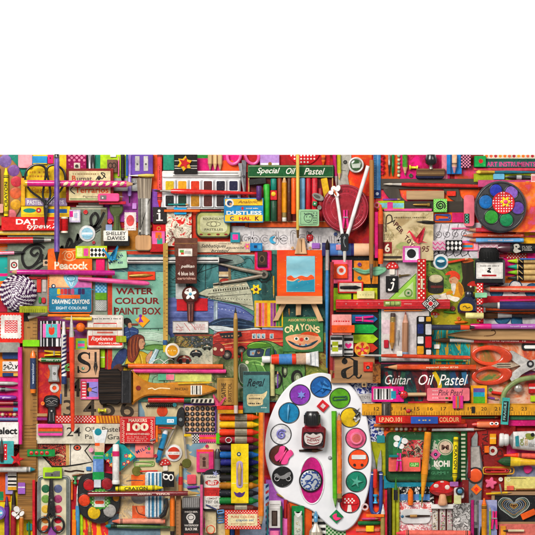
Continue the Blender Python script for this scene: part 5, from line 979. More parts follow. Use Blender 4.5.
# tapes and boxes between Peacock carton and the tin
t = card('carton','orange carton with pale blue shell picture and white DRAWING CRAYONS lettering','box',47.6,248.6,92,313,4.4,'f06a12', GL, 2.4)
t.R(49,272,91.6,287,'f4b884').G([(70,288),(82,277.6),(91.6,283),(91.6,288)],'d870b4').R(48.4,287.6,91.6,312,'1e7ca0', r=1.6).G(sp([(49,292),(56,288),(91.4,289),(91.4,290),(56,296)],3, True),'2c88a8')
for i in range(22): t.C(49,273+i*1.8,.55,'7c3010', n=6)
t.L(ci(69,256,4.4,4.6,20),.8,'f8c490', closed=1).L(ci(69,255.6,2, n=16),.8,'f8c490', closed=1).L(sp([(62,254),(65,251),(69,252),(76,250.6),(78,256)],4),.7,'f8c490').L(sp([(63,259),(70,261),(77,258)],4),.7,'f8c490')
t.T('Peacock',54.4,261.6,88,269.4,'f6ecd4',.03).G(sp([(63.6,278),(66,274.4),(71.6,273.4),(77,275),(78.6,279),(75,285.6),(70,287.6)],5, True),'8cc4d8').L(sp([(67,277),(71,286)],2),.7,'e0ecf0').L(sp([(75,277),(71.6,286)],2),.7,'e0ecf0').L(ci(71,278.4,4.4,2.8,18),.7,'3c84a4', closed=1)
for i, c in enumerate(('e8c020','d84030','b8283c','8c2c50','c05080','3890c0','28246c','40285c')): t.R(57+i*3.5,288.6,60.2+i*3.5,294.4, c, r=1)
t.R(61,294.8,80,298.6,'ee6c14').G([(56,296.6),(61,294.8),(61,298.6)],'ee6c14').C(53.4,286.2,2.2,'1c3c5c').C(53.6,286,1.1,'e0e8e8').T('DRAWING CRAYONS',52,299.4,89.6,304,'f2f0e8',.03).T('EIGHT COLOURS',56,306.6,87,309.4,'e4eef0',.02).done()
eraser('crimson eraser above blue chequered tape',95.8,258,104.6,276.6,3,'e01868').done()
t = card('washi_tape','blue chequered tape square right of the Peacock carton','tape',95,277.6,106.6,293,1.4,'3c88b4'); t.chk(95.4,278,106.2,292.6,6,8,'88bcd8'); t.done()
card('tape','grass green tape square under the blue chequers','tape',95,292.8,106.6,300,1.6,'6cac1c', done=True)
t = card('tape','grey speckled tape square under the green tape','tape',95,300.2,106.6,311,1.4,'9a9c98'); t.dots(96,301,106,310,2.2,.4,'c8ccc8'); t.done()
t = Th('washi_tape','lime framed tape strip with pink block and black diamonds','tape'); t.box(75.6,246,107,258.4,0,1.2,'b8d020', GL, .3); t.R(77,248,82.6,256.6,'d8e490').R(83.6,248.4,88.4,256,'f050a8').R(89.4,248,106.6,257,'f07020').R(90,248,105,257,'f0eee8')
for i in range(4):
    for j in range(2): t.G([(92+i*3.8,248+j*4.5),(93.8+i*3.8,250.2+j*4.5),(92+i*3.8,252.4+j*4.5),(90.2+i*3.8,250.2+j*4.5)],'161414')
t.done()
t = Th(ER, 'pale green eraser stamped in dark diagonal capitals under blue crane', ER, rot=-4, piv=(117.6,260)); t.P('body').box(108,251.6,127,268.6,0,3.4,'9cc8a4', RU, 1)
for i, ch in enumerate('MILAN'): t.T(ch, 109.6+i*2.7-(ch == 'M')*1.2+(ch == 'I')*.8,260-i*1.5,112+i*2.7-(ch == 'I')*.8,263.6-i*1.5,'1c3464',.04, a=-30)
t.T('430',117.4,261.6,122.6,264,'1c3464',.03).done()
crane('sky blue folded paper crane on the pale green eraser',110,254,8.8,'38a8dc')
t = pen('silver and black striped pencil with long black tip over the tin top',127,260.4,233,260.4,6.4,'e4e2de', lead='141214', wood='242226', tip=14, stripe='2a282a')
t = Th('nib_box','narrow red frame with gold pen nib on the water colour tin','box'); t.P('frame').box(127.6,271.6,155,280,0,1.8,'d8401c', GL, .3); t.P('nib').l_((129,276,153,275),[(0,.8),(3,1.5),(12,1.6),(16,1.8),(19,1.2),(24,.2)],2.6,'a8843c', ME, .6).done()
t = rod(PE, 'long magenta pencil with print pointing to the twine ball', PE, (115,273,9,272),[('barrel','c4108c', LA, [(0,2),(1,2.6),(98,2.6)]),('sharpened_wood','d0a078', WX, [(98,2.5),(103,1)]),('lead','c4108c','wax',[(103,1),(106,.2)])])
along(t, 'PENCIL POSTCARD',16,60,2.2,'f0c8e4'); t.done()
rod('crochet_hook','smooth pink crochet hook with rounded end','crochet hook',(78,278.6,149.6,283.6),[('shaft','dc5494', PL, [(0,1.6),(20,2.4),(66,2.5),(70,2),(71.8,.9)])]).done()
t = Th('kite_tag','orange diamond tag with purple figure on water colour tin','tag'); t.p_([(135,320),(142.6,314.6),(149.6,320.4),(142.6,327.6)],0,1.2,'f0a01c', GL, .2).C(140.4,316,1.6,'8c28a0').G([(138,323),(140,316),(141.4,319),(143.6,322.6),(141,322)],'8c28a0').done()
t = Th('tape_tin','white and red tin with script name, crossed by thin rule','tin', q=.9); t.P('tin').p_(rr(87,315,123.6,348.6,3,4),0,5,'d4ccc0', LA, 1.2); t.P('lid').p_(rr(88,316,122.6,347.6,2.4,4),5,5.4,'e4ddd4', GL, .2)
t.w_(89.6,317.6,121,319.8,1,'5a5450',1.4).L(rr(93.6,323.4,116.6,330),1.1,'d02c20', closed=1).R(88.4,335.6,122.4,345.4,'dc2c18').L(rr(92.6,329,117.6,336),1.1,'d02c20', closed=1).R(97,331.6,113,333.4,'d87060').T('Raylonne',91,336.6,113,341.8,'f4ece4',.02,.3).T('SQUARE LABEL',98.6,342.4,120,344.6,'f4ece4',.02).done()
t = card('tape','olive lime tape tag on corner of the white and red tin','tape',116,336,126.4,342.4,1,'aab41c'); t.R(120.6,336.4,121.4,342,'c8cc60').done()
rod('rule','thin wooden rule across the white and red tin','rule',(60,328.4,122,328.6),[('stick','b07830', WX, [(0,1.2),(62,1.2)])], n=4).done()
t = Th('brush_ruler','tall yellow rule like a pencil with dark ticks, blue and yellow lower end','ruler'); t.P('stick').box(163.2,243,168,341,0,3,'d8b058', WY, .8)
for i in range(24): t.R(166,250+i*3.7,167.8,250.5+i*3.7,'5c4018')
for i in range(6): t.w_(163.8,256+i*14,165.6,258+i*14,1,'8c3c20',.8)
t.P('end_band').l_((165.2,340,165.2,353),[(0,2.2),(3,2.4),(5,2.2)],2.4,'2c64a0', LA).l_((165.2,340,165.2,353),[(5,2.2),(12,2)],2.4,'e8d020', LA).done()
# brown ink cartridge pack and its neighbours
t = Th('cartridge_box','brown ink cartridge box with white script','box'); t.P('carton').box(175.6,239,197,283.6,0,4.4,'55281c', GL, .5); t.P('flap').box(174.6,238,197.6,256.4,4.4,5,'6a4030', GL, .5,.2); t.R(178.6,248.6,192.4,256.2,'e4ded4').R(180,250,184,252.6,'5c9c3c').R(181,252.6,184,254.6,'c83c28').R(184.6,251,191,254,'b8b4ac').R(175,243,197,244,'8a6038')
t.z = 4.4; t.k = 0; t.T('pelikan',181,264.6,194.6,268.6,'e8dcd0',.02,.3).T('4 blue ink',178,271.6,194.6,275.4,'e0d0c4',.02).T('cartridges',177.6,277,195.6,280.4,'c89c8c',.02).done()
t = card('label_strip','long cream strip with script and pink flower on red tin edge','label',197,241.6,250.6,252.4,2,'d4c4a8'); t.T('Sabbatiques',201,244,226,248.6,'2c2824',.015,.3).w_(218,243,242,244.6,1,'6c5c50',1).T('aquarelle',226,246.4,244,249.6,'4a4038',.012,.3).T('bristol',211,249.4,229,252,'2c2824',.015,.3).G(flower(247.4,246.4,3.6,6,.2),'e87098').C(247.4,246.4,1.2,'f0c030').done()
t = card(ER, 'blue patterned eraser at the end of the long cream strip', ER, 250,243,262.4,251,2.4,'1c7cb8', RU, .4); t.R(254,245.4,257,248,'1a2c54').R(258,245,261,249,'48a0cc').done()
t = tile('teal tile with hot pink square under the chalk carton',230.4,232.4,240,242.4,'2c8c9c',1.8); t.R(232.6,234.4,238,239.6,'f0389c').done()
t = Th('framed_tile','hot pink and red framed tile with brown stamp block','tile'); t.P('frame').box(254.6,250.4,271.6,270.6,0,2,'e01c44', GL, .5).R(256.4,252,269.4,268.6,'e8208c'); t.P('stamp').box(257.4,251.6,267,267,2,4.4,'4c3424', WY, .5); t.C(261.6,259,1.8,'2a1a12', ry=2.6).L(ci(262,259,2.4,3.4,16),.5,'8c6c50', closed=1).R(257.6,264.6,266.8,266.6,'1c1410').done()
t = Th('flower_button','yellow six petal flower button with dark centre','button'); t.p_(flower(256,289.4,5.4,6,.2),0,1.5,'f0d010', PL, .4); t.P('eye').d_(256,289.4,1.9,1.4,.7,'5c1c44', PL, n=14).done()
t = Th('drawing_compass','old grey beam compass with two pointed arms','compass'); t.P('arm').tube([(266,274,1.4),(240,269,1.4),(218,263.4,1)],[2.2,2,1],'a49888','dull'); t.P('arm').tube([(266,275,1.4),(240,280,1.4),(213,284,.9)],[2.2,1.8,.7],'9c9080','dull'); t.P('hinge').disc(264,274.4,4.4,0,3.2,'8c8478','dull',.6).disc(264,274.4,2,3.2,3.7,'4a4640', ME, .2); t.P('screw').disc(220,283,1.6,0,3,'6c6458','dull',.3, n=12); t.done()
t = card('crayon_set','flat pack of coloured sticks in yellow frame by the little easel','crayons',254.4,300.6,283,327.4,2,'e4b81c', GL)
for i, c in enumerate(('e8b0b0','d83c30','e88098','f07820','e8c020','9c4898','7c2c74','3c8c3c','2c6c30')): t.R(256+i*2.9,303,258.5+i*2.9,326.4, c)
t.done()
# flower stamp, label, picture card
t = card('picture_card','oblong picture card of vintage motor race under amber badge','card',174,334,213,366,1,'6c7050', GL); t.G(rr(174.4,334.4,212.6,348), art(['34383c','585c60','24302c','9c8444','6c6c80'],70)).G(rr(174.4,348,212.6,365.6), art(['a8a890','c4c0a8','8c9080','b4b09c'],40)).R(175,334.6,212.4,336,'8c3c30').scat(175,337,212,349,110,['e0c060','24241c','b05030','8c8c9c','d8d0b8','3c4c3c'],.8,1.8).scat(175,350,212,365,60,['d8d4c4','7c7c6c','9c9c88','5c604c'],.6,4)
for x, y, q, c in ((196,353,1,'24282c'),(207,347,.8,'4c5444'),(184,359,1.2,'7c2c24')): O(c, [(x-6*q, y+2*q),(x-4*q, y-2*q),(x, y-3*q),(x+4*q, y-2*q),(x+6*q, y+2*q),(x, y+3*q)]); t.C(x-3*q, y+2.4*q, 1.7*q, '141414', ry=2.2*q).C(x+3*q, y+2.4*q, 1.7*q, '141414', ry=2.2*q).C(x, y-1.6*q, 1.1*q, 'd8b08c'); LL('d8d8d0',.4,[(x-4*q, y),(x, y-1*q),(x+4*q, y)])
t.done()
card('banner','plain red bar behind the flower stamp shaft','card',176.6,298.4,207.6,311,1.6,'d01424', done=True)
card('ticket','pale grey ticket behind the flower stamp head','ticket',175.6,283.6,186,299,.7,'c4c4c0', done=True)
t = Th('wax_seal_stamp','brown round headed seal stamp with white daisy and blue centre','seal stamp'); t.P('head').disc(190.4,294.6,8.6,0,4,'4a1c14', LA, 1.6).d_(190.4,294.6,7,4,.8,'5c2418', LA, foot=0); t.P('shaft').p_([(186.6,301),(194.4,301),(193.4,322),(187.6,322)],0,4,'4c1c16', LA, 1).L([(189,304),(189.4,321)],.7,'b07868').L([(192.4,304),(192,321)],.7,'8c5044')
t.P('daisy')
for i in range(5): a = -1.57+i*1.2566; t.p_(ci(190.4+3.4*math.cos(a),294+3.4*math.sin(a),2.9,1.7,14, math.degrees(a)),4.8,5.6,'f4f0ea', PL, .3, foot=0)
t.d_(190.4,294,1.7,5.4,.9,'4c9cbc', PL, n=12, foot=0).done()
t = card('specimen_label','white label with thin red lines and dark frame','label',172.6,321,208.4,333.4,2.6,'e2dcd8'); t.L(rr(173,321.4,208,333),.7,'2c2420', closed=1).L(sp([(177,324),(182,330),(179,331)],3),.4,'b84040').L(sp([(184,323),(190,331)],3),.5,'c83c3c').L(sp([(190,322.6),(196,330)],3),.5,'c83c3c').w_(194,324,205,330,3,'d49090',1).w_(176,326,184,331,2,'d49c9c',1).done()
t = badge('amber badge with white rim beside the picture card',172.6,350.4,7.4,'e8e0d4','d8981c'); t.w_(168,349.4,177,351.4,1,'f0d898',1.4).done()
card('paper_strip','lime yellow strip under the pink pencil', PA, 173.6,374,211.6,382,.9,'d0d878', done=True)
t = card('washi_tape','orange pink and teal strip end beside the amber brush','tape',158,374,174.6,380.4,.8,'60b890'); t.R(166,374.4,174,380,'e87c90').done()
pen('orange pencil with thick black tip above the wide amber brush',223,366.6,120,366,5,'f0701c', lead='161414', wood='201c1c', tip=8, hexa=0)
t = rod(PE, 'pink pencil with print right under the orange pencil', PE, (226,371.4,130,371),[('barrel','e0408c', LA, [(0,1.9),(1,2.2),(92,2.2)]),('sharpened_wood','e8a0b8', WX, [(92,2),(96,.6)])]); along(t, 'crayon',30,46,1.8,'f4c8dc'); t.done()
t = Th('wide_brush','wide varnish brush with black bristles and amber pointed handle', PB, q=.9)
t.P('bristles').p_(sp([(99,371),(108,369.6),(121,371.6),(121,402),(108,403.6),(99.4,402)],3, True),.4,5,'231812','brx',1)
for i in range(36): y = 371.4+i*.86; t.tube([(98.6+random.random()*1.4, y+random.random()*.6,4.8+random.random()*.5),(121, y, 5)],.3, random.choice(['35261c','1a120e','4a382a']),'brx', n=4, foot=0)
t.P('ferrule').box(121,370.4,131.6,403.6,0,6.4,'1e1c1e', LA, .6,.8).R(122,371,122.8,403,'4a484a').R(129.8,371,130.6,403,'4a484a')
t.P('handle').p_(sp([(131.6,371.6),(136,374),(144,380),(154,383),(170,382.6),(190,381.8),(204,384),(216.6,389.6),(204,395),(190,397),(170,396),(154,395.4),(144,397),(136,401.6),(131.6,403)],4, True),0,5,'c88424', LA, 1.6).R(190.6,385.4,202,394.6,'eee8dc')
for i, w in enumerate((1,.5,1.4,.5,1)): t.R(192+i*1.9,385.6,192+i*1.9+w, 394.4,'26221e')
t.L(sp([(148,389),(152,388),(155,389.4),(160,388),(170,388.6)],4),1,'f4e4c0').T('PINCEAU',175,387.6,188,390.4,'5a3810',.02); t.P('hang_hole').disc(138.4,388,2.5,4.9,5.5,'8c1c18', LA, .2, n=16).done()
t = Th('stamp_block','ochre wooden stamp block with carved vertical letters','stamp block'); t.P('block').box(217,378,235,405,0,5,'b48a44', WY, .5).L(rr(219,380,233,403),.5,'7c5820', closed=1).T('AGATHE',221.4,383,226,402,'4a3414',.03, a=-90).T('BRISTOL',228,383,231.6,402,'6a4a20',.03, a=-90).done()
crane('pink folded paper crane at the corner of ochre stamp block',220,401,7.4,'f05c8c',-1)
rod('cord','thin red handled brush showing left of the grey teal script box', PB, (236.4,398,236.4,414),[('handle','b01c24', LA, [(0,1.7),(16,1.7)])]).done()
rod(PE, 'brown pencil with dark sharp tip upright before the red bus', PE, (236,413,235.6,307),[('ferrule_end','d8c8c0', LA, [(0,2),(8,2.1)]),('barrel','a8823c', WY, [(8,2.2),(94,2.2)]),('sharpened_wood','c09c64', WY, [(94,2.1),(100,1.3)]),('lead','141212','wax',[(100,1.3),(106,.2)])]).done()
# grey teal script box, chalk, tube, booklet
t = card('ink_box','grey teal box with dark script title and cream brush stroke','box',243,371.6,269.6,413,5,'4f8484', GL, .5); t.R(243.4,371.8,269.2,375,'2c4444').T('Regal',247,378.6,265,389,'12242c',.02,.4).G(sp([(247,396),(250,394),(262,394),(267,391),(266,396),(263,400),(262,405),(249,406),(247,401)],4, True),'e0cc9c').w_(249,397,262,400,1,'4a4438',1.2).w_(248.6,402,261,405,1,'1c1c1c',1.4).w_(248,394.6,260,396,1,'a89878',1).w_(261,406.6,268,408.6,1,'d8dccc',1.2).done()
rod('chalk','pale green and cream stick with dark green top beside grey teal script box','chalk',(272.6,396,272,346),[('stick','ccc48c','wax',[(0,2.3),(38,2.3)]),('tip','2c6424','wax',[(38,2.2),(44,2.4),(50,.8)])]).done()
p = (262,359.6,319,358.6); t = Th('paint_tube','small paint tube with red, blue and peach bands lying below the crayon booklet','paint tube', q=.9); t.P('cap').l_(p, [(0,3.2),(.6,3.6),(8,3.4)],4.4,'ecebe8', PL)
for a, b, r0, r1, c in ((8,9.4,2.4,4.6,'d8d4d0'),(9.4,17,4.8,5.2,'e43c1c'),(17,30,5.2,5.4,'4888c8'),(30,34,5.4,5.5,'e43c1c'),(34,44,5.5,5.8,'d8b498'),(44,48,5.8,6,'e8e4e0')): t.P('band').l_(p, [(a, r0),(b, r1)],4.4, c, GL, .78 if a < 34 else .6)
t.P('crimp').p_([(308,353),(318.4,351),(319,367),(308,365)],2,4.6,'e4e6e6', GL, .6).L([(311,352.4),(311.4,365.6)],.5,'a4b0b8').L([(315,352),(315.4,366)],.5,'a4b0b8').done()
t = card('crayon_booklet','green booklet lettered CRAYONS with wide grinning face','booklet',283,317,323.4,352,2,'3f7c48', GL, .3); t.T('ASSORTED GIANT',288,318.8,318,321.4,'e0b878',.02)
for i, (ch, a) in enumerate(zip('CRAYONS',(12,6,2,0,-2,-6,-12))): t.T(ch, 284.6+i*5.1,326.4-2.6*math.sin(i/6*3.14),289.4+i*5.1,333-2.6*math.sin(i/6*3.14),'f4d8a4',.035, a=a/2)
t.G(sp([(285.6,338),(290,335.4),(303,333.8),(316,335),(320.6,338),(319,343),(312,348.6),(302,350),(293,348),(287.6,343)],5, True),'e4a478').G(sp([(300,334.4),(308,331.6),(317,333.6),(318,336.4),(309,335)],4, True),'d84c18').C(319.6,341,1.7,'e4a478')
t.G(sp([(288,340.4),(303,345.4),(318,340),(312,345.6),(302,347.6),(293,345)],4, True),'1c3c4c').G(sp([(294,343.6),(303,346),(312,343.4),(303,345)],3, True),'c8ccc0')
for x in (296.4,306.6): t.C(x, 338.8,2.4,'f0ece0', ry=1.9).C(x, 338.8,1.3,'1c5c3c').C(x, 338.8,.6,'141414')
t.C(301.6,339.6,1.9,'dc4030').C(300,344.6,.9,'d83028').C(306,344.8,.9,'3878c0').done()
# little easel
t = Th('mini_easel','small wooden tripod easel holding an orange canvas','easel')
for a, b in (((284.6,303),(275.6,320.6)),((298.6,303),(298.4,315)),((312.6,303),(321,321))):
    dx = b[0]-a[0]; t.P('leg').p_([(a[0]-2.7, a[1]-1),(a[0]+2.7, a[1]-1),(b[0]+2.6, b[1]),(b[0]-2.6, b[1]+.6)],0,3,'d4ac80', WY, .4)
t.P('top_post').p_([(298,238.4),(304.4,238.4),(307,254),(294.6,254)],0,3,'d8b088', WY, .4); t.P('top_post').p_([(301,240),(301.8,240),(301.8,252),(301,252)],3,3.3,'8c6438', WY, .1); t.P('knob').disc(292.6,248,1.5,0,2.4,'c89c6c', WY, .3, n=12).disc(310,248,1.5,0,2.4,'c89c6c', WY, .3, n=12)
t.P('ledge').box(275.8,296,322.4,304,3,8.4,'d8b48c', WX, .4); t.done()
t = Th('canvas','square orange canvas with small blue landscape painting','canvas', q=.3); t.P('block').box(277,250,322.6,297,0,6,'ea5410', PA, .4,.5)
t.G(rr(277.6,250.6,322,296.6), art(['e8480e','f0600e','e83c24','ee5c18'],14,(.3,1)))
t.P('painting').box(286.4,256,315,292,6,6.5,'8cc0d0', PA, .2,.1); t.G(rr(287,256.6,314.4,280), art(['70b0c4','98ccd8','84bccc','b0d4dc'],30,(.3,1))).G([(287,278)]+sp([(287,277),(291,275.4),(295,278),(301,275.6),(307,277),(311,274.6),(314.4,277)],5)+[(314.4,280),(287,281)],'ea5a20').G([(287,279)]+sp([(287,279.6),(293,281),(297,278.6),(304,280.6),(314.4,279)],5)+[(314.4,291.4),(287,291.4)], art(['2c8cac','3c9cb4','2484a0','54acbc'],30,(.4,1))).L(sp([(287,280),(293,281),(298,278.4)],5),.9,'e8c8a0').L(sp([(298,282),(302,280),(304,280.6)],4),.8,'e89060').done()
ladybird('tiny ladybird charm on lettering sheet above the canvas',310,237.6,3.6)
t = Th('moon_sticker','small light blue crescent moon on the lettering sheet','sticker'); t.p_(sp([(275,236),(271,237),(269.4,240),(271.6,243.4),(276,243),(273,240.6),(273,238.4)],3, True),0,.9,'48acd4', GL, .2).done()
def twine(label, cx, cy, R):
    t = Th('twine_ball', label, 'twine', q=.9); t.P('ball').d_(cx, cy, R*.93,0,13,'8c7490','cloth', n=36, rings=8)
    t.P('strands'); n = 0
    for L_, (tx, ty) in enumerate(((.0,.0),(.22,.1),(-.2,.2),(.1,-.24),(-.15,-.15))):
        for r in np.arange(.12,.99,.105):
            N = max(8, int(r*R*2.6)); pts = []
            for k in range(N):
                a = 6.2832*k/N; rr_ = r+.03*math.sin(3*a+L_); x = rr_*math.cos(a)+tx*(1-r); y = rr_*math.sin(a)+ty*(1-r); d = min(.985, math.hypot(x, y)); pts.append((cx+x*R, cy+y*R, 13.2*math.sqrt(max(.03,1-d*d))+.35*math.sin(a*2+L_*1.3)+.2))
            for k in range(N):
                a, b = pts[k], pts[(k+1) % N]; n += 1
                dx, dy = b[0]-a[0], b[1]-a[1]; l = math.hypot(dx, dy) or 1; ox, oy = -dy/l*.55, dx/l*.55
                t.tube([(a[0]-ox-dx*.2, a[1]-oy-dy*.2, a[2]),(b[0]+ox+dx*.1, b[1]+oy+dy*.1, b[2])],.62,'f2ecf2' if k % 2 else '4c1c54','cloth', n=5, foot=0)
    t.foot(ci(cx, cy, R, n=20),0,12); return t.done()
card('card','grey card behind red bracket beside the twine','card',28,276,47.4,306,.6,'8c8c84', done=True)
t = Th('red_clip','red T shaped clip with pale strip beside the twine ball','clip'); t.p_(rr(28,276.6,46.6,279.2,.4),0,1.6,'d0201c', PL, .3); t.p_(rr(36.6,278,41,292.4,.4),0,1.6,'d8281c', PL, .3); t.P('strip').box(42,279.6,46,292,0,.9,'c4bcb8', PA, .3).done()
twine('ball of purple and white bakers twine at the picture edge',18,292.6,18)
t = Th('charm','tiny green and red charms below the red T clip','charm'); t.p_(rr(38.4,297,41,303.4,1.2,3),0,1.8,'2c8c3c', PL, .5); t.p_(rr(41.4,297.4,45.4,303.4,1.6,3),0,1.8,'c01c30', PL, .5); t.done()
t = card('ruler','lime green strip ruler below the twine','ruler',20,306,48,312.6,1.2,'a8b018', GL, .4); t.lines(22,309,46,312.4,11,.4,'5c6410', True).done()
t = card('pen_case','black band with yellow capitals below the twine ball','case',-6,312,29,321.6,2.6,'151312', GL, .6); t.T('RULE',12,313,21,317.4,'e0a818',.03).done()
rod('crochet_hook','pointed white pen stuck from behind the black band','pen',(28,317.6,46,313),[('body','d0c8b8', PL, [(0,2),(12,1.4),(18.6,.3)])]).done()
pen('yellow pencil lying under the drawing crayon carton',92,318.6,60,318,4.6,'ecc010', tip=6, hexa=0)
# stamp and ruler
t = Th('scalloped_label','red and white scalloped stamp label with red script','label'); t.P('backing').box(-6,312.6,23.6,343.4,0,1,'d42414', GL, .4)
pts = []
for (ax, ay),(bx, by) in (((1,315.6),(20.6,315.6)),((20.6,315.6),(20.6,338)),((20.6,338),(1,338)),((1,338),(1,315.6))):
    for i in range(14): q = i/14; o = .9 if i % 2 else 0; dx, dy = bx-ax, by-ay; l = math.hypot(dx, dy); pts.append((ax+dx*q+dy/l*o, ay+dy*q-dx/l*o))
t.P('label').p_(pts, 1,1.5,'eeeae4', PA, 0).R(4.6,320.4,17.4,332.8,'d8484c')
for i in range(5): t.L(sp([(5.4+k*1.6,321.8+i*2.4+(1 if k % 2 else -.6)) for k in range(8)],3),.7,'f0dcd8')
t.done()
t = Th('cork_ruler','long worn wooden ruler with cork like grain standing upright','ruler'); t.p_(rr(22.6,318,37.4,482,.4),0,2.4,'a87c44', WY, .3)
for i in range(44): t.R(32.6 if i % 5 else 30,320+i*3.6,36.6,320.5+i*3.6,'4c3418')
t.lines(24,424,35,444,6,.7,'7c5828').w_(27,326,30,329,1,'4a3418',1).done()
t = Th('cork_board','cork strip beneath the red star and lilac eraser','cork strip'); t.p_([(20,440),(36.6,440),(36,470),(34,520),(17,520),(17.6,470)],0,2,'9c7038','brx',.3); t.done()
eraser('bright lime green eraser bar across the long worn ruler',22.6,340,50.6,346.6,3,'86d414').done()
t = rod('marker_pen','blue marker with orange tip standing on the long worn ruler','marker',(33,393,33,350.6),[('end','f0841c', PL, [(0,2.6),(4,2.9)]),('barrel','34466c', GL, [(4,3),(35,3)]),('cap','f0741c', PL, [(35,2.9),(39,2.6),(41,1.4),(42.4,.9)])]); along(t, 'watercolour',9,30,2.4,'c8d4e4'); t.done()

# row of short pens
card('foil_tube','crumpled silver foil tube end at the edge above navy cap','tube',-6,342.4,20,352.4,4,'b4b4ac', ME, 1.6, done=True)
t = card('tape','orange tape behind navy cap and leaf print tape','tape',-4,352,20.6,377,.6,'ee8410'); t.done()
card(ER, 'navy blue flat cap under the foil tube', ER, 2,352.4,19.4,359,3,'14407c', PL, 1, done=True)  # a flat cap, though named and filed with the erasers
t = card('washi_tape','white tape with black leaf print below navy cap','tape',2,361.6,19.6,371.6,1,'ece8e4')
for i in range(26): x, y = 3+random.random()*15,362.4+random.random()*8; t.G(ci(x, y, 1.3,.45,8, random.random()*180),'1c1818')
t.done()
t = card(ER, 'thin navy and yellow striped eraser under the leaf tape', ER, 2,373,20,376.6,2,'1c3c6c', RU, .4); t.R(13,373.4,19.8,376.2,'d8b04c').done()
rod('pen','slim silver pen uppermost on the magenta card','pen',(-6,383.4,18.6,383.8),[('body','c4c0bc', ME, [(0,2),(19,2),(24.6,.5)])]).done()
rod('pen','grey steel pen with black rings on the magenta card','pen',(-6,389.6,18,390),[('body','8c8a8c', ME, [(0,2.2),(7,2.2)]),('rings','1c1a1c', PL, [(7,2.4),(11,2.4)]),('tip','9c989c', ME, [(11,2.2),(18,1.2),(24,.3)])]).done()
t = rod('pen','purple pen with white print on the magenta card','pen',(-6,397.6,16,397.8),[('body','7c2c9c', PL, [(0,2.2),(18,2.3),(22,1.6)])]); along(t, 'glitter',8,17,1.8,'e8d8f0'); t.done()
rod('pen','dark red pen with black cap on the magenta card','pen',(-6,403.6,18,403.6),[('body','9c1c18', PL, [(0,1.9),(19,1.9)]),('cap','161416', PL, [(19,2.2),(24,2)])]).done()
rod(PE, 'tan stub with blue end on the magenta card', PE, (-6,409.6,18,409.8),[('body','b08458', WX, [(0,2),(19,2)]),('end','3c94cc', PL, [(19,2.2),(24,1.8)])]).done()
t = Th('bead_string','string of orange and red beads above the bold white label','beads')
for i in range(6): t.P('bead').d_(-2+i*4,415,2.1,0,2.6,('e06a20','d8c4a0','a01c24')[i % 3], PL, n=12)
t.done()
rod('pen','blue grey pen resting on top edge of the bold white label','pen',(-6,419.6,18.6,419.8),[('body','50649c', PL, [(0,2),(24,2)])]).done()
rod('knitting_needle','upright magenta rod with lilac edge left of the long worn ruler','rod',(20.4,444,20.4,347),[('rod','d8188c', PL, [(0,2.3),(97,2.3)])]).done()
t = card('label_card','white card at the edge with bold black letters','card',-8,421.8,19,444,1.4,'e8e4e0'); t.T('elect',-1.4,427,18,434,'121212',.04).w_(0,436.6,15,437.8,1,'8c8884',.7).done()
# red card things
t = card('barcode_card','card of thick black and white bars behind the teal cherry tag','card',39.6,320.6,61.6,346.6,1.6,'17151a', GL)
for x, w in ((40.6,1),(43.6,.7),(46.6,1.4),(52,.8),(56,2.6),(60,1)): t.R(x, 321, x+w, 346.4,'e4e2e4')
t.done()
t = tile('teal tag with red tulip and pink edges on the barred card',43,323.8,60.6,337.6,'f070b4',1.6); t.R(46,324,57.4,337.4,'58c4c4').G(sp([(49,328),(50.4,327),(51.6,329),(53,327),(54.6,328),(54.4,333),(51.6,335),(49.2,333)],4, True),'e0401c').L([(51.6,324.6),(51.6,329)],.7,'c82040').done()
peg('small yellow clothes peg on the red flowered card',60.4,353.4,44,353.2,5,'ecc414')
t = pen('dark green pencil with white print under the yellow peg',64,360.2,37,360,5,'1c6c2c', tip=4, hexa=0, txt=('mina 24 x',3,18), tc='d8e0c8')
sharpener('silver wedge sharpener on the red flowered card',48,365,59.4,382,'b8bab4').done()
ring('thick white ring under the silver wedge sharpener',54,388.2,4.6,2.2,'ece4dc')
t = rod(PE, 'navy and white striped pencil with white top and navy end', PE, (64.4,384,64,321),[('end_cap','20386c', LA, [(0,2.4),(1,2.8),(8,2.8)]),('barrel','e8e6e4', LA, [(8,2.7),(50,2.7)]),('top','f0eeec', LA, [(50,2),(62.6,1.4)])])
t.P('stripes'); t.k = 0
for i in range(10):
    y = 373-i*4
    for k in range(7):
        a0, a1 = math.pi*k/7, math.pi*(k+1)/7; f = lambda a, dy: (64.3-2.76*math.cos(a), y+dy-a*1.1,2.8+2.76*math.sin(a))
        t.add([f(a0,0), f(a1,0), f(a1,2), f(a0,2)],[(0,1,2,3)], m('1e2c64', LA))
t.done()
rod(PB, 'long orange red brush with white tip standing left of the letter s block', PB, (73.4,431,72,315),[('handle','ea4414', LA, [(0,1.2),(4,2),(94,2.8)]),('ferrule','eceae6', ME, [(94,2.3),(96,2.4),(108,1.5)]),('bristles','d8d0c0','bry',[(108,1.4),(116,.3)])]).done()
t = Th('wire_spiral','green wire spiral clip between striped pencil and orange brush','clip'); t.tube([(a, b, .6) for a, b in spiral(69,367.6,1,4.4,2.2,44)],.55,'58b848', PL, n=6).tube([(72,370,.6),(75.4,371)],.6,'58b848', PL, n=6).done()
t = Th('dome_bead','orange dome bead on purple paper above letter s block','bead'); t.d_(80.6,327.4,4.6,0,3,'e8701c','paint').done()
t = tile('lime tile with teal and pink bars above letter s block',75.4,338.4,87,350.4,'a4c41c',2); t.R(77.6,341,84.4,343.6,'48b8a8').R(77.6,343.6,84.4,346.6,'e8509c').R(77.6,346.6,84.4,348.4,'48b8a8').done()
t = card('letter_block','peach letter block with big black serif s and pen nib','letter block',74.6,349.6,99.6,377.6,3.6,'dcb08c', WX, .5)
K = '14110f'
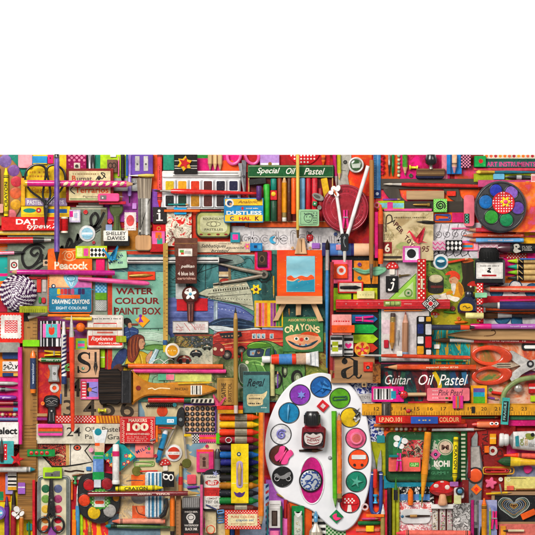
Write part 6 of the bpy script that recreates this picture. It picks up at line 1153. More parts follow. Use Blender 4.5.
t.L(sp([(89.6,356),(87.4,353.4),(83,353),(79.6,355.6),(80,359.6),(84,362.2),(88.6,364.6),(89.8,368.6),(87,372),(82,372.4),(78.4,369.6)],6),[1,1.1,1.2,1.2,1.3,1.3,1.4,1.5,1.6,1.8,1.9,2,2.1,2.2,2.4,2.6,2.8,3,3.2,3.4,3.6,3.8,4,4.1,4.2,4.2,4.2,4.2,4.2,4.1,4,3.8,3.6,3.4,3.2,3,2.8,2.5,2.2,2,1.8,1.7,1.6,1.5,1.4,1.3,1.2,1.1,1.1,1,1,1,1,1,1,1,1,1,1,1,1][:61], K)
t.G([(88.6,352.4),(90,352.4),(90,359),(88.8,359)], K).G([(77.4,366),(78.6,366),(79.6,373),(77.4,373)], K).C(83,368.6,2,'dcb08c').C(83,368.4,1.6,'3c8c6c').C(83.4,368,.8,'c8dccc')
t.G([(94.4,352),(96.6,352),(96.6,362),(97.8,367),(95.6,375.6),(93.4,367),(94.4,362)],'2c2420').R(94,362,97,363,'5c5048').L([(95.6,367),(95.6,374)],.4,'b89878').done()
t = card('label_strip','lime strip with white line beside the letter s block','label',100,349.4,104.6,368,1.6,'a8d414'); t.R(100.2,357,104.4,357.8,'f0f4e0').done()
t = card('picture_card','small pink and violet picture of a brush beside the varnish brush bristles','card',80.4,379,98.6,399.6,1.6,'e868a8', GL); t.G(rr(82,382,98,397), art(['7c6cc4','9884d0','6474c0','a878c4'],40,(.3,1))).R(81,381,86.4,398,'d8283c').R(86.4,383,89,396.6,'1c1a24').L([(88,390),(97,387)],.7,'28244c').L([(88,390),(97,393)],.7,'28244c').C(89.6,389.6,2.2,'c8843c')
for y in range(382,398,3): t.R(82, y, 85.6, y+1.4,'f0d4d8')
t.done()
# wooden number plank
t = Th('number_plank','grey wooden plank printed with large dark numerals','plank'); t.p_(rr(61,378,138,425,.4),0,1.4,'a48c6c', WX, .3)
for ch, x0, y0, x1, y1 in (('1',64,379,67,397),('4',69,379,81,397),('3',63,400,73,417),('4',83,399,96,418),('5',101,398,115,417),('6',120,398,134,418)): t.T(ch, x0, y0, x1, y1,'3c3024',.01)
t.done()
t = Th('push_pin','yellow push pin lying on the numbered plank','push pin'); t.l_((98,410.6,106.4,410.6),[(0,2.4),(1.2,2.4),(1.8,1.2),(6,1.1),(6.6,2.2),(8.2,2.2)],2.4,'d8d428', PL).done()
t = card('ribbon','red ribbon with white diamonds joined to yellow striped ribbon','ribbon',55,415.8,120,423.4,.8,'cc2420','cloth',.2); t.dots(57,417,94,423,3.2,.9,'f0dcd0', n=4).R(96,416,119.8,423.2,'e09818')
for x in range(98,120,3): t.G([(x, 416),(x+1.2,416),(x+2.6,423.2),(x+1.4,423.2)],'a84c18')
t.done()
t = card('pastel_label','cream card printed 24 Oil Pastels in dark round letters','card',36,424,121,444,1,'d8d0bc'); D_ = '33302c'
t.T('24',66.4,427.4,80.6,436.4, D_, .008).T('Oil',85,427,94,431.8, D_, .008).T('Pastel',102,427,119.6,432, D_, .008).T('Pa',85,434.6,92,439, D_, .008).T('Gra',107.4,434.6,119.6,439.6, D_, .008).done()
t = Th('bulldog_clip','black embossed bulldog clip with round head','bulldog clip'); t.P('head').p_(sp([(43.6,399),(46,396),(51,395.4),(56,396),(59,399),(58.6,404),(56,408),(46.6,408),(44,404)],4, True),0,4,'161416', LA, 1); t.P('tail').p_([(47.6,407),(55,407),(56,423.4),(47,423.4)],0,3.6,'1a181a', LA, .8)
t.z = 4; t.k = 0; t.L(sp([(46,399.6),(51,398),(57,399.6)],4),.7,'8c8a88').L(sp([(46,402),(49,400.6),(51,402.6),(53.6,400.6),(57,402)],4),.7,'9c9a98').L(sp([(46.4,404.4),(51,405.6),(56,404.4)],4),.6,'8c8a88').L(sp([(48,403),(51,404),(54,403)],4),.6,'8c8a88').C(51.3,411,.9,'c8c6c4').L([(49.6,413),(49.4,421)],.5,'8c8a88').L([(53,413),(53.4,421)],.5,'8c8a88').done()
t = Th(ER, 'pink eraser with orange, grey and magenta stripes on the oil pastel card', ER); t.P('body').box(38,424,62.6,435.8,0,3.6,'e850a8', RU, 1.4).R(38.4,427.6,62.2,429,'c83818').R(38.2,429,62.4,431.4,'f06418').R(38.4,431.4,62.2,433,'708060').done()
t = card('teal_card','teal card at the edge with pen nib and red dotted strip','card',-6,440.6,14.4,463.4,1.2,'48b0b0'); t.R(4.4,443.4,7.8,459.6,'d82430')
for i in range(4): t.C(6.1,445.4+i*4.2,.7,'f4f0ec', n=8)
t.done()
rod('pen_nib','steel calligraphy nib pointing up on the teal card','pen nib',(2.6,461,2.4,437),[('shank','4c3c34', ME, [(0,1.6),(8,2)]),('blade','5c5450', ME, [(8,2),(14,1.8),(24,.2)])], fz=.6).done()
t = Th('paper_star','red folded paper star on the cork strip','paper star', rot=12, piv=(18,459)); t.p_(star(18,459,7.4,3.2,5),0,2,'cc1c24', PA, .8).G(star(18,459,3.6,1.6,5,-54),'a8141c').done()
t = Th('ladybird_strip','green strip with four red ladybird dots','strip'); t.P('strip').box(27.2,449.4,55,456.4,0,1.4,'1c9448', GL, .3)
for i in range(4): t.P('dot').d_(31.4+i*5.2,453,2,1.4,1.2,'dc3028', PL, n=14, foot=0); t.P('centre', sub='dot').d_(31.4+i*5.2,453,.8,2.4,.4,'8c1814', PL, n=8, foot=0)
t.done()
cray('white crayon with black bands and teal end under red star',-10,469.4,35,469.4,5.6,'dedcd6','2c8c98', tip=4)
t = Th('brush_tag','white brush shaped tag with teal dot, orange and green bars','tag'); t.p_([(92,430),(107.6,430),(104.6,443),(104,458),(94.6,458),(95,443)],0,1.2,'e4e6e6', GL, .3); t.G([(95,443),(104.4,443),(104,456),(94.8,456)],'e0c0a4').R(94.8,443,99.6,446,'ee5c18').R(94.6,452,103.8,455.6,'18a044').C(91,450,2.4,'e898b4').C(98,432,3.6,'148c9c').done()
t = Th('teal_tag','green and blue ribbon tag hanging to white stub on black paint tray','tag'); t.box(93,456,103.6,480,0,1,'6890d0', GL, .3); t.R(93.4,456.4,103.2,459,'2ca858').R(92.6,472,104,479.6,'18a050').R(94,461,96,472,'8cacdc').done()
t = card('numbers_box','red box printed 100 in cream between decorated borders','box',119.8,416.8,155.4,443.4,3.4,'cc1c24', GL); t.L(rr(121,418,154.4,442.4),.5,'e8b8a8', closed=1)
for x in (123.4,151.8):
    for y in range(420,442,4): t.L(sp([(x-1.4, y),(x+1, y+1),(x-1, y+2.6),(x+1.2, y+3.4)],3),.6,'e8c4b0')
t.T('MARKERS',128.6,418.8,147,422,'f0dcc4',.02).T('100',127,423,148.6,431,'f4e8cc',.045).T('STRENGTHENED',126,433,149.6,435,'f0d0c0',.02).w_(127,436,148,441.6,3,'e0a498',1.2).done()
t = Th(ER, 'pink eraser stamped in navy diagonal capitals under the 100 box', ER); t.P('body').box(135,443.6,153.4,458,0,3.2,'f08078', RU, .8)
for i, ch in enumerate('MILAN'): t.T(ch, 137+i*2.5-(ch == 'M')*1.1+(ch == 'I')*.8,450.4-i*1.3,139.4+i*2.5-(ch == 'I')*.8,453.6-i*1.3,'28407c',.04, a=-30)
t.T('430',145.6,452,150,454,'28407c',.02).C(149,449,1.5,'3c9c3c').done()
t = Th('kite_tag','teal diamond coaster with bright flowers under glue stick','coaster'); t.p_([(119,440),(136,457),(119,472),(101.6,457)],0,1.4,'149898', GL, .3)
for x, y, c in ((108,461,'d8182c'),(113,455,'e8e020'),(126,456,'e02858'),(128,462,'d82030'),(111,465,'e87020'),(124,464,'c01c48'),(107,455,'8cc428'),(130,456,'e8d020')):
    t.G(flower(x, y, 2.4,5,.25), c).C(x, y, .8,'f0e8a0', n=8)
t.done()
rod('glue_stick','white glue stick with pink and teal collar on the flowered coaster','glue stick',(116,484,116,444),[('base','e0deda', PL, [(0,3.6),(1,4),(3,4),(4,3.6)]),('barrel','ecebe8', GL, [(4,3.5),(28,3.5)]),('collar','d8186c', PL, [(28,3.7),(33,3.7)]),('cap','f0eeea', PL, [(33,3.4),(39,3.2),(40,2.4)])], n=18).done()
card(ER, 'lilac eraser strip beside the striped brush collar', ER, 5,474,13,494.6,2,'a89cd4', RU, r=.5, done=True)
t = Th('ribbon_roll','black and white striped ribbon piece ending in gold at the lowest corner','ribbon'); t.box(7.4,472.6,16.4,490.4,0,1.6,'ece4d8','cloth',.3)
for y in (476,480.4,484): t.R(7.6, y, 16.2, y+1.9,'1c1816')
t.R(7.6,487,16.2,490.2,'dca41c').done()
t = card(ER, 'lilac eraser with white band on the cork strip', ER, 18,482.6,25.2,494,2.4,'a868cc', RU, .6); t.R(18.2,486.6,25,487.8,'ece4f0').done()
cray('purple crayon pointing up on the yellow corner card',6.4,545,6.4,496.6,5,'6c2080','501868', both=0, band=None, tip=9)
rod(PB, 'dark red brush pen with grey bristle tip on the yellow corner card', PB, (13,545,13.4,488),[('barrel','a81424', LA, [(0,3),(34,3)]),('ferrule','6c5c54','dull',[(34,2.4),(40,2.2)]),('bristles','3c3024','bry',[(40,2.2),(46,2),(57,.3)])]).done()
pen('orange pencil upright below the cork strip',21.4,550,21.4,512,4.6,'e08420', tip=6)
t = badge('pale purple badge cut by the picture edge at the corner card',-1.4,513,7,'7c5cb0','8c84d0'); t.C(0,513,2.6,'58c0d8').C(1,513,1.2,'e8f0f0').done()
t = Th('butterfly_pin','white butterfly pin on the cork strip end','pin', rot=40, piv=(18,513)); t.P('wings')
for x, y, rx, ry in ((14.6,510.6,3.2,3),(15.6,516,2.6,2.2),(21.4,510.6,2,3),(20.6,516,1.6,2.2)): t.p_(ci(x, y, rx, ry, 14),0,1,'f0eeec', PL, .3)
t.P('body').l_((18.2,518,18.2,508.6),[(0,.3),(3,.9),(9,.4)],1.3,'e0dcd6', PL).tube([(18,509,1.3),(16.4,506,1.3)],.25,'d0c8c0', n=5, foot=0).tube([(18.4,509,1.3),(20.4,506,1.3)],.25,'d0c8c0', n=5, foot=0).done()
# tin paint set + scissors
t = Th('watercolour_tin','open grey tin of round watercolour cakes in two columns','paint box', q=.9); t.P('tin').p_(rr(36.4,475.6,70.6,560,5,5),0,3,'8c9490', ME, 1.4).tube(rr(37.6,476.8,69.4,558,4.4,5),.8,'b0b4b2', ME, z=3, closed=1, foot=0); t.P('insert').p_(rr(40.8,479.6,66,556,1.4,3),3,3.7,'d8d0b0', PL, .4)
for i, (a, b) in enumerate((('2c7c50','606890'),('74a048','a0406c'),('d8b03c','d04864'),('e08c34','d8203c'),('d85830','c84c40'),('c04028','7c3024'))):
    y = 489+i*10.2
    for x, c in ((45.4, a),(57.8, b)): t.P('paint_cake').d_(x, y, 4.3,3.6,.6, c, 'paint', foot=0, n=22)
t.done()
eraser('violet eraser at the bottom between black scissors handles',48,527,56,545,2,'9c50a8').done()
t = Th('pencil_sharpener','lime green sharpener with grey blade over top of tin paint set','pencil sharpener'); t.P('body').p_(rr(43,467.4,62,478.6,.8),0,5,'a8d01c', PL, .5); t.P('blade').p_([(45,472.4),(52,472.4),(55,471),(60,471),(60,476.4),(45,476.4)],5,5.5,'8c8c88', ME, .2); t.P('screw').disc(52,474.6,1,5.5,6,'4c4c4a', ME, .2, n=10).done()
t = Th('scissors','small black scissors with round handles lying point up on tin paint set','scissors')
t.P('blade').p_([(49.4,480),(51.6,478),(52.8,500),(54,514),(50.4,518),(47,512),(48.4,498)],0,1.8,'2c2a2a', ME, .4); t.P('blade').p_([(50,480),(52.6,478),(54,498),(55.6,512),(52.6,517),(49.4,512),(50,498)],1.8,3.4,'3c3a3a', ME, .4)
t.P('handle').tube(ci(43.6,524.6,5.8,7.4,28,10),1.2,'161516', LA, z=2.2, closed=1).tube([(46.4,518.4,2.2),(49.4,512,2.2),(50.4,506,2.2)],[1.2,1.5,1.9],'161516', LA); t.P('handle').tube(ci(58,524.6,5.8,7.4,28,-10),1.2,'161516', LA, z=2.2, closed=1).tube([(55.6,518.4,2.4),(53,512,2.4),(52.4,506,2.4)],[1.2,1.5,1.9],'161516', LA)
t.P('screw').disc(51.4,500,1.2,3.4,4,'8a8884', ME, .2, n=12).done()
t = Th('push_pin','small green push pin by the corner of tin paint set','push pin'); t.l_((75,476.6,75,486),[(0,2),(1,2),(1.6,1.1),(5.4,1),(6,1.9),(7.6,1.9),(8,.4),(9.4,.15)],2,'1c9048', PL).done()
rod(PB, 'light blue upright brush with white tip beside the black paint tray', PB, (77.4,550,77.4,485.6),[('handle','4c9ccc', LA, [(0,1.4),(20,2.2),(44,2.2)]),('ferrule','dcdad6', ME, [(44,1.7),(56,1.2)]),('bristles','e8e4dc','bry',[(56,1.1),(64,.2)])]).done()
card('strip','lime strip standing below the black paint tray','strip',79.6,515,82.6,545,1.4,'a4d020', r=.2, done=True)
# black tray
t = Th('paint_tray','black eight sided paint tray with red, orange, yellow and white cakes','paint tray', q=.9); P_ = [(86,474),(112,474),(119,484),(120,508),(112,518),(100,524),(87,519),(79,510),(78,484)]
t.P('tray').p_(sp(P_, 4, True),0,4.4,'171617', PL, 1.2)
for x, y, r, c in ((89,485,5.8,'c01820'),(107,484,5.8,'a01824'),(84.4,500.4,6,'e8481c'),(94,512.8,6.4,'ecc41c'),(109.6,510.6,6.4,'c0bcb8'),(116,498,3.4,'d88c20')):
    t.P('well').tube(ci(x, y, r+.5, n=26),.5,'060606', PL, z=4.4, closed=1, foot=0); t.P('paint', sub='well').d_(x, y, r, 4.3,.7, c, 'paint', foot=0)
t.done()
t = card(ER, 'white stub standing on the black paint tray below ribbon tag', ER, 94,479.6,101,487.6,2.4,'d0d4dc', RU, .5); t.done()
t = Th('scalloped_tag','scalloped green gingham tag with white centre and red crayon','tag'); t.p_(flower(100.2,499,11,16,.06,96),0,1,'4c9c38', PA, .2); t.chk(92,491,108.4,507,10,10,'c4e0a8'); t.R(94.4,492.6,104.6,507,'ecece8').R(95,500.6,104,504,'dc4c20', r=1.5).w_(95.6,495,103.6,498,2,'b0b0ac',1).done()
t = rod(PE, 'dark maroon pencil with print across the scalloped tag and map', PE, (200,493,88,494),[('gold_end','b89858', LA, [(0,.5),(5,1.6),(12,2.4)]),('barrel','7c141c', LA, [(12,2.6),(110,2.6),(112,2)])]); along(t, 'VENUS',30,44,2.2,'e8c8b8', b=.03); along(t, 'DRAWING',48,62,2.2,'e8c8b8', b=.03); t.done()
t = artcard('gold and white art postcard with orange shapes under yellow crayon',118.6,474.6,151.6,519,['d8d4cc','c8c0b0','a89880','d4b888','7c7470','e0dcd8'],60,1.2, cat='postcard', name='postcard'); t.G(rr(131,475,147,491), art(['e05c1c','e87830','c84c1c','e89c28'],50)).G(rr(132,506,147,518.6),'e06030').C(139,510,4,'e88050').L(sp([(136,507),(138,513),(143,515.4),(148,515.6)],4),.8,'3c2020').L(sp([(126,481.4),(134,480.6),(143,481)],4),.8,'38445c').L(ci(149,482,1.8, n=14),.7,'d84860', closed=1).G(sp([(131,497),(138,494),(146,498),(142,504),(134,503)],4, True),'8c8884').done()
cray('yellow crayon with black capitals lying across the art postcard',115.6,488.6,163,487.6,5.4,'ecdc10', txt=('CRAYON',9,32,.6))
cray('pale coral crayon at the foot of the art postcard',165,521.6,112,521.6,5.4,'e89c84','e07860', both=0)
brush('dark green flat brush pen with teal tip at the bottom',182,528,104.6,526.4,5,'46682c','2c3a24','188c90',6,6,4.4)
rod('pen_nib','small gold nib standing on the orange patterned paper','pen nib',(89.4,540,89.4,522.6),[('shank','a8843c', ME, [(0,1.8),(8,2)]),('point','b89c54', ME, [(8,2),(18,.2)])]).done()
# map: dividers, badge, tiles
t = Th('spiral_binding','black coil binding along a cream sheet below the amber brush','binding'); t.tube([(146+i*.33,405.6+1.9*math.sin(i*1.05),2+1.2*math.cos(i*1.05)) for i in range(92)],.55,'1c1a1a', PL, n=5).done()
rod(PB, 'red handled brush with black collar under the amber brush', PB, (148,400.4,214,400.4),[('handle','cc1c18', LA, [(0,2.4),(36,2.6)]),('collar','1c5c38', LA, [(36,2.6),(43,2.6)]),('ferrule','d8d4cc', ME, [(43,2.2),(64,2)])]).done()
t = card('ruler','cream strip with black slanted bars by the black letter keys','ruler',191,398.4,214,403,5.4,'dcd4c4'); 
for i in range(5): t.G([(192+i*4.4,399),(194.4+i*4.4,399),(193.4+i*4.4,402.6),(191+i*4.4,402.6)],'1c1a18')
t.done()
t = Th('letter_key_board','peach block with thirty round black letter keys','letter keys'); t.P('board').box(183.6,403.6,216.4,433.4,0,3,'6c4890', GL, .4).R(184.6,405.6,214.4,432.6,'e4b48c')
for j in range(5):
    for i in range(6):
        x, y = 187.2+i*5.1,408.8+j*5.2; t.P('key').disc(x, y, 2.2,3,4.2,'141214', PL, .4, n=16); t.z = 4.2; t.T('QWERTYUIOPASDFGHJKLZXCVBNM1234'[j*6+i], x-.7, y-1, x+.7, y+1,'a8a4a0',.02)
t.done()
t = Th('drawing_compass','steel dividers with black joint and two long pale legs on the map','compass'); t.P('leg').tube([(178,420,2.4),(165.4,448,1.6)],[1.5,.8],'c8beb0', ME); t.P('leg').tube([(183.4,424,2.4),(186.6,462,1.6)],[1.5,.9],'ccc4b8', ME); t.P('joint').p_(sp([(178,410),(182,407),(185,412),(184.6,424),(181,427),(177,424),(176.4,417)],4, True),0,5,'1a1a1c', PL, .8); t.P('screw').disc(180.6,419.6,1.9,5,5.8,'9ca4a8', ME, .3, n=14).done()
t = Th('orange_seal','flat orange disc on the cream part of map','disc'); t.disc(162,411.4,5.4,0,.7,'d8481c', PA, .1).done()
t = card(ER, 'teal eraser with white print on the map', ER, 155.6,416.6,177,424.6,3,'1c88ac', RU, .6); t.R(167,419,174,422.6,'e0e8ec').w_(168,419.6,173.4,422,1,'5a7c90',1).done()
rod('pen','blue pen with pale end slanting across the map','pen',(157,463,166,430),[('tip','245c7c', PL, [(0,1.4),(3,2.4)]),('barrel','1c84b4', LA, [(3,2.8),(13,2.9)]),('clip_band','3c3430', ME, [(13,3),(15,3)]),('upper_barrel','2090c4', LA, [(15,2.9),(30,2.8)]),('end','d8d8dc', PL, [(30,2.7),(34,2.4)])]).done()
t = badge('white badge with red label and pale band on the map',173.6,453.4,8.6,'e0dedb','c83c20'); t.R(167.6,452,179.6,455,'e8e4de').w_(169,452.8,178.6,454.2,1,'807870',.9).done()
t = Th('disc','flat olive green disc on the map near white badge','disc'); t.disc(186.6,463.4,4.8,0,1,'6c6c28','dull',.4).done()
t = Th('disc','flat olive green disc above the art postcard','disc'); t.disc(136.6,471.4,4.8,0,.6,'77752c','dull',.2).done()
clip('pale green paper clip on the map right of flowered coaster',134,464.4,153.6,464,4.6,'8cb45c', th=.6)
t = Th('washi_tape','black checked tape with pink and orange stripes under the letter keys','tape'); t.box(192,434,217,443.4,0,1,'e8e4e0', PA, .2); t.chk(192.4,434.4,199,443,5,6,'181616').R(199,434.6,216,443,'e83c84').R(199,437.2,216,439.4,'f07020')
for x in range(200,216,2): t.R(x, 434.4, x+1,435.4,'181616').R(x, 442, x+1,443,'181616')
t.done()
card(ER, 'bright green square eraser at the end of checked tape', ER, 216,433.4,222.4,444,2.2,'58c020', RU, r=.4, done=True)
t = Th('framed_tag','hot pink and orange framed tag with brown figure panel','tag'); t.P('frame').box(196.4,449.6,213.6,472.6,0,3,'ec3c84', GL, .4).R(197,450,213,452,'e85c18'); t.P('panel').box(199.6,453.6,208.6,469,3,3.3,'9c7468', PA, .2,.1); t.C(204,459,1.7,'4c2c24').R(202.6,461,205.6,467,'4c2c24').done()
button('tiny pink button above the framed figure tag',206.8,446.4,1.7,'c8185c',2)
shroom('red spotted toadstool charm above the tilted black g tile',165,459,11,12.4, rot=-4)
t = tile('black letter tile with white g lying sideways',162,471.6,174.2,487,'141214'); t.L(ci(166,476.8,2.5,2.3,20),1.3,'f0ece6', closed=1).L(ci(171,477.4,2.1,2.9,20),1.2,'f0ece6', closed=1).L([(168.2,476.6),(169.2,476.8)],1.4,'f0ece6').L([(164,474.6),(163.4,473.4)],1.3,'f0ece6').done()
t = Th('striped_pouch','blue and white striped fabric pouch','pouch'); t.p_(rr(145,472,163.4,518,3,4),0,3,'dce4e8','cloth',1.2)
for x, w, c in ((148.4,1.4,'2c6c94'),(151.6,2.4,'3c84ac'),(156,1.4,'2c5c7c'),(159,2.4,'4c94b8')): t.R(x, 473, x+w, 517.4, c, 'cloth')
t.done()
t = Th('handle','black teardrop handle hanging below the sideways g tile','handle'); t.tube([(166.4,498,1.5),(167,506,1.5),(164,514,1.5),(160,517.4,1.5)],[1.4,1.8,2.6,2],'1c1a1a', PL).done()
pen('orange pencil with silver collar standing right of the striped pouch',172.4,535,172.4,492,5,'e47418', tip=3, end='eraser', ec='2c2424')
rod(PB, 'short brush with gold ferrule and red band on the map', PB, (180.4,492,180.8,463),[('handle','c07840', WY, [(0,2.2),(7,2.4)]),('band','c01c20', LA, [(7,2.4),(15,2.3)]),('ferrule','c8a860', ME, [(15,2),(26,1.7)]),('bristles','5c3c20','bry',[(26,1.6),(29,.3)])]).done()
t = card('rule','upright brown wooden rule beside the black ink jar','rule',176,494.6,181,545,2.4,'a87c54', WY, .3); t.lines(176.4,498,178.6,540,12,.3,'4c3018').done()
eraser('coral pink square eraser below the framed figure tag',187,475,196,484.4,2.6,'ec5c6c').done()
t = Th('ink_jar','black ink jar with grey cap and white printed label, lying at the bottom','ink jar', q=.9); t.P('jar').p_(rr(181.6,508,201,552,3,4),0,12,'141212','glass',2.6); t.P('cap').p_(rr(182.4,496.6,200.4,508.6,2,3),1,11,'8c8a88', RU, 1.6)
for i in range(9): t.R(183.6+i*1.9,497.6,184.3+i*1.9,507,'5c5a58')
t.P('label').box(183.6,510,199.4,548,12,12.2,'24201e', PA, .3,0); t.z = 12.2; t.C(191,517,4.6,'d4cec8', ry=4).L(ci(191,517,3,2.4,16),.7,'24201e', closed=1).G([(188,520),(194,520),(193,523),(189,523)],'d4cec8').T('HIGHER',185,510.6,198,512.4,'c8c0b8',.02).T('WATERPROOF',184.4,524,198.6,526,'e0d8d0',.02).T('BLACK INK',185.4,527.2,197.6,530,'e0d8d0',.03).R(184,533,199,534.6,'9c2420').done()
t = Th('glue_bottle','dark bottle with grey neck and white red label','bottle', q=.9); t.P('bottle').p_(sp([(203,488),(204,474),(209,469.6),(216,469.6),(220.6,474),(221.6,488),(221.6,508),(219,510.6),(206,510.6),(203,508)],4, True),0,9,'26282c', GL, 2); t.P('neck').l_((217.4,470,217.4,459),[(0,3.4),(4,3.2),(11,3.2)],5,'5c6064', PL); t.P('cap').l_((217.4,460,217.4,449),[(0,2.8),(8,2.6),(11,1.4)],5,'2c2e34', PL); t.P('label').p_(rr(203.8,474.6,220.4,508.6,1.2,3),9,9.2,'dedad2', GL, 0); t.z = 9.2
t.T(RU, 207,476,217,477.8,'3a3634',.02).G(sp([(205,482),(209,480),(212,481),(216,479.8),(219,482),(216,485),(208,485)],3, True),'c83c3c').T('BEST',208,481,217,484.4,'e8e0d8',.04).R(204,487.4,220.2,496,'cc2c28').w_(206,489,218,494.6,3,'7c1414',1.2).T('CEMENT',207,497.4,217.4,499.4,'6c3434',.02).T('TEST OIL',205.6,500.4,219,503.2,'3c3836',.03).T('NET 12 OZ',207,505,217.4,506.8,'3c3836',.02).G(flower(215.4,473.4,3,5,.3),'a0a4d0').done()
rod(PE, 'tall thin pink pencil left of the glue bottle', PE, (201.6,550,201.8,472),[('barrel','dc6090', LA, [(0,1.5),(66,1.5)]),('tip','1c1818', LA, [(66,1.6),(74,1.4),(78,.3)])]).done()
peg('magenta clothes peg standing below the glue bottle',206.8,511.4,206.6,528,5,'e4188c')
button('orange button with two holes under the magenta peg',210.6,529.6,4.9,'e44c18',2)
t = card('label','cream label strip at the foot of glue bottle','label',205,511,216,533,.5,'d8c8a0'); t.done()
# fat crayons
cols_ = [('f05a14','orange'),('f0c410','yellow'),('e8401a','scarlet'),('9c1428','crimson'),('3c1c38','plum'),('1c6cbc','blue'),('24247c','navy'),('1c1c24','black'),('201c1c','off black'),('b47414','ochre'),('1c1e28','blue black'),('18843c','green'),('5c2018','brown')]
for i, (c, n) in enumerate(cols_):
    y = 417.4+i*7.55
    t = cray('fat %s crayon with grey paper band, number %d from the top of the column' % (n, i+1),219.4, y, 259, y, 7, c, band=None, tip=6, done=0, name='fat_crayon')
    t.P('paper_band').l_((219.4, y, 259, y),[(15.4,3.55),(27.6,3.55)],3.5,'a49c88', PA, foot=0); t.z = 7.06; t.k = 0; t.lines(235.4, y-1.6,246.6, y+1.4,3,.3,'5c5648').done()
t = Th('wire_ring','small steel wire ring on the crimson fat crayon','ring'); t.tube(ci(228.6,440,3,2.6,20),.6,'c0bcb8', ME, closed=1).done()
t = Th('nib_packet','yellow card packet with pen nib window and purple crest','packet'); t.P('card').box(231.2,443.4,248.6,502.6,0,1.2,'f2d414', GL, .4); t.C(239,453.6,2.2,'24485c').C(239,453.6,1,'e8e4c0').L([(232,462.6),(248,462.6)],.5,'c8a814').L([(232,482.6),(248,482.6)],.5,'e8e4b0')
t.P('window').p_(rr(236.4,460.4,243,487.4,3,5),1.2,1.7,'b8a4cc', PL, .2); t.P('nib', sub='window').l_((239.6,484,239.6,461.6),[(0,1.4),(10,1.6),(16,2.1),(22,.2)],2.8,'d8b46c', ME, .6, foot=0); t.z = 1.25; t.k = 0; t.P('crest').p_(sp([(234,491),(237,492.4),(239.6,491.4),(242,492.4),(245,491),(243.4,495),(239.6,496.6),(235.8,495)],3, True),1.2,1.5,'54307c', GL, 0).done()
t = Th('gingham_label','red gingham framed label with cream printed centre','label'); t.box(224.8,509.4,261.4,528.6,0,1.4,'d82c20', GL, .4); t.dots(226.2,510.6,260.6,528,2.8,.6,'f4dcd0').R(228,513.4,257.4,525,'e8dcb0').T('PURE COLORS',231,515,254.6,517.4,'c85c38',.02).T('crayon set',236,518.4,254,521.4,'3c6c94',.02,.2).T('MADE OF COLORED PIGMENT',231,522.4,255,524,'c8744c',.02).done()
for i, (c, n) in enumerate((('e8a01c','amber'),('1c4c94','blue'),('ec6420','orange'))): card('strip','%s strip peeping out below the gingham label' % n, 'strip',225+i*5,528,229.6+i*5,545,1.6, c, r=.2, done=True)
t = Th('airmail_envelope','pale blue airmail envelope with red and navy slanted edge','envelope'); t.p_(rr(237,484,269,545),0,.6,'b4c8e0', PA, 0)
for i in range(10): y = 486+i*6; t.G([(265.6, y),(268.8, y-2.4),(268.8, y+.4),(265.6, y+2.8)],'c83844' if i % 2 else '24407c')
for i in range(6): x = 238+i*5.4; t.G([(x, 535.4),(x+2.6,535.4),(x+1.2,538),(x-1.4,538)],'c83844' if i % 2 else '24407c')
t.done()
pen('tall orange pencil pointing down right of fat crayons',261.6,412,261,527,5.8,'ee840e', tip=12, lead='3a3230')
t = Th('pencil_sharpener','white sharpener box with dark window left of purple paper','pencil sharpener'); t.P('body').box(269,500.6,281,528,0,4.4,'dcd8d6', PL, .8); t.P('window').box(271.6,510.6,277.4,526,4.4,4.7,'3c2824', GL, .3,.1); t.P('blade').box(272.6,512,276.4,524.6,4.7,5,'6c5850', ME, .2,.1); t.z = 4.4; t.k = 0; t.R(270,504,280,505,'a8a4a0').L(rr(270,506,280,509),.4,'9c9894', closed=1).done()
rod('pen','dark green pen right of the white sharpener box','pen',(281.4,550,281.4,506),[('barrel','1c5c38', PL, [(0,1.2),(44,1.2)])]).done()
eraser('bubble gum pink eraser at the bottom below dark red pen',282.4,518,287.6,545,2.4,'e870b8').done()
rod('pen','dark red upright pen below the palette rim','pen',(285.6,518,285.6,500),[('barrel','a8181c', PL, [(0,1.9),(18,1.9)])]).done()
rod(PE, 'rust red upright pencil below the palette rim', PE, (288.6,545,288.6,504),[('barrel','b02c1c', LA, [(0,1.4),(41,1.4)])]).done()
t = Th('bead_box','green box with glass vial and white heart lid at the bottom','box'); t.P('box').box(291.6,506,304.4,550,0,2.6,'108444', GL, .4); t.P('vial').p_(rr(294,514.6,302.4,550,2,3),2.6,5.6,'c4c8bc','glass',1); t.P('lid').p_(sp([(294.4,511.4),(298,512.6),(301.8,511),(301,515.4),(298,518),(295.4,515.4)],4, True),2.6,6,'f0efec', PL, .6); t.P('beads')
for i in range(18): t.d_(295.4+random.random()*5.6,520+random.random()*15,.8,5.2,.8, random.choice(['e0dccc','a8a498','c8b888','8c9c8c']), PL, n=8, foot=0)
t.done()
brush('small flat brush with blue pink handle and pale bristles below the palette',315.8,511,315.8,546,4.6,'58a0cc','c8c0b4','d8ccb8',10,14,15, True, belly=.3)
OUT = sp([(318,373),(336,376.4),(352,387),(363.6,406),(369.6,432),(372,460),(369.4,486),(365,503),(357.6,520),(350,528.4),(342,531.4),(332.6,528.6),(322.6,520.4),(312,511),(298,505),(284.6,499.6),(275.4,490),(269.4,474),(265.4,455),(266,435),(271,415),(281,395),(296,380.6)],5, True)
t = Th('artist_palette','large white kidney shaped artist palette with coloured wells and magenta thumb hole','palette', q=.96)
t.P('board').p_(OUT, 0,3.4,'e0e0e3','smooth',1)
WELLS = [(300,395,10.2,'8c3cb4'),(321,387,10.4,'1c68b4'),(340,398.4,10.2,'5ca41c'),(289,413,10.2,'1484b4'),(281,434.4,10.2,'dcdcde'),(350.2,417.6,9.8,'f0cc10'),(279.6,455.4,10.2,'5c2c20'),(356,438.4,10.2,'ee6492'),(282.6,477,10.2,'161617'),(358.4,459.6,10,'ee521a'),(356.4,481.8,10.2,'14886c'),(350,503,10,'d01c24')]
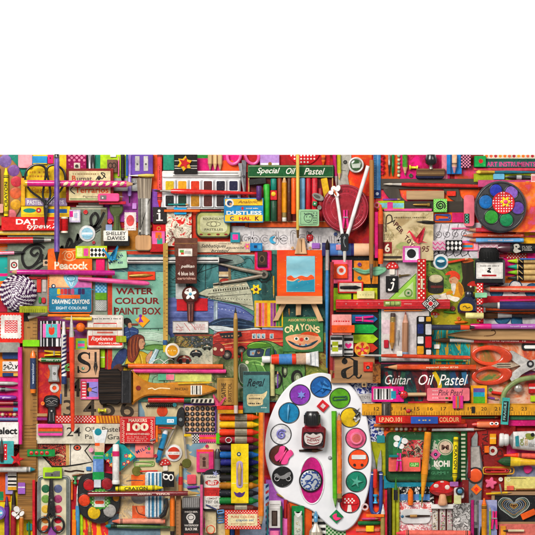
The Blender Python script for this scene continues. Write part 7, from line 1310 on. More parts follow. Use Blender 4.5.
for x, y, r, c in WELLS:
    t.P('well_rim').tube(ci(x, y, r, n=36),.55,'26262a', PL, z=3.5, closed=1, n=6, foot=0); t.P('well_paint', sub='well_rim').disc(x, y, r-.4,3.3,3.7, c, PA, .15)
t.P('thumb_hole').p_(ci(312,480.4,12,23.4,40),3.3,3.6,'c4147c', PA, .1); t.P('thumb_rim').tube(ci(312,480.4,12.2,23.6,44),.8,'e6e6e8', LA, z=3.5, closed=1, n=6, foot=0)
t.fp = [f for f in t.fp]; t.done()
t = Th('star_charm','small lilac star charm in the purple well','charm'); t.p_(star(301.4,395,4.4,2.2,6),0,1.2,'8090d8', PL, .3).done()
t = Th('paper_crane','blue folded paper bird in the blue well','paper crane')
for pts, c in (([(312,388,.3),(320,381,2.6),(324,392,1.2)],'2c7cc8'),([(320,381,2.6),(329,386,2),(322,394,.4)],'145490'),([(314,382,1.4),(322,388,2.4),(314,394,.3)],'1c64ac'),([(324,380,1),(322,388,2.6),(332,390,1.4)],'3c8cd0')): t.add(pts, [(0,1,2)], m(c, PA))
t.foot(ci(321,387,8),0,2); t.done()
clip('dark green wire bow clip in the lime well',333,398.8,347,398,3.4,'1c5c40', th=.5)
t = Th('dart_charm','tiny pale blue dart charm in teal blue well','charm'); t.l_((288.6,404.6,287.6,421),[(0,.5),(4,1.3),(8,.8),(12,.5),(16.4,.15)],1.2,'6cb4dc', PL).done()
t = Th('spiral_coil','lilac plastic spiral in the white well','spiral'); t.tube([(a, b, 1) for a, b in spiral(281.4,434.6,.8,5,1.7,36,1.2)],.95,'8480d0', PL).done()
t = Th('bee_charm','black and white wasp charm in the yellow well','charm'); t.P('body').l_((360,412,352.4,420.6),[(0,.8),(3,1.9),(6,1.5),(11,.3)],2,'181818', PL); t.P('wing').p_([(352,408.6),(357,410.6),(360,407.4),(356,414.4)],.6,1,'303030', PL, .1); t.P('wing').p_([(354,420),(359,415),(360,419),(356,422.6)],.6,1,'d0d0d0', PL, .1); t.P('stripe').d_(355,418,1.5,2,1.8,'d8d4c8', PL, n=10, foot=0); t.done()
t = Th('butterfly_charm','hot pink butterfly charm in the brown well','charm', rot=30, piv=(283,456)); t.P('wings').p_(sp([(283,454),(286,447),(291,449),(289.6,455),(290.6,461),(285.6,464),(283,459),(280.4,464),(276,461),(277,455),(276,449.4),(280.4,447)],4, True),0,1.6,'ee4c94', PL, .5); t.P('body').l_((283,463,283,449),[(0,.4),(4,1.1),(10,1),(14,.3)],1.8,'d8387c', PL).done()
t = Th('pan_cup','small round pink cup with brown hollow in the pink well','cup'); t.disc(356.4,438.4,6.4,0,2.2,'f07ca0', PL, .8).C(356.4,438.4,4.4,'d86c64').C(356.8,439,3.2,'c8605c').done()
t = Th('scooter_charm','silver motorbike charm in the black well','charm'); t.P('wheel').tube(ci(277,478.6,2.4, n=16),.5,'b8b8b8', ME, z=.7, closed=1, n=6); t.P('wheel').tube(ci(288.4,478.6,2.4, n=16),.5,'b8b8b8', ME, z=.7, closed=1, n=6); t.P('frame').p_(sp([(274,475),(277,473.4),(280,476),(284,475),(287,473),(290,472),(291,474),(289,477),(284,479.4),(279,478.4),(275.6,477)],3, True),0,1.2,'a8a8a8', ME, .3).done()
t = Th('car_charm','white bus window strip charm with two dark eyes in orange well','charm'); t.P('window').p_(rr(351.6,455,366,459.4,1),0,.9,'e4e8e6', PL, .2); t.P('eye').disc(354.6,465,1.4,0,.9,'3a1410', PL, .2, n=12); t.P('eye').disc(362,465,1.4,0,.9,'3a1410', PL, .2, n=12); t.done()
t = Th('star_charm','pale green starfish charm in the teal green well','charm', rot=14, piv=(356.4,482)); t.p_(star(356.4,482,6.6,2.4,5),0,1.6,'5cb49c', PL, .7).done()
t = Th('toadstool_sticker','white spotted toadstool cut out in the red well','sticker'); t.P('stem').p_([(348,505),(351,505),(352,512),(347,512)],0,.7,'ece4dc', PL, .1); t.P('cap').p_(sp([(342.4,503),(346,498),(351,496.4),(356.4,500),(357.6,504),(350,504.6)],4, True),0,.9,'cc1820', PL, .2).dots(345,499,355,503.6,3.6,.9,'f0e8e0'); t.done()
t = Th('porcelain_button','round silver rimmed button with blue willow pattern in thumb hole','button'); t.P('rim').disc(310.6,480.6,11.6,0,2,'2c2c34', ME, .6, n=40); t.P('face').d_(310.6,480.6,10.6,1.6,1.4,'c8d0d8','glass', n=36, foot=0); t.z = 3
for pts in ([(303,478),(307,474),(312,476),(310,480),(305,481)],[(311,484),(315,479),(318,482),(315,487)],[(304,486),(308,484),(311,487),(307,489)],[(312,473),(316,472),(318,476)],[(306,483),(310,481),(313,483)]): t.L(sp(pts, 5),1.3,'2c4c94', GL)
for i in range(18): a = i*.349; t.C(310.6+8.9*math.cos(a),480.6+8.9*math.sin(a),.8,'34549c', GL, n=8)
t.done()
t = Th('ink_bottle','crimson ink bottle with black cap and white label on the white palette','ink bottle', q=.9); t.P('glass').p_(sp([(302,429),(304,426.6),(307,426),(321,426),(324,427),(325.6,429.6),(324.6,444),(321.4,448),(305,448),(301.6,444.6)],4, True),0,11,'7c1024','glass',2.4); t.P('shoulder').p_([(306,419),(319,419),(322,428),(304,428)],1,10,'a0142c','glass',1.6); t.P('cap').l_((312,425,312,411),[(0,7.2),(1,8),(9,8),(12,7.2),(14,5.6)],7.4,'181619', PL, .9,24)
t.P('cap_rib')
for i in range(11): a = math.pi*(i+.5)/11; x = 312+8*math.cos(a); z = 7.4+7.2*math.sin(a); t.tube([(x, 423, z),(x, 414.6, z)],.4,'0c0a0c', PL, n=5, foot=0)
t.P('label').p_(rr(303,431.6,323.4,446,2,3),11,11.2,'241016', PA, 0); t.z = 11.2; t.G(sp([(304,437),(306,433),(310,434.4),(313,432.8),(316,434.4),(320.6,433),(322.4,437),(320,443),(313,445),(306,443)],4, True),'ddd4d0').L(sp([(306,436),(313,438),(320,436)],4),.8,'9c2434').T('INDIAN',307,438.4,319,441,'8c2430',.03).L(sp([(307,442),(313,443.6),(319,442)],4),.8,'9c2434').done()
rod('pen_nib','bronze dip nib lying under the crimson ink bottle','pen nib',(299,450.6,323,450.4),[('shank','3a2820', ME, [(0,.9),(8,1.4),(13,1.6)]),('blade','6c4830', ME, [(13,1.8),(17,2),(20,1),(24,.2)])], fz=.6).done()
t = Th('red_tile','small tilted red square with white square centre on the palette','tile', rot=42, piv=(323,406)); t.box(318.4,401.4,327.6,410.6,0,2,'d42430', GL, .4).R(321,404,325,408,'e8d4d4').done()
pen('lime green pencil pointing down on the white palette',334,411,335.4,508,5.2,'5cb41c', lead='3c7c1c', wood='8cc45c', tip=10, k='wax')
pen('orange pencil with dark eraser pointing up on the white palette',339.6,502,339,412,5,'ee7c1c', lead='5c3c28', wood='c89060', end='eraser', ec='4c3430')
t = Th('diamond_tile','green diamond tile with tiny pink paper crane at palette tip','tile', rot=45, piv=(336.4,516.6)); t.P('tile').box(331.4,511.6,341.4,521.6,0,1.8,'1c8c54', GL, .3); t.P('crane').p_(sp([(333,519),(334.4,514),(337,516.6),(341,514),(339,520)],2, True),1.8,2.6,'e83c78', PA, .2).done()
t = Th('grey_bead','small grey eraser bead beside the lime green pencil','bead'); t.d_(330,458,2,0,1.6,'9c9ca0', RU).done()
t = card('ruler','long yellow ruler with black numbers across the right half','ruler',362,403.6,550,415.4,2.4,'e8a60c', LA, .4)
for i in range(74): x = 364+i*2.5; t.R(x, 412.4 if i % 2 else 411.4, x+.4,415,'4a3008')
for i in range(12): t.T(str(12+i),374+i*13.4,407,379.4+i*13.4,410.6,'4a3410',.01)
t.R(362.4,404.2,549,404.8,'b87c08').done()
t = Th('bulldog_clip','small steel grey clip gripping the long yellow ruler','bulldog clip'); t.p_(rr(381.6,402,390.6,417,.6),0,3,'5c5650', ME, .8).R(383.6,404,385,415,'b0a8a0', ME).R(387.4,404,388.6,415,'2c2824').done()
ladybird('tiny ladybird charm on the long yellow ruler',408.4,411,2.2,80)
t = tile('black and white button tile on the long yellow ruler',471.6,406.6,475,413,'2c2824',.8); t.done()
t = Th('turquoise_label','turquoise framed tag with black lettering tilted over the yellow ruler','tag', rot=4, piv=(505,411)); t.box(501.4,397.6,509,424.6,0,2,'4cbcb4', GL, .4).R(502.6,401,508,421.6,'1c2424').T('FRAGILE',503.4,402,506,420,'9cd4cc',.02, a=-90).done()
t = card('pencil_box','red pencil box with gold print NO. 101 COLOUR','box',375.6,415.6,461,423,3.4,'d0241c', GL); t.T('I.P.NO.101',379,417,401.6,421.6,'f0c890',.02).T('COLOUR',439,417,459,421.6,'f0c080',.02).done()
t = card(ER, 'blue eraser with gold print on the red pencil box', ER, 410.6,416.4,437.6,423.4,2.6,'2858b4', RU, r=.5); t.w_(418,418.6,430,421,1,'e0c878',2).done()

rod(PE, 'orange and red pencil under the red pencil box', PE, (374,425.6,468,425.6),[('tip_end','e07414', LA, [(0,1.6),(28,2)]),('barrel','dc3430', LA, [(28,2),(93,2)])]).done()
t = Th('bead_string','row of small amber, red and clear beads above the green tin','beads')
for i in range(12): t.P('bead').d_(378+i*4.7,429.4,2,0,2.6,('d8d4cc','e0a040','a82028','d8c8b0')[(i*3+(i > 5)) % 4], PL, n=12)
t.done()
rod('pen','slim white pen with copper point above the striped ribbon','pen',(432,430,486,429.6),[('barrel','d8d6d4', ME, [(0,1.5),(42,1.6)]),('point','c88c70', ME, [(42,1.3),(54,.2)])]).done()
# green tin
t = Th('pencil_tin','rounded dark green tin with floral panel and white emblem','tin', q=.9); t.P('tin').p_(rr(385.6,432,461,482.4,6,5),0,5,'184820', LA, 1.6).p_(rr(388.4,434.6,458,480,4,5),5,5.5,'1c5c30', LA, .4); t.P('panel').p_(rr(393,439,452,470,1.4,3),5.5,5.7,'2c7444', GL, .1)
t.G(rr(402,440,426,462), art(['3c2c24','6c5c4c','b4a890','c83c48','2c3c28','8c8070'],110,(1,1), True)).G(rr(425,440,440,470), art(['2c7444','3c7c50','c0c4b0','2c6840'],90,(1,1), True))
for i in range(8): x, y = 410+random.random()*16,441+random.random()*17; t.L(sp([(x-3, y),(x, y-2),(x+3, y+1)],3),.8, random.choice(['d8d0b8','1c1814','c83444']))
t.C(445.4,447.4,8,'c8c4a8').C(445.4,447.4,7,'2c7444').C(445.4,447.4,6.4,'d0b8a0').T('M',441.6,445,449,450,'5c3c30',.04).T('KOHI',434,460.6,450,467,'ece8dc',.05).R(390,470.6,456,476.6,'1c5430').T('* GUMMI *',428,471.4,449,474.6,'4c8c64',.02).done()
t = Th('butterfly_pin','white butterfly pin with blue centre at the corner of green tin','pin', rot=20, piv=(400,442)); t.P('wings')
for x, y, rx, ry in ((396,439.6,3.6,3),(404,439.6,3.6,3),(397.4,445.6,2.8,2.8),(403,445.6,2.8,2.8)): t.p_(ci(x, y, rx, ry, 16),0,1,'f2f1ee', PL, .3)
t.P('body').l_((400,448.6,400,437),[(0,.3),(4,1),(11.6,.4)],1.4,'58b4c4', PL).tube([(399.6,437.6,1.2),(397.6,433.6,1.2)],.25,'181818', n=5, foot=0).tube([(400.4,437.6,1.2),(402.6,433.6,1.2)],.25,'181818', n=5, foot=0).done()
t = Th(ER, 'long salmon eraser with green print on the dark green tin', ER); t.P('body').box(388.6,457.6,420.6,471.6,0,3.6,'e8685c', RU, 1).R(409.4,462.4,419,466.8,'3c9c34').T('GUM',410.4,463,418,466.2,'b8e090',.03).done()
peg('magenta clothes peg standing on the long salmon eraser',399,453,398.8,470.6,5,'e4188c')
t = card('flower_tile','small pink flower square with dark eye on the green tin','tile',431.6,450.6,439.6,458.6,1.2,'e86ca4', rot=45); t.C(435.6,454.6,1.8,'241c2c').C(435.6,454.6,.7,'6ca0c0').done()
t = card('ribbon','green and cream striped ribbon right of the dark green tin','ribbon',461,431.6,467.4,482,.9,'1c5428','cloth',.2)
for y in range(434,480,4): t.R(461.4, y, 465.6, y+2,'d0d4b8')
t.done()
cray('yellow crayon with black capitals standing point down on the green tin',456,437,454.6,483,5.2,'ecd810', txt=('CRAYON',8,32,.6))
pen('fat yellow pencil pointing down over the green tin',428,432,421.4,508,7,'f0960c', wood='f0a82c', lead='8c7440', tip=34, hexa=0, end='cut')
# red book and knife
t = card('cloth_book','brick red cloth book with dark vertical capitals','book',466,420,516,500,3,'9c2420','cloth',.6); t.T('POSTAL',482.4,431,488.4,466,'4c1412',.02, a=-90).T('ADL',497.4,443,503,466,'541614',.02, a=-90).lines(492,456,503,476,6,.7,'741a18').R(484,455,495,475,'8c1e1c').done()
t = Th('craft_knife','grey metal craft knife with blade at top and orange round window','knife', q=.9); t.P('handle').p_([(469.6,446),(480,446),(483.4,470),(481.6,500),(479.4,550),(469,550),(468,500),(466.4,470)],0,4,'84868a','dull',1); t.P('upper_sleeve').p_([(470.4,447),(479.2,447),(481,468),(468.6,468)],4,4.4,'c4bcb4','dull',.2); t.P('blade').p_([(471.6,447),(471.4,439),(476.6,431.6),(478,435),(477.6,447)],.8,2.2,'b4bab8', ME, .2); t.P('round_window').disc(475.4,475.4,8.4,4,4.8,'3c3a38','dull',.3).d_(475.4,475.4,6.8,4.7,.9,'ee5a18', PL, foot=0); t.P('slot_or_highlight').box(471.6,505,477,522,4,4.3,'b0aca8','dull',.4,.1); t.P('lower_slot').box(472,528,477.6,545,4,4.3,'1c1c1c','dull',.4,.1)
for i in range(14): t.z = 4.02; t.k = 0; t.C(470+random.random()*8,490+random.random()*45,.8+random.random(),'5c5c60','dull', n=9)
t.done()
t = Th('diamond_tile','orange diamond sticker with red centre on the craft knife','sticker', rot=45, piv=(476.4,489.4)); t.box(472.4,485.4,480.4,493.4,0,.9,'f07020', GL, .3).R(474.6,487.6,478.2,491.2,'e02c18').done()
t = rod('pen','orange and salmon pen with two white eyes on the red book','pen',(472,424.6,499,424.8),[('cap','d03024', PL, [(0,1),(2,1.8),(5,2.2)]),('barrel','f08454', PL, [(5,2.8),(7,3.2),(18,3.2)]),('end','e84c10', PL, [(18,3.2),(25,3.1),(27,2.2)])]); t.k = 0; t.C(491.6,423.4,2.2,'f4f2ec', ry=1.6).C(496.4,423.4,2.2,'f4f2ec', ry=1.6).C(492,423.6,1,'141414').C(496,423.6,1,'141414').done()

t = card(ER, 'yellow eraser with pale band on the red book', ER, 490,434,496.4,444.4,2.2,'f0a812', RU, .5); t.R(490.2,437.6,496.2,439,'f4dc8c').done()
ring('white paper ring on the red book',493,451,4.7,2.1)
paper('magenta paper behind the oil paint tube',509,417,545,426,'d01474',.8).done(); card('strip','dark green strip above the magenta paper','strip',510,416,545,420,1.2,'2c6440', r=.2, done=True)
artcard('mottled magenta pink paper under the red crayon',507,444,545,458,['c01460','d81c78','e8508c','b01050'],60,.8).done()
p = (499,439.6,552,441.6); t = Th('paint_tube','white oil paint tube with black and green print and ribbed white cap','paint tube', q=.9); t.P('cap').l_(p, [(0,5.6),(.8,6.6),(4,6.8),(5,5.6),(6,6.2),(9,6),(9.6,4.6)],6.4,'e0dedb', PL, n=22); t.P('shoulder').l_(p, [(9,3.6),(11,4.6),(13.6,8.4)],6.4,'b4b0ac', ME, .7,22); t.P('body').l_(p, [(13.6,8.6),(30,9.8),(53,10.8)],6.4,'dedcda', GL, .62,26)
t.z = 12.4; t.k = 0; t.G([(514.6,436),(518,435),(518.6,446),(515,446)],'2c8c94').T('OIL',519.6,437,523,445,'7c8c24',.03, a=-90).T('COLOR',524,437,527,445,'c89c30',.02, a=-90).G(sp([(525,433.6),(530,433),(534,436),(531,440),(526,438)],4, True),'8c9440').C(532,434.4,2,'181c18').w_(528,442,534,446,3,'4c504c',1).done()
cray('red orange crayon pointing left below the paint tube',555,456.4,504,455.4,6,'e86454','f04418', both=0, tip=12)
rod(PB, 'broad brush with dark green bristles and yellow handle', PB, (560,463,498,461),[('handle','e8b414', LA, [(0,1.6),(36,3.4),(40,4)]),('ferrule','ecc81c', LA, [(40,4.2),(50,5)]),('bristles','2c6034','brx',[(50,5),(56,4.4),(60,2.4),(62,.6)])], fz=.7).done()
artcard('blue grey speckled paper with pink blot below the yellow brush',507,466,545,480,['5c6484','7c84a0','8c90a8','6c7490','98a0b0'],60,.8).done()
t = Th(ER, 'hot pink blob eraser on the blue grey paper', ER); t.p_(sp([(524,467),(531,466.4),(532.4,470),(529,473.6),(525,472.6)],4, True),0,2,'e83c8c', RU, .6).done()
clip('yellow and red jumbo paper clip across the red book edge',483,470.6,513.6,470.6,6.6,'d89c1c', th=.8)
clip('small red inner paper clip nested in the jumbo clip',485,470.6,508,470.6,3.2,'c82420', th=.7)
t = Th('flower_eraser','pink flower shaped eraser on the red book', ER); t.p_(flower(491,483.4,6.2,5,.2,50,.5),0,3,'f06c94', RU, .8).done()
t = card('tape','pale yellow paper tag with hole and thin line','tag',504.6,477,545,490.6,1.4,'dccf7c'); t.L(ci(508.6,479.6,1.8, n=14),.7,'f0ecc0', closed=1).L([(510,478.6),(526,478.6)],.6,'6c6430').R(504.8,488.6,544,489.4,'b0a048').done()
t = Th('chalkboard','small framed blackboard with chalk drawn heart','chalkboard'); t.P('slate').box(494,494.6,545,522.6,0,1.8,'1e1e20','board',.2)
H1 = [(0,-3.2),(-4,-8),(-11,-9),(-15.6,-3),(-13,3.4),(-6,9.4),(0,13.6),(6,9.4),(13,3.4),(15.6,-3),(11,-9),(4,-8)]
for sc_, c, w in ((1,'b8c0b8',1),(.88,'7c9484',.8),(.76,'a88c68',1),(.63,'74849c',.9),(.5,'a0a4a0',.8),(.37,'78889c',.9),(.24,'b8985c',1.1),(.12,'b0783c',1.1)): t.L([(a+random.uniform(-.15,.15), b+random.uniform(-.15,.15)) for a, b in sp([(514+x*sc_, 506+y*sc_*.88) for x, y in H1],6, True)], w*.8, c, closed=1)
for a, b in ((491.6,545),): t.P('frame').box(a, 491.6, b, 495.4,0,3,'b4906c', WX, .3); t.P('frame').box(a, 522, b, 525.4,0,3,'b08c64', WX, .3); t.P('frame').box(a, 495.5,495,521.9,0,2.9,'ac8860', WY, .3)
t.done()
t = card('chalk','orange chalk block tilted on the small blackboard','chalk',521,511.4,536,517.4,3,'ee6420','wax',.5, rot=-24, done=True)
paper('salmon card at the bottom corner under small blackboard',499,524,545,545,'ea7c70',.8).done(); paper('orange strip left of the salmon corner card',500.6,526,506,545,'e89c30',1.2).done()
rod('pen_nib','cream and brown dip pen nib on the salmon corner card','pen nib',(503,530.6,524,530.6),[('blade','3c2c20', ME, [(0,.3),(5,1.2)]),('shank','d8c8a4', PL, [(5,1.3),(21,1.2)])], fz=.7).done()
artcard('lavender blue speckled card between yellow crayon and small blackboard',479,500,497,545,['5c6498','8088b4','a0a4c8','c06878'],50,.7).done()
peg('hot pink clothes peg clipped at the corner of the small blackboard',494.6,511,494.2,529,5.4,'ec1c7c')
cray('amber crayon pointing up beside the craft knife',484,548,484,498,5.4,'d8901c','e8701c', both=0)
# toadstool, camera, jars, sketch
t = artcard('black and white tape with blue and orange blocks under the amber pencil point',395,487,434,505,['161414','dcdad4','1c1a1a','161414','e4e0d8'],150,.8,(1,1), True, 'washi_tape','tape'); t.R(398,494.4,430,500.6,'5c90cc').R(419,494.4,423,500.6,'24a4a8').done()
cray('stubby orange crayon standing on the blue block tape',410.6,505,410.6,488.4,5.6,'f0781c', both=0, band=None, tip=2.6)
t = artcard('pink and white flowered paper under the oval brooch',396.6,502.6,432,533,['d8a4a4','e4dcd8','c87c84','e8e0dc','d0605c','dcd8d8'],70,.7,(1,1), True); t.done()
t = Th('brooch','white oval brooch plate carrying gold tipped dip pen','brooch'); t.P('plate').p_(rr(400.6,509,431,524,6,6),0,1.6,'dcdcdc', PL, .5); t.P('pen').l_((405,516.2,430,515.8),[(0,.3),(3,.9),(10,1.3),(16,1),(25,.7)],2.8,'3c2c20', ME); t.P('band').l_((405,516.2,430,515.8),[(5,1.4),(12,1.5)],2.8,'c89c5c', ME); t.P('stud').d_(402.4,516.6,1.6,1.6,.9,'145c80', PL, n=12).done()
rod(PE, 'thick black pencil standing at the left of lime striped pencils', PE, (389.6,550,389.6,488),[('barrel','2a2422', LA, [(0,2.6),(62,2.6)])]).done()
for i, x in enumerate((394,397.8)): rod(PE, ('lime and black pencil nearest the thick black pencil','lime and black pencil beside the flowered paper')[i], PE, (x, 550, x, 488),[('barrel',('a4a418','b0b424')[i], LA, [(0,1.8),(62,1.8)])]).done()
pen('green tipped black pencil pointing up to green tin',395.6,500,395.8,477.6,4,'1c1c1c', lead='3c9c2c', wood='34782c', tip=12)
t = Th('toadstool_eraser','big red toadstool with white spots and peach stem lying on its side','toadstool', q=.9); t.P('stem').l_((442.6,494,442.6,505.4),[(0,3.4),(4,3.8),(8,4.8),(10.4,4.8),(11.4,3.6)],5,'d8a078', PL, .9,18); t.P('cap').p_(sp([(429.6,491),(431,486),(436,482),(443,480.6),(450,482.6),(454.4,488),(454.6,492.6),(450,495.4),(442,496),(434,494.4)],5, True),0,9,'cc1018', LA, 3.4); t.P('spots').d_(436,485.6,2.6,8.8,.6,'e8dcd0', PL, ry=2, n=16, foot=0).d_(447,487,2.6,8.8,.6,'e8dcd0', PL, ry=2.4, n=16, foot=0).d_(442,481.8,2,7,.6,'e8dcd0', PL, ry=1, n=14, foot=0).done()
t = Th('lens_charm','tiny black and white camera charm with blue lens beside toadstool','charm'); t.P('body').p_(rr(453.6,487,463.6,498,2,3),0,4,'d8d4d4', PL, .8); t.P('ring').disc(459.4,490.6,4.2,4,5.4,'161618', PL, .4); t.P('lens').d_(459.4,490.6,2.6,5.3,1.2,'4c8cb4','glass', n=16, foot=0).done()
card(ER, 'pale yellow eraser block under the camera charm', ER, 453.4,494.8,460.6,503.4,3,'d8d8a0', RU, r=.6, done=True)
card(ER, 'lime eraser block behind the toadstool stem', ER, 445,495.6,452,503,2,'a8a818', RU, r=.6, done=True)
card('tape','mauve tape scrap above the camera charm','tape',449.6,481.4,458,486,.8,'b06cb4', done=True)
card('strip','dark red ribbon strip beside the craft knife','strip',462,480,468.6,519,1,'801c18', r=.3, done=True)
t = Th('foil_ball','crumpled silver foil sheet left of the craft knife','foil'); t.p_(rr(453,503,470,545),0,1, art(['8c8a88','c0bebc','6c6a68','d8d6d4','9c9a98'],120,(1,1), True, .3), bev=.2)
t.done()
t = Th('bead_jar_set','clear case of three bead vials with white lid','bead vials'); t.P('lid').box(431,504.4,453.6,508.8,0,9,'ecebe9', PL, .6)
for i, (c1, c2) in enumerate((('d8d0a0','c8b464'),('d0708c','8c8c3c'),('c8889c','9c6c7c'))):
    x = 432.4+i*7.4; t.P('vial').p_(rr(x, 508.6, x+6,531,1,3),0,5,'d4ccc4','glass',1); t.P('beads', sub='vial')
    for k in range(30): t.d_(x+1+random.random()*4,510+random.random()*19.6,.8,4.6,.9, random.choice([c1, c1, c2,'e4e0d4','6c5c50']), PL, n=7, foot=0, rings=3)
t.done()
cray('long coral crayon with black bands along the bottom edge',470,533.6,396,533,7,'ec7464','f04c58', tip=8)
# snips at the palette's edge, crayon, pencil
t = Th('thread_snips','blue handled thread snips with steel blades and red grip','snips'); t.P('blade').p_([(372.6,473),(371.6,460),(372.4,450),(375.4,462),(376.6,472)],.6,2,'a4a8a8', ME, .2); t.P('blade').p_([(377,472),(378,460),(381,449.6),(382,460),(381.8,471)],.6,2,'bcc0be', ME, .2)
t.P('handle').tube(sp([(373,472),(371.6,486),(371,500),(372,511),(376.4,514.6),(380.6,511),(381,500),(381,486),(381,472)],6),2,'2c4c98', PL, fz=.8); t.P('band').l_((373,473,372.7,479),[(1,2.1),(2,2.1)],1.7,'e4e4ec', PL, .9, foot=0).l_((381,473,381,479),[(1,2.1),(2,2.1)],1.7,'e4e4ec', PL, .9, foot=0).done()
rod('wax_crayon','short red grip lying between the snips handles','crayon',(375.4,469,375.2,488),[('stick','d83020','wax',[(0,1.6),(.8,2.1),(18,2.2),(19,1.6)])]).done()
t = Th('push_pin','cyan push pin between the blue snips handles','push pin'); t.l_((375.6,503.6,375.6,494.6),[(0,2.4),(1.2,2.4),(1.8,1.3),(6.4,1.2),(7,2.4),(9,2.4)],2.4,'2ca8d8', PL).done()
ring('pale pink paper ring by the edge of the palette',365,507,3.6,1.9,'e0c4c4')
cray('dark green crayon lying at the foot of the snips',358,523.6,386,523,4.4,'146c34', both=0, band=None, tip=6)
pen('white tipped tan pencil upright at the foot of the snips',382.6,550,383.2,504,5,'a8944c', lead='f0eeea', wood='ecebe6', tip=10, hexa=0)
card('tape','navy floral corner with teal bird by the orange paper','tape',377,435.6,385,443,.7,'2c98a0', done=True)
# orange scissors
t = Th('scissors','big orange handled scissors with silver pivot reaching the picture edge','scissors', q=.8)
t.P('blade_root').p_(sp([(508,356),(512,350.6),(520,355),(533,361.6),(550,366),(550,374),(534,371),(520,366)],3, True),.6,2.8,'d6d4d0','dull',.4); t.P('blade_root').p_(sp([(510,376),(514,383),(522,375),(534,369),(550,365),(550,358),(533,360),(520,367)],3, True),2.8,4.6,'e4e2de','dull',.4)
t.P('handle').annulus(ci(492,356,20.6,10.4,40,4), ci(488.6,356.2,12.8,6,40,4),.4,5,'e2481a', LA); t.P('handle').annulus(ci(492.4,375.4,20.6,9.8,40,-5), ci(489,375.6,12.6,5.8,40,-5),.4,5,'de4418', LA)
t.P('inner_blade').p_([(491,366),(499,362.6),(512,362.6),(520,365.4),(510,368.4),(499,368.6)],.4,5.2,'c8b49c','dull',.3).L([(497,364.6),(511,364.4)],.8,'3a2c24').L([(497,367),(511,366.8)],.8,'3a2c24'); t.P('pivot').disc(530.6,364,3.6,4.6,5.6,'1c1c20', PL, .4).disc(530.6,364,1.8,5.6,6.2,'dcdcdc', ME, .3, n=16).done()
t = Th('safety_pin','black and white rounded clasp above the orange scissors','clasp'); t.P('outer').p_(rr(522,343.6,545,350.6,3,5),0,1.8,'161616', PL, .5); t.P('inner').p_(rr(524.4,345.4,545,348.8,1.6,4),1.8,2.2,'e8e6e2', PL, .2).done()
t = Th('tape_roll','olive green tape loop with steel charm under the orange scissors','tape roll'); t.P('loop').tube(sp([(502,404),(505,392),(514,383),(526,378.6),(545,377)],5),2.6,'8c9c64', GL, fz=.8); t.P('charm').d_(518.6,388.6,4.4,0,3,'b4b0a8', ME, n=18).done()
t = card(ER, 'red and white banded block at the edge below the scissors', ER, 529,383.6,545,393.6,3,'c81c1c', RU, r=.5); t.R(529.4,387,544,389,'e8e0dc').done()

pen('tall purple pencil with dark dipped end lying over handwriting book',57.6,154.6,57.8,264,5.4,'68499c', lead='1c1a20', wood='2c2430', tip=12, end='dip', ec='18161a', stripe='8c70b8')
t = Th('scissors','black wire handled snips hanging over the yellow pad','scissors')
t.P('blade').p_([(44,200),(46.4,200),(47,214),(45.8,228),(44.6,222),(43.6,208)],0,1.6,'2c2c30', ME, .3); t.P('blade').p_([(46,200),(49,201),(48.4,210),(46.4,222),(45.6,214)],1.6,3,'3c3c40', ME, .3)
t.P('handle').tube([(a, b, 2) for a, b in sp([(46,204),(40,198),(30,190),(25.6,180),(27,171),(34,165.4),(42,165.6),(46,170),(45,182),(43,194),(45,203)],6)],1.2,'161518', LA); t.P('handle').tube([(a, b, 3) for a, b in sp([(47.6,204),(53,198),(61,190),(65.4,180),(63.6,171),(57,165.6),(50,166),(47,171),(49,182),(50.6,194),(48.4,203)],6)],1.2,'161518', LA)
t.P('screw').disc(46.6,206.6,1.4,3,3.6,'6c6c70', ME, .2, n=12).done()
t = pen('magenta and cream twisted stripe pencil lying across reddish crayon carton',24,183.4,136,184.4,6.6,'d41480', lead='2c282c', wood='d8ac80', tip=9, end='dip', ec='f0c818', hexa=0, done=0)
for i in range(9):
    x = 64+i*7
    for dx, w in ((0,1.1),): t.P('twist_stripe').tube([(x, 185.6,6.1),(x+1.4,184.6,6.6),(x+3.2,183.6,6.75),(x+5,182.4,6.4)],[.6,1.7,1.7,.6],'ecd8a8', LA, foot=0, fz=.22)
t.done()
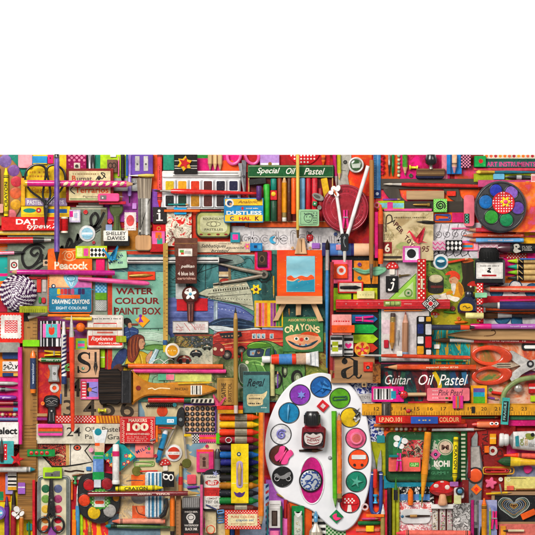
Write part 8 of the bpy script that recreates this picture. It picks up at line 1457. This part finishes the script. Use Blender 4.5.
# small things tucked between the others: kind | label | x1,y1,x2,y2 (or x,y,r) | size | colours
for row in '''s|crimson strip under the hot pink sharpener|99,201.4,126,204.4|1.6|c01838
e|tiny lilac eraser chip beside the wide wash brush ferrule|132,203,136.4,209|1.6|c890d8
p|thin scarlet pencil along the top of the oval tin|196,210.6,226,210.4|2.2|d82418
s|slim orange strip under the white paint box|164,209.6,200,212|1.4|f06a18
b|small yellow button under the black i tile|149.6,226|2|f0c020
p|short teal pencil above the blossom fabric|168,204.6,190,204.4|2|1c8c88
s|pink sliver of card above the aged cream pack|384,208.6,432,211|1|ee5a9c
s|magenta sliver of card left of the crane pack|374.6,212,378,258|1|d81c78
p|thin violet pencil beside the steel blue ruler|383,199.6,402,199.2|2|7c44a8
e|small scarlet eraser right of the tan speckled block|447,191,456,196|2|e03420
b|small magenta button on the orange blotched paper|472,206.6|2|e0208c
p|thin pink pencil under the coral pink bar|452,228.6,474,228|1.8|ee6ca0
e|small orange eraser on the watercolour paper at the picture edge|527,197,533,204|2|f08424
n|tiny brass pin on the watercolour paper at the picture edge|520,206,531,211|1|b89440
b|small turquoise button on the watercolour paper|529.6,214|2.2|24a0a8
s|red sliver under the fat dark marker|500,253.6,508,257|1|d01c38
p|short red pencil over the gnome book top edge|448,262.6,470,258.4|2.4|d8401c
c|tiny green crayon beside the small red bead|444,311.6,456,313|2.2|4c8c2c
b|small orange button at the foot of gnome book|459,318.6|2|e07020
s|scarlet strip beside the long red spirit level|336,309.6,378,312|1.2|d83424
p|thin orange pencil under the long red spirit level|384,310.6,426,310.4|2|f0841c
e|small crimson eraser on the sketch pad corner|384,340,388.6,348|1.8|c81c38
n|small silver nib on the sketch pad|398.6,330,398.4,346|1|a8a4a0
p|thin green pencil over the batik cloth|436,360.6,468,361|2|2c8c4c
e|small white eraser with rounded corners right of the painted tin|434,344.6,440,349|1.8|e4e0da
s|pink strip above the dark pastel box|381,362.4,430,364.2|1.2|ee5c90
s|orange strip at the end of the dark pastel box|470,388,472,403|1.2|f07818
b|tiny green button beside the framed yellow tag|491,390|1.9|4c9c2c
p|short violet pencil under the orange scissors|488,397.6,500,400|2.2|8040a0
c|short red crayon under the orange scissors|492,392.6,506,394.6|3|d82c1c
e|lime eraser chip at the edge beside the tape loop|531,396,540,402|2|a8c828
p|thin crimson pencil above the long yellow ruler|408,402.6,450,402.2|2|c01c2c
p|thin green pencil right of the red pencil box|462,418,500,417.6|2.2|2c8048
e|small orange eraser on the red book beside the paper ring|484.6,446,489.4,453|1.8|f0741c
b|small white button on the red book under the jumbo clip|501,479.6|2.2|e8e4dc
p|thin yellow pencil on the red book|486,494,512,492.4|2|ecc01c
n|tiny steel nib on the red book beside the flower eraser|499.6,484,501.6,494|1|b0aca8
s|orange strip above the dark green crayon|366,514,384,517|1.2|f07a20
s|salmon strip below the dark green crayon|356,529,380,532|1.2|f08468
p|short pink pencil at the foot of the palette|362,519.4,380,519.2|2|e85c98
e|small yellow eraser at the foot of the palette|366,526,374,532|1.6|f0c828
s|crimson strip beside the thick black pencil|385,490,387,545|1.2|c81c3c
p|thin teal pencil left of the white sharpener box|267.4,545,267.4,502|1.8|1c8c94
e|small pink eraser on the purple paper|270,531,279,536|1.8|f07cac
n|tiny gold nib on the purple paper|276.6,494,284,498|1|b8943c
s|yellow strip under the letter keys|184,434,191,436.6|1.2|ecc420
p|thin red pencil right of the teal eraser|158,427.6,176,428.4|1.8|cc2c24
e|small orange eraser on the map beside the blue pen|156,429.6,161,434|1.8|ee6c1c
b|small crimson button on the map beside toadstool|155.4,456|2|b81c34
c|short violet crayon on the map below the coral eraser|187,488,199,487|2.8|7c3c9c
e|small blue eraser on the cream fish board|86,467,91,471|1.6|3c80c0
n|short rusty nib on the cream fish board|72,476,86,474|1.2|6c4828
p|short orange pencil beside the green push pin|71.6,500,71.8,478|1.8|f0781c
s|orange strip below the tin paint set corner|72,520,76,545|1.2|f08420
s|red strip between yellow corner card and tin paint set|32.4,480,35,545|1.2|d82030
e|small teal eraser on yellow corner card|26,524,31.6,531|1.8|2c9ca0
p|thin green pencil on yellow corner card|28.6,522,29,545|1.8|2c8c3c
b|small orange button on the red flowered card|42.6,403.6|2|f07c20
s|violet strip under the black embossed clip|36.6,417.6,47,420.4|1.2|8c2c78
s|tan strip above the violet strip|36.6,413.6,47,416.6|1.2|c09c6c
p|thin blue pencil right of the red flowered card|60.6,404,60.8,390|1.8|3864b0
e|tiny green eraser beside the dome bead|69.6,331,74,335.6|1.6|5cac38
s|orange strip under the drawing crayon carton|48,314,90,316.4|1.4|f08018
p|short red pencil below the lilac postage stamp|62,224,67,231|2.4|c01c20
p|thin yellow pencil on the old tin below the lime strip|178,383.6,214,382.4|2|e0b828
e|small red eraser on the old tin by the brown pencil|241,352,242.6,362|1.2|c83428
s|scarlet strip along the foot of the old tin|217,405.6,243,409.6|1.4|d02c1c
s|golden strip under the ochre stamp block|218,409.8,243,413.4|1.4|d8a01c
p|short purple pencil beside the pale green stick|277.6,388,277.8,370|1.8|7c48a4
b|small dark blue button on the lettering sheet|335.6,234|1.8|24407c
e|small violet eraser above the square canvas|312,243,320,248.6|1.8|9c64bc
p|thin gold pencil left of the little easel|273.6,276,273.8,298|1.6|d8a830
n|small bronze nib on the dark teal sheet|289,308.6,289.4,316|1|a87840
p|thin olive pencil beside the tall orange pencil|256.6,412,257,416.4|1.6|8c9c20
s|pale pink strip along the right edge of letter practice sheet|336,244.6,344,250|.9|f0a0b0
p|thin magenta pencil above the navy pen|500,300.6,545,300|1.8|d81c78
p|thin black pencil below the blue circle paper|486,311.4,540,311|1.8|1c1a1c
c|stub of orange crayon beside the pale yellow chalk|455,322.6,468,322|2.8|ee7c1c
e|white eraser stub under the silver nib|396.4,351,402,356|1.6|e8e4dc
p|thin blue pencil at the right border above neon crayons|520,259,545,259|1.6|2c6cc0
s|yellow strip on the orange watercolour paper|526,219,545,223.6|1|ecb018
p|short orange pencil on the orange watercolour paper|516,233,534,230.6|1.8|e8641c
s|crimson strip right of the green cream ribbon|468,433,470.6,478|1|8c1420
p|thin lime pencil beside the amber pencil on lavender card|490,545,490,507|1.8|a4c420
n|tiny black nib on the lavender speckled card|480.6,540,480.8,526|1|2c2a2c
s|magenta strip at the bottom below the beads vials|471,500,474,545|1|b01c6c
e|small coral eraser between chalkboard and pale yellow tag|507,486,514,490.4|2|f06c54
p|thin brown pencil below the pale yellow tag|516,489.6,545,489.2|1.6|8c5424
s|thin teal strip above the long salmon eraser|389,454.6,398,457|1|1c8c8c
p|thin scarlet pencil above the striped pouch|140,471.6,161,471|1.6|d82c20
b|small teal button on map above the letter keys|174.6,405|2|1c8c94
p|short grey pencil on map left of compass legs|150,440.6,163,437|1.8|7c8088
s|orange strip right of the 100 box|155.8,425.6,158,442|1.2|ee741c
p|thin navy pencil across cream foot of the map|206,504.6,220,511|1.6|24346c
s|golden strip between yellow pad and round palette|21,178,25,206|1|e0a818
e|tiny white eraser on the lime green card|110,152,116,157|1.8|eceae4
p|short pink pencil on the lime green card|118.4,176,118.4,156|1.8|ee6ca8
s|blue sliver at the top beside purple sharpener|126,150,128,176|1.4|2c5cb0
n|tiny silver nib on the purple card|112,196,124,197|1|b8b4b0'''.split('\n'):
    k, lab, g, z, c = row.split('|'); g = [float(q) for q in g.split(',')]; z = float(z)
    if k in 'se': card('strip' if k == 's' else ER, lab, 'strip' if k == 's' else ER, *g, z, c, GL if k == 's' else RU, .3 if k == 's' else .6, True)
    elif k == 'p': pen(lab, *g, z, c, tip=min(5, z*2.2))
    elif k == 'c': cray(lab, *g, z, c, band=None, both=0)
    elif k == 'b': button(lab, *g[:2], z, c)
    else: rod('pen_nib', lab, 'pen nib', g, [('shank', c, ME, [(0, z*.8),(math.dist(g[:2], g[2:])*.5, z)]),('point', c, ME, [(math.dist(g[:2], g[2:])*.5, z),(math.dist(g[:2], g[2:]),.1)])], fz=.6).done()
t = Th('cotton_reel','red cotton reel with yellow top beside the lilac framed stamp','cotton reel'); p = (64.6,233,64.6,206.5)
t.P('spool').l_(p, [(0,3.6),(1.6,3.8),(2,2.4),(14,2.4),(14.4,3.8),(16,3.6)],4,'ece4d0', PL); t.P('thread').l_(p, [(2,2.6),(3,3.3),(13,3.3),(14,2.6)],4,'c4141c','cloth').done()
for i, y in enumerate((511.5,517,522)): clip('blue wire clip, %s of the three below the glue bottle' % ('top','middle','bottom')[i],217.6, y, 224, y-.8,3,'5c94cc', th=.55)
LAY = (('large old tin printed',-8),('green picture book',-8),('white sketch pad',-8),('pale grey craft',-8),('grey wooden plank',-8),('teal and yellow striped batik',-9),('aged cream paper pack',-7),('white handwriting sheet',-8),('white practice sheet',-8),('brick red cloth',-8),('pale blue airmail',-9),('black tray of pink',-8),('black card behind the coloured',-8),('grey green handwriting',-8),('dark pastel box',-6),('long yellow ruler',-5),('striped fabric pouch',-3),('gold and white art postcard',-4),('dark grey brown wooden curve',-7),('round black paint tray',1),('gingham disc',2),('gnome book',0),('upright red ribbon with',-7),('blue and yellow chalk carton',3),('thick ochre wooden brush',4),('drawing compass with two',3),('hot pink clothes peg lying on the round',2),('butterfly pin with orange',4),('pale green double leaf',2),('dark maroon pencil',3),('long orange red brush',3),('turquoise framed tag',4),('fat yellow pencil pointing',4),('big red toadstool',2),('camera charm',2),('mauve tape',-1),('yellow crayon with black capitals lying',2),('tall purple pencil',5),('black wire handled',4),('magenta and cream twisted',4.5),('hot pink plastic sharpener',4),('large white kidney',-5.5),('navy and white flowered',-20),('thin yellowish wooden stick',4),('pale green eraser printed',5),('gingham label',-1),('pale blue brush standing',2),('red spirit level',1),('diamond with red centre on the spirit',2),('long wooden rule',-3),('long worn wooden ruler standing',-6),('big orange handled',1),('olive green tape loop',2),('red handled brush with brown',-1),('pale wooden bone',-1),('brown pencil with dark sharp',3),('wide wash brush',1),('gold pen nib lying across',2),('orange pencil with thick black',1),('long magenta pencil',2),('smooth pink crochet',2),('white glue stick',1),('steel grey clip gripping',1),('fat dark marker',1),('kraft letter block',-1),('grey label printed',-10),('toadstool charm above the tilted',1),('letter tile with white g',1))
for t in QUEUE:
    for a, b in LAY:
        if a in t.label: t.lay = b; break
for i, t in sorted(enumerate(QUEUE), key=lambda q: (q[1].lay, q[0])): t.fin()
GR = {'pencil': 'pencils in the collage','crayon': 'wax crayons in the collage','fat_crayon': 'fat crayons in one column','paintbrush': 'paintbrushes in the collage','pen': 'pens in the collage','marker_pen': 'marker pens in the collage','eraser': 'erasers in the collage','button': 'small buttons in the collage','oil_pastel': 'oil pastels in the open box','clothes_peg': 'small clothes pegs','paper_clip': 'paper clips','tile': 'small tiles','pencil_sharpener': 'pencil sharpeners','paper_crane': 'folded paper cranes','pin_badge': 'round badges','pen_nib': 'pen nibs','postage_stamp': 'postage stamps','ruler': 'rulers','washi_tape': 'patterned tapes','tape': 'tape pieces','ribbon': 'ribbons','paper_sheet': 'papers at the bottom','printed_paper': 'printed papers at the bottom','push_pin': 'push pins','ladybird': 'ladybirds','scissors': 'pairs of scissors','arrow_flag': 'arrow flags','ink_bottle': 'ink bottles','paint_tube': 'paint tubes','reinforcement_ring': 'paper rings','butterfly_pin': 'butterfly pins','strip': 'strips of card','letter_block': 'letter blocks','bead_string': 'strings of beads','drawing_compass': 'drawing compasses','diamond_tile': 'diamond tiles','chalk': 'chalks','tag': 'tags'}
for o, n, g in ALL:
    g = g or GR.get(n)
    if g: o['group'] = g
w = bpy.data.worlds.new('World'); sc.world = w; w.use_nodes = True
bg = w.node_tree.nodes['Background']; bg.inputs[0].default_value = (1,1,1,1); bg.inputs[1].default_value = .3
def lamp(name, loc, size, power, target=(0,-.1,0)):
    l = bpy.data.lights.new(name, 'AREA'); l.shape = 'DISK'; l.size = size; l.energy = power; l.color = (1,.965,.92)
    o = bpy.data.objects.new(name, l); col.objects.link(o); o.location = loc
    d = [b-a for a, b in zip(loc, target)]; import mathutils; o.rotation_euler = mathutils.Vector(d).to_track_quat('-Z','Y').to_euler(); return o
lamp('studio_softbox',(-1.0,1.35,2.1),1.4,97)
lamp('studio_fill',(1.5,1.0,2.0),1.0,16)
cam = bpy.data.cameras.new('camera'); co = bpy.data.objects.new('camera', cam); col.objects.link(co); sc.camera = co
D = 5.0; co.location = (0,0, D); cam.sensor_width = 36; cam.lens = 36*(D-.012)/(535*S); cam.clip_start = .1; cam.clip_end = 50
sc.view_settings.view_transform = 'Standard'; sc.view_settings.look = 'None'; sc.view_settings.gamma = 1; sc.view_settings.exposure = 0
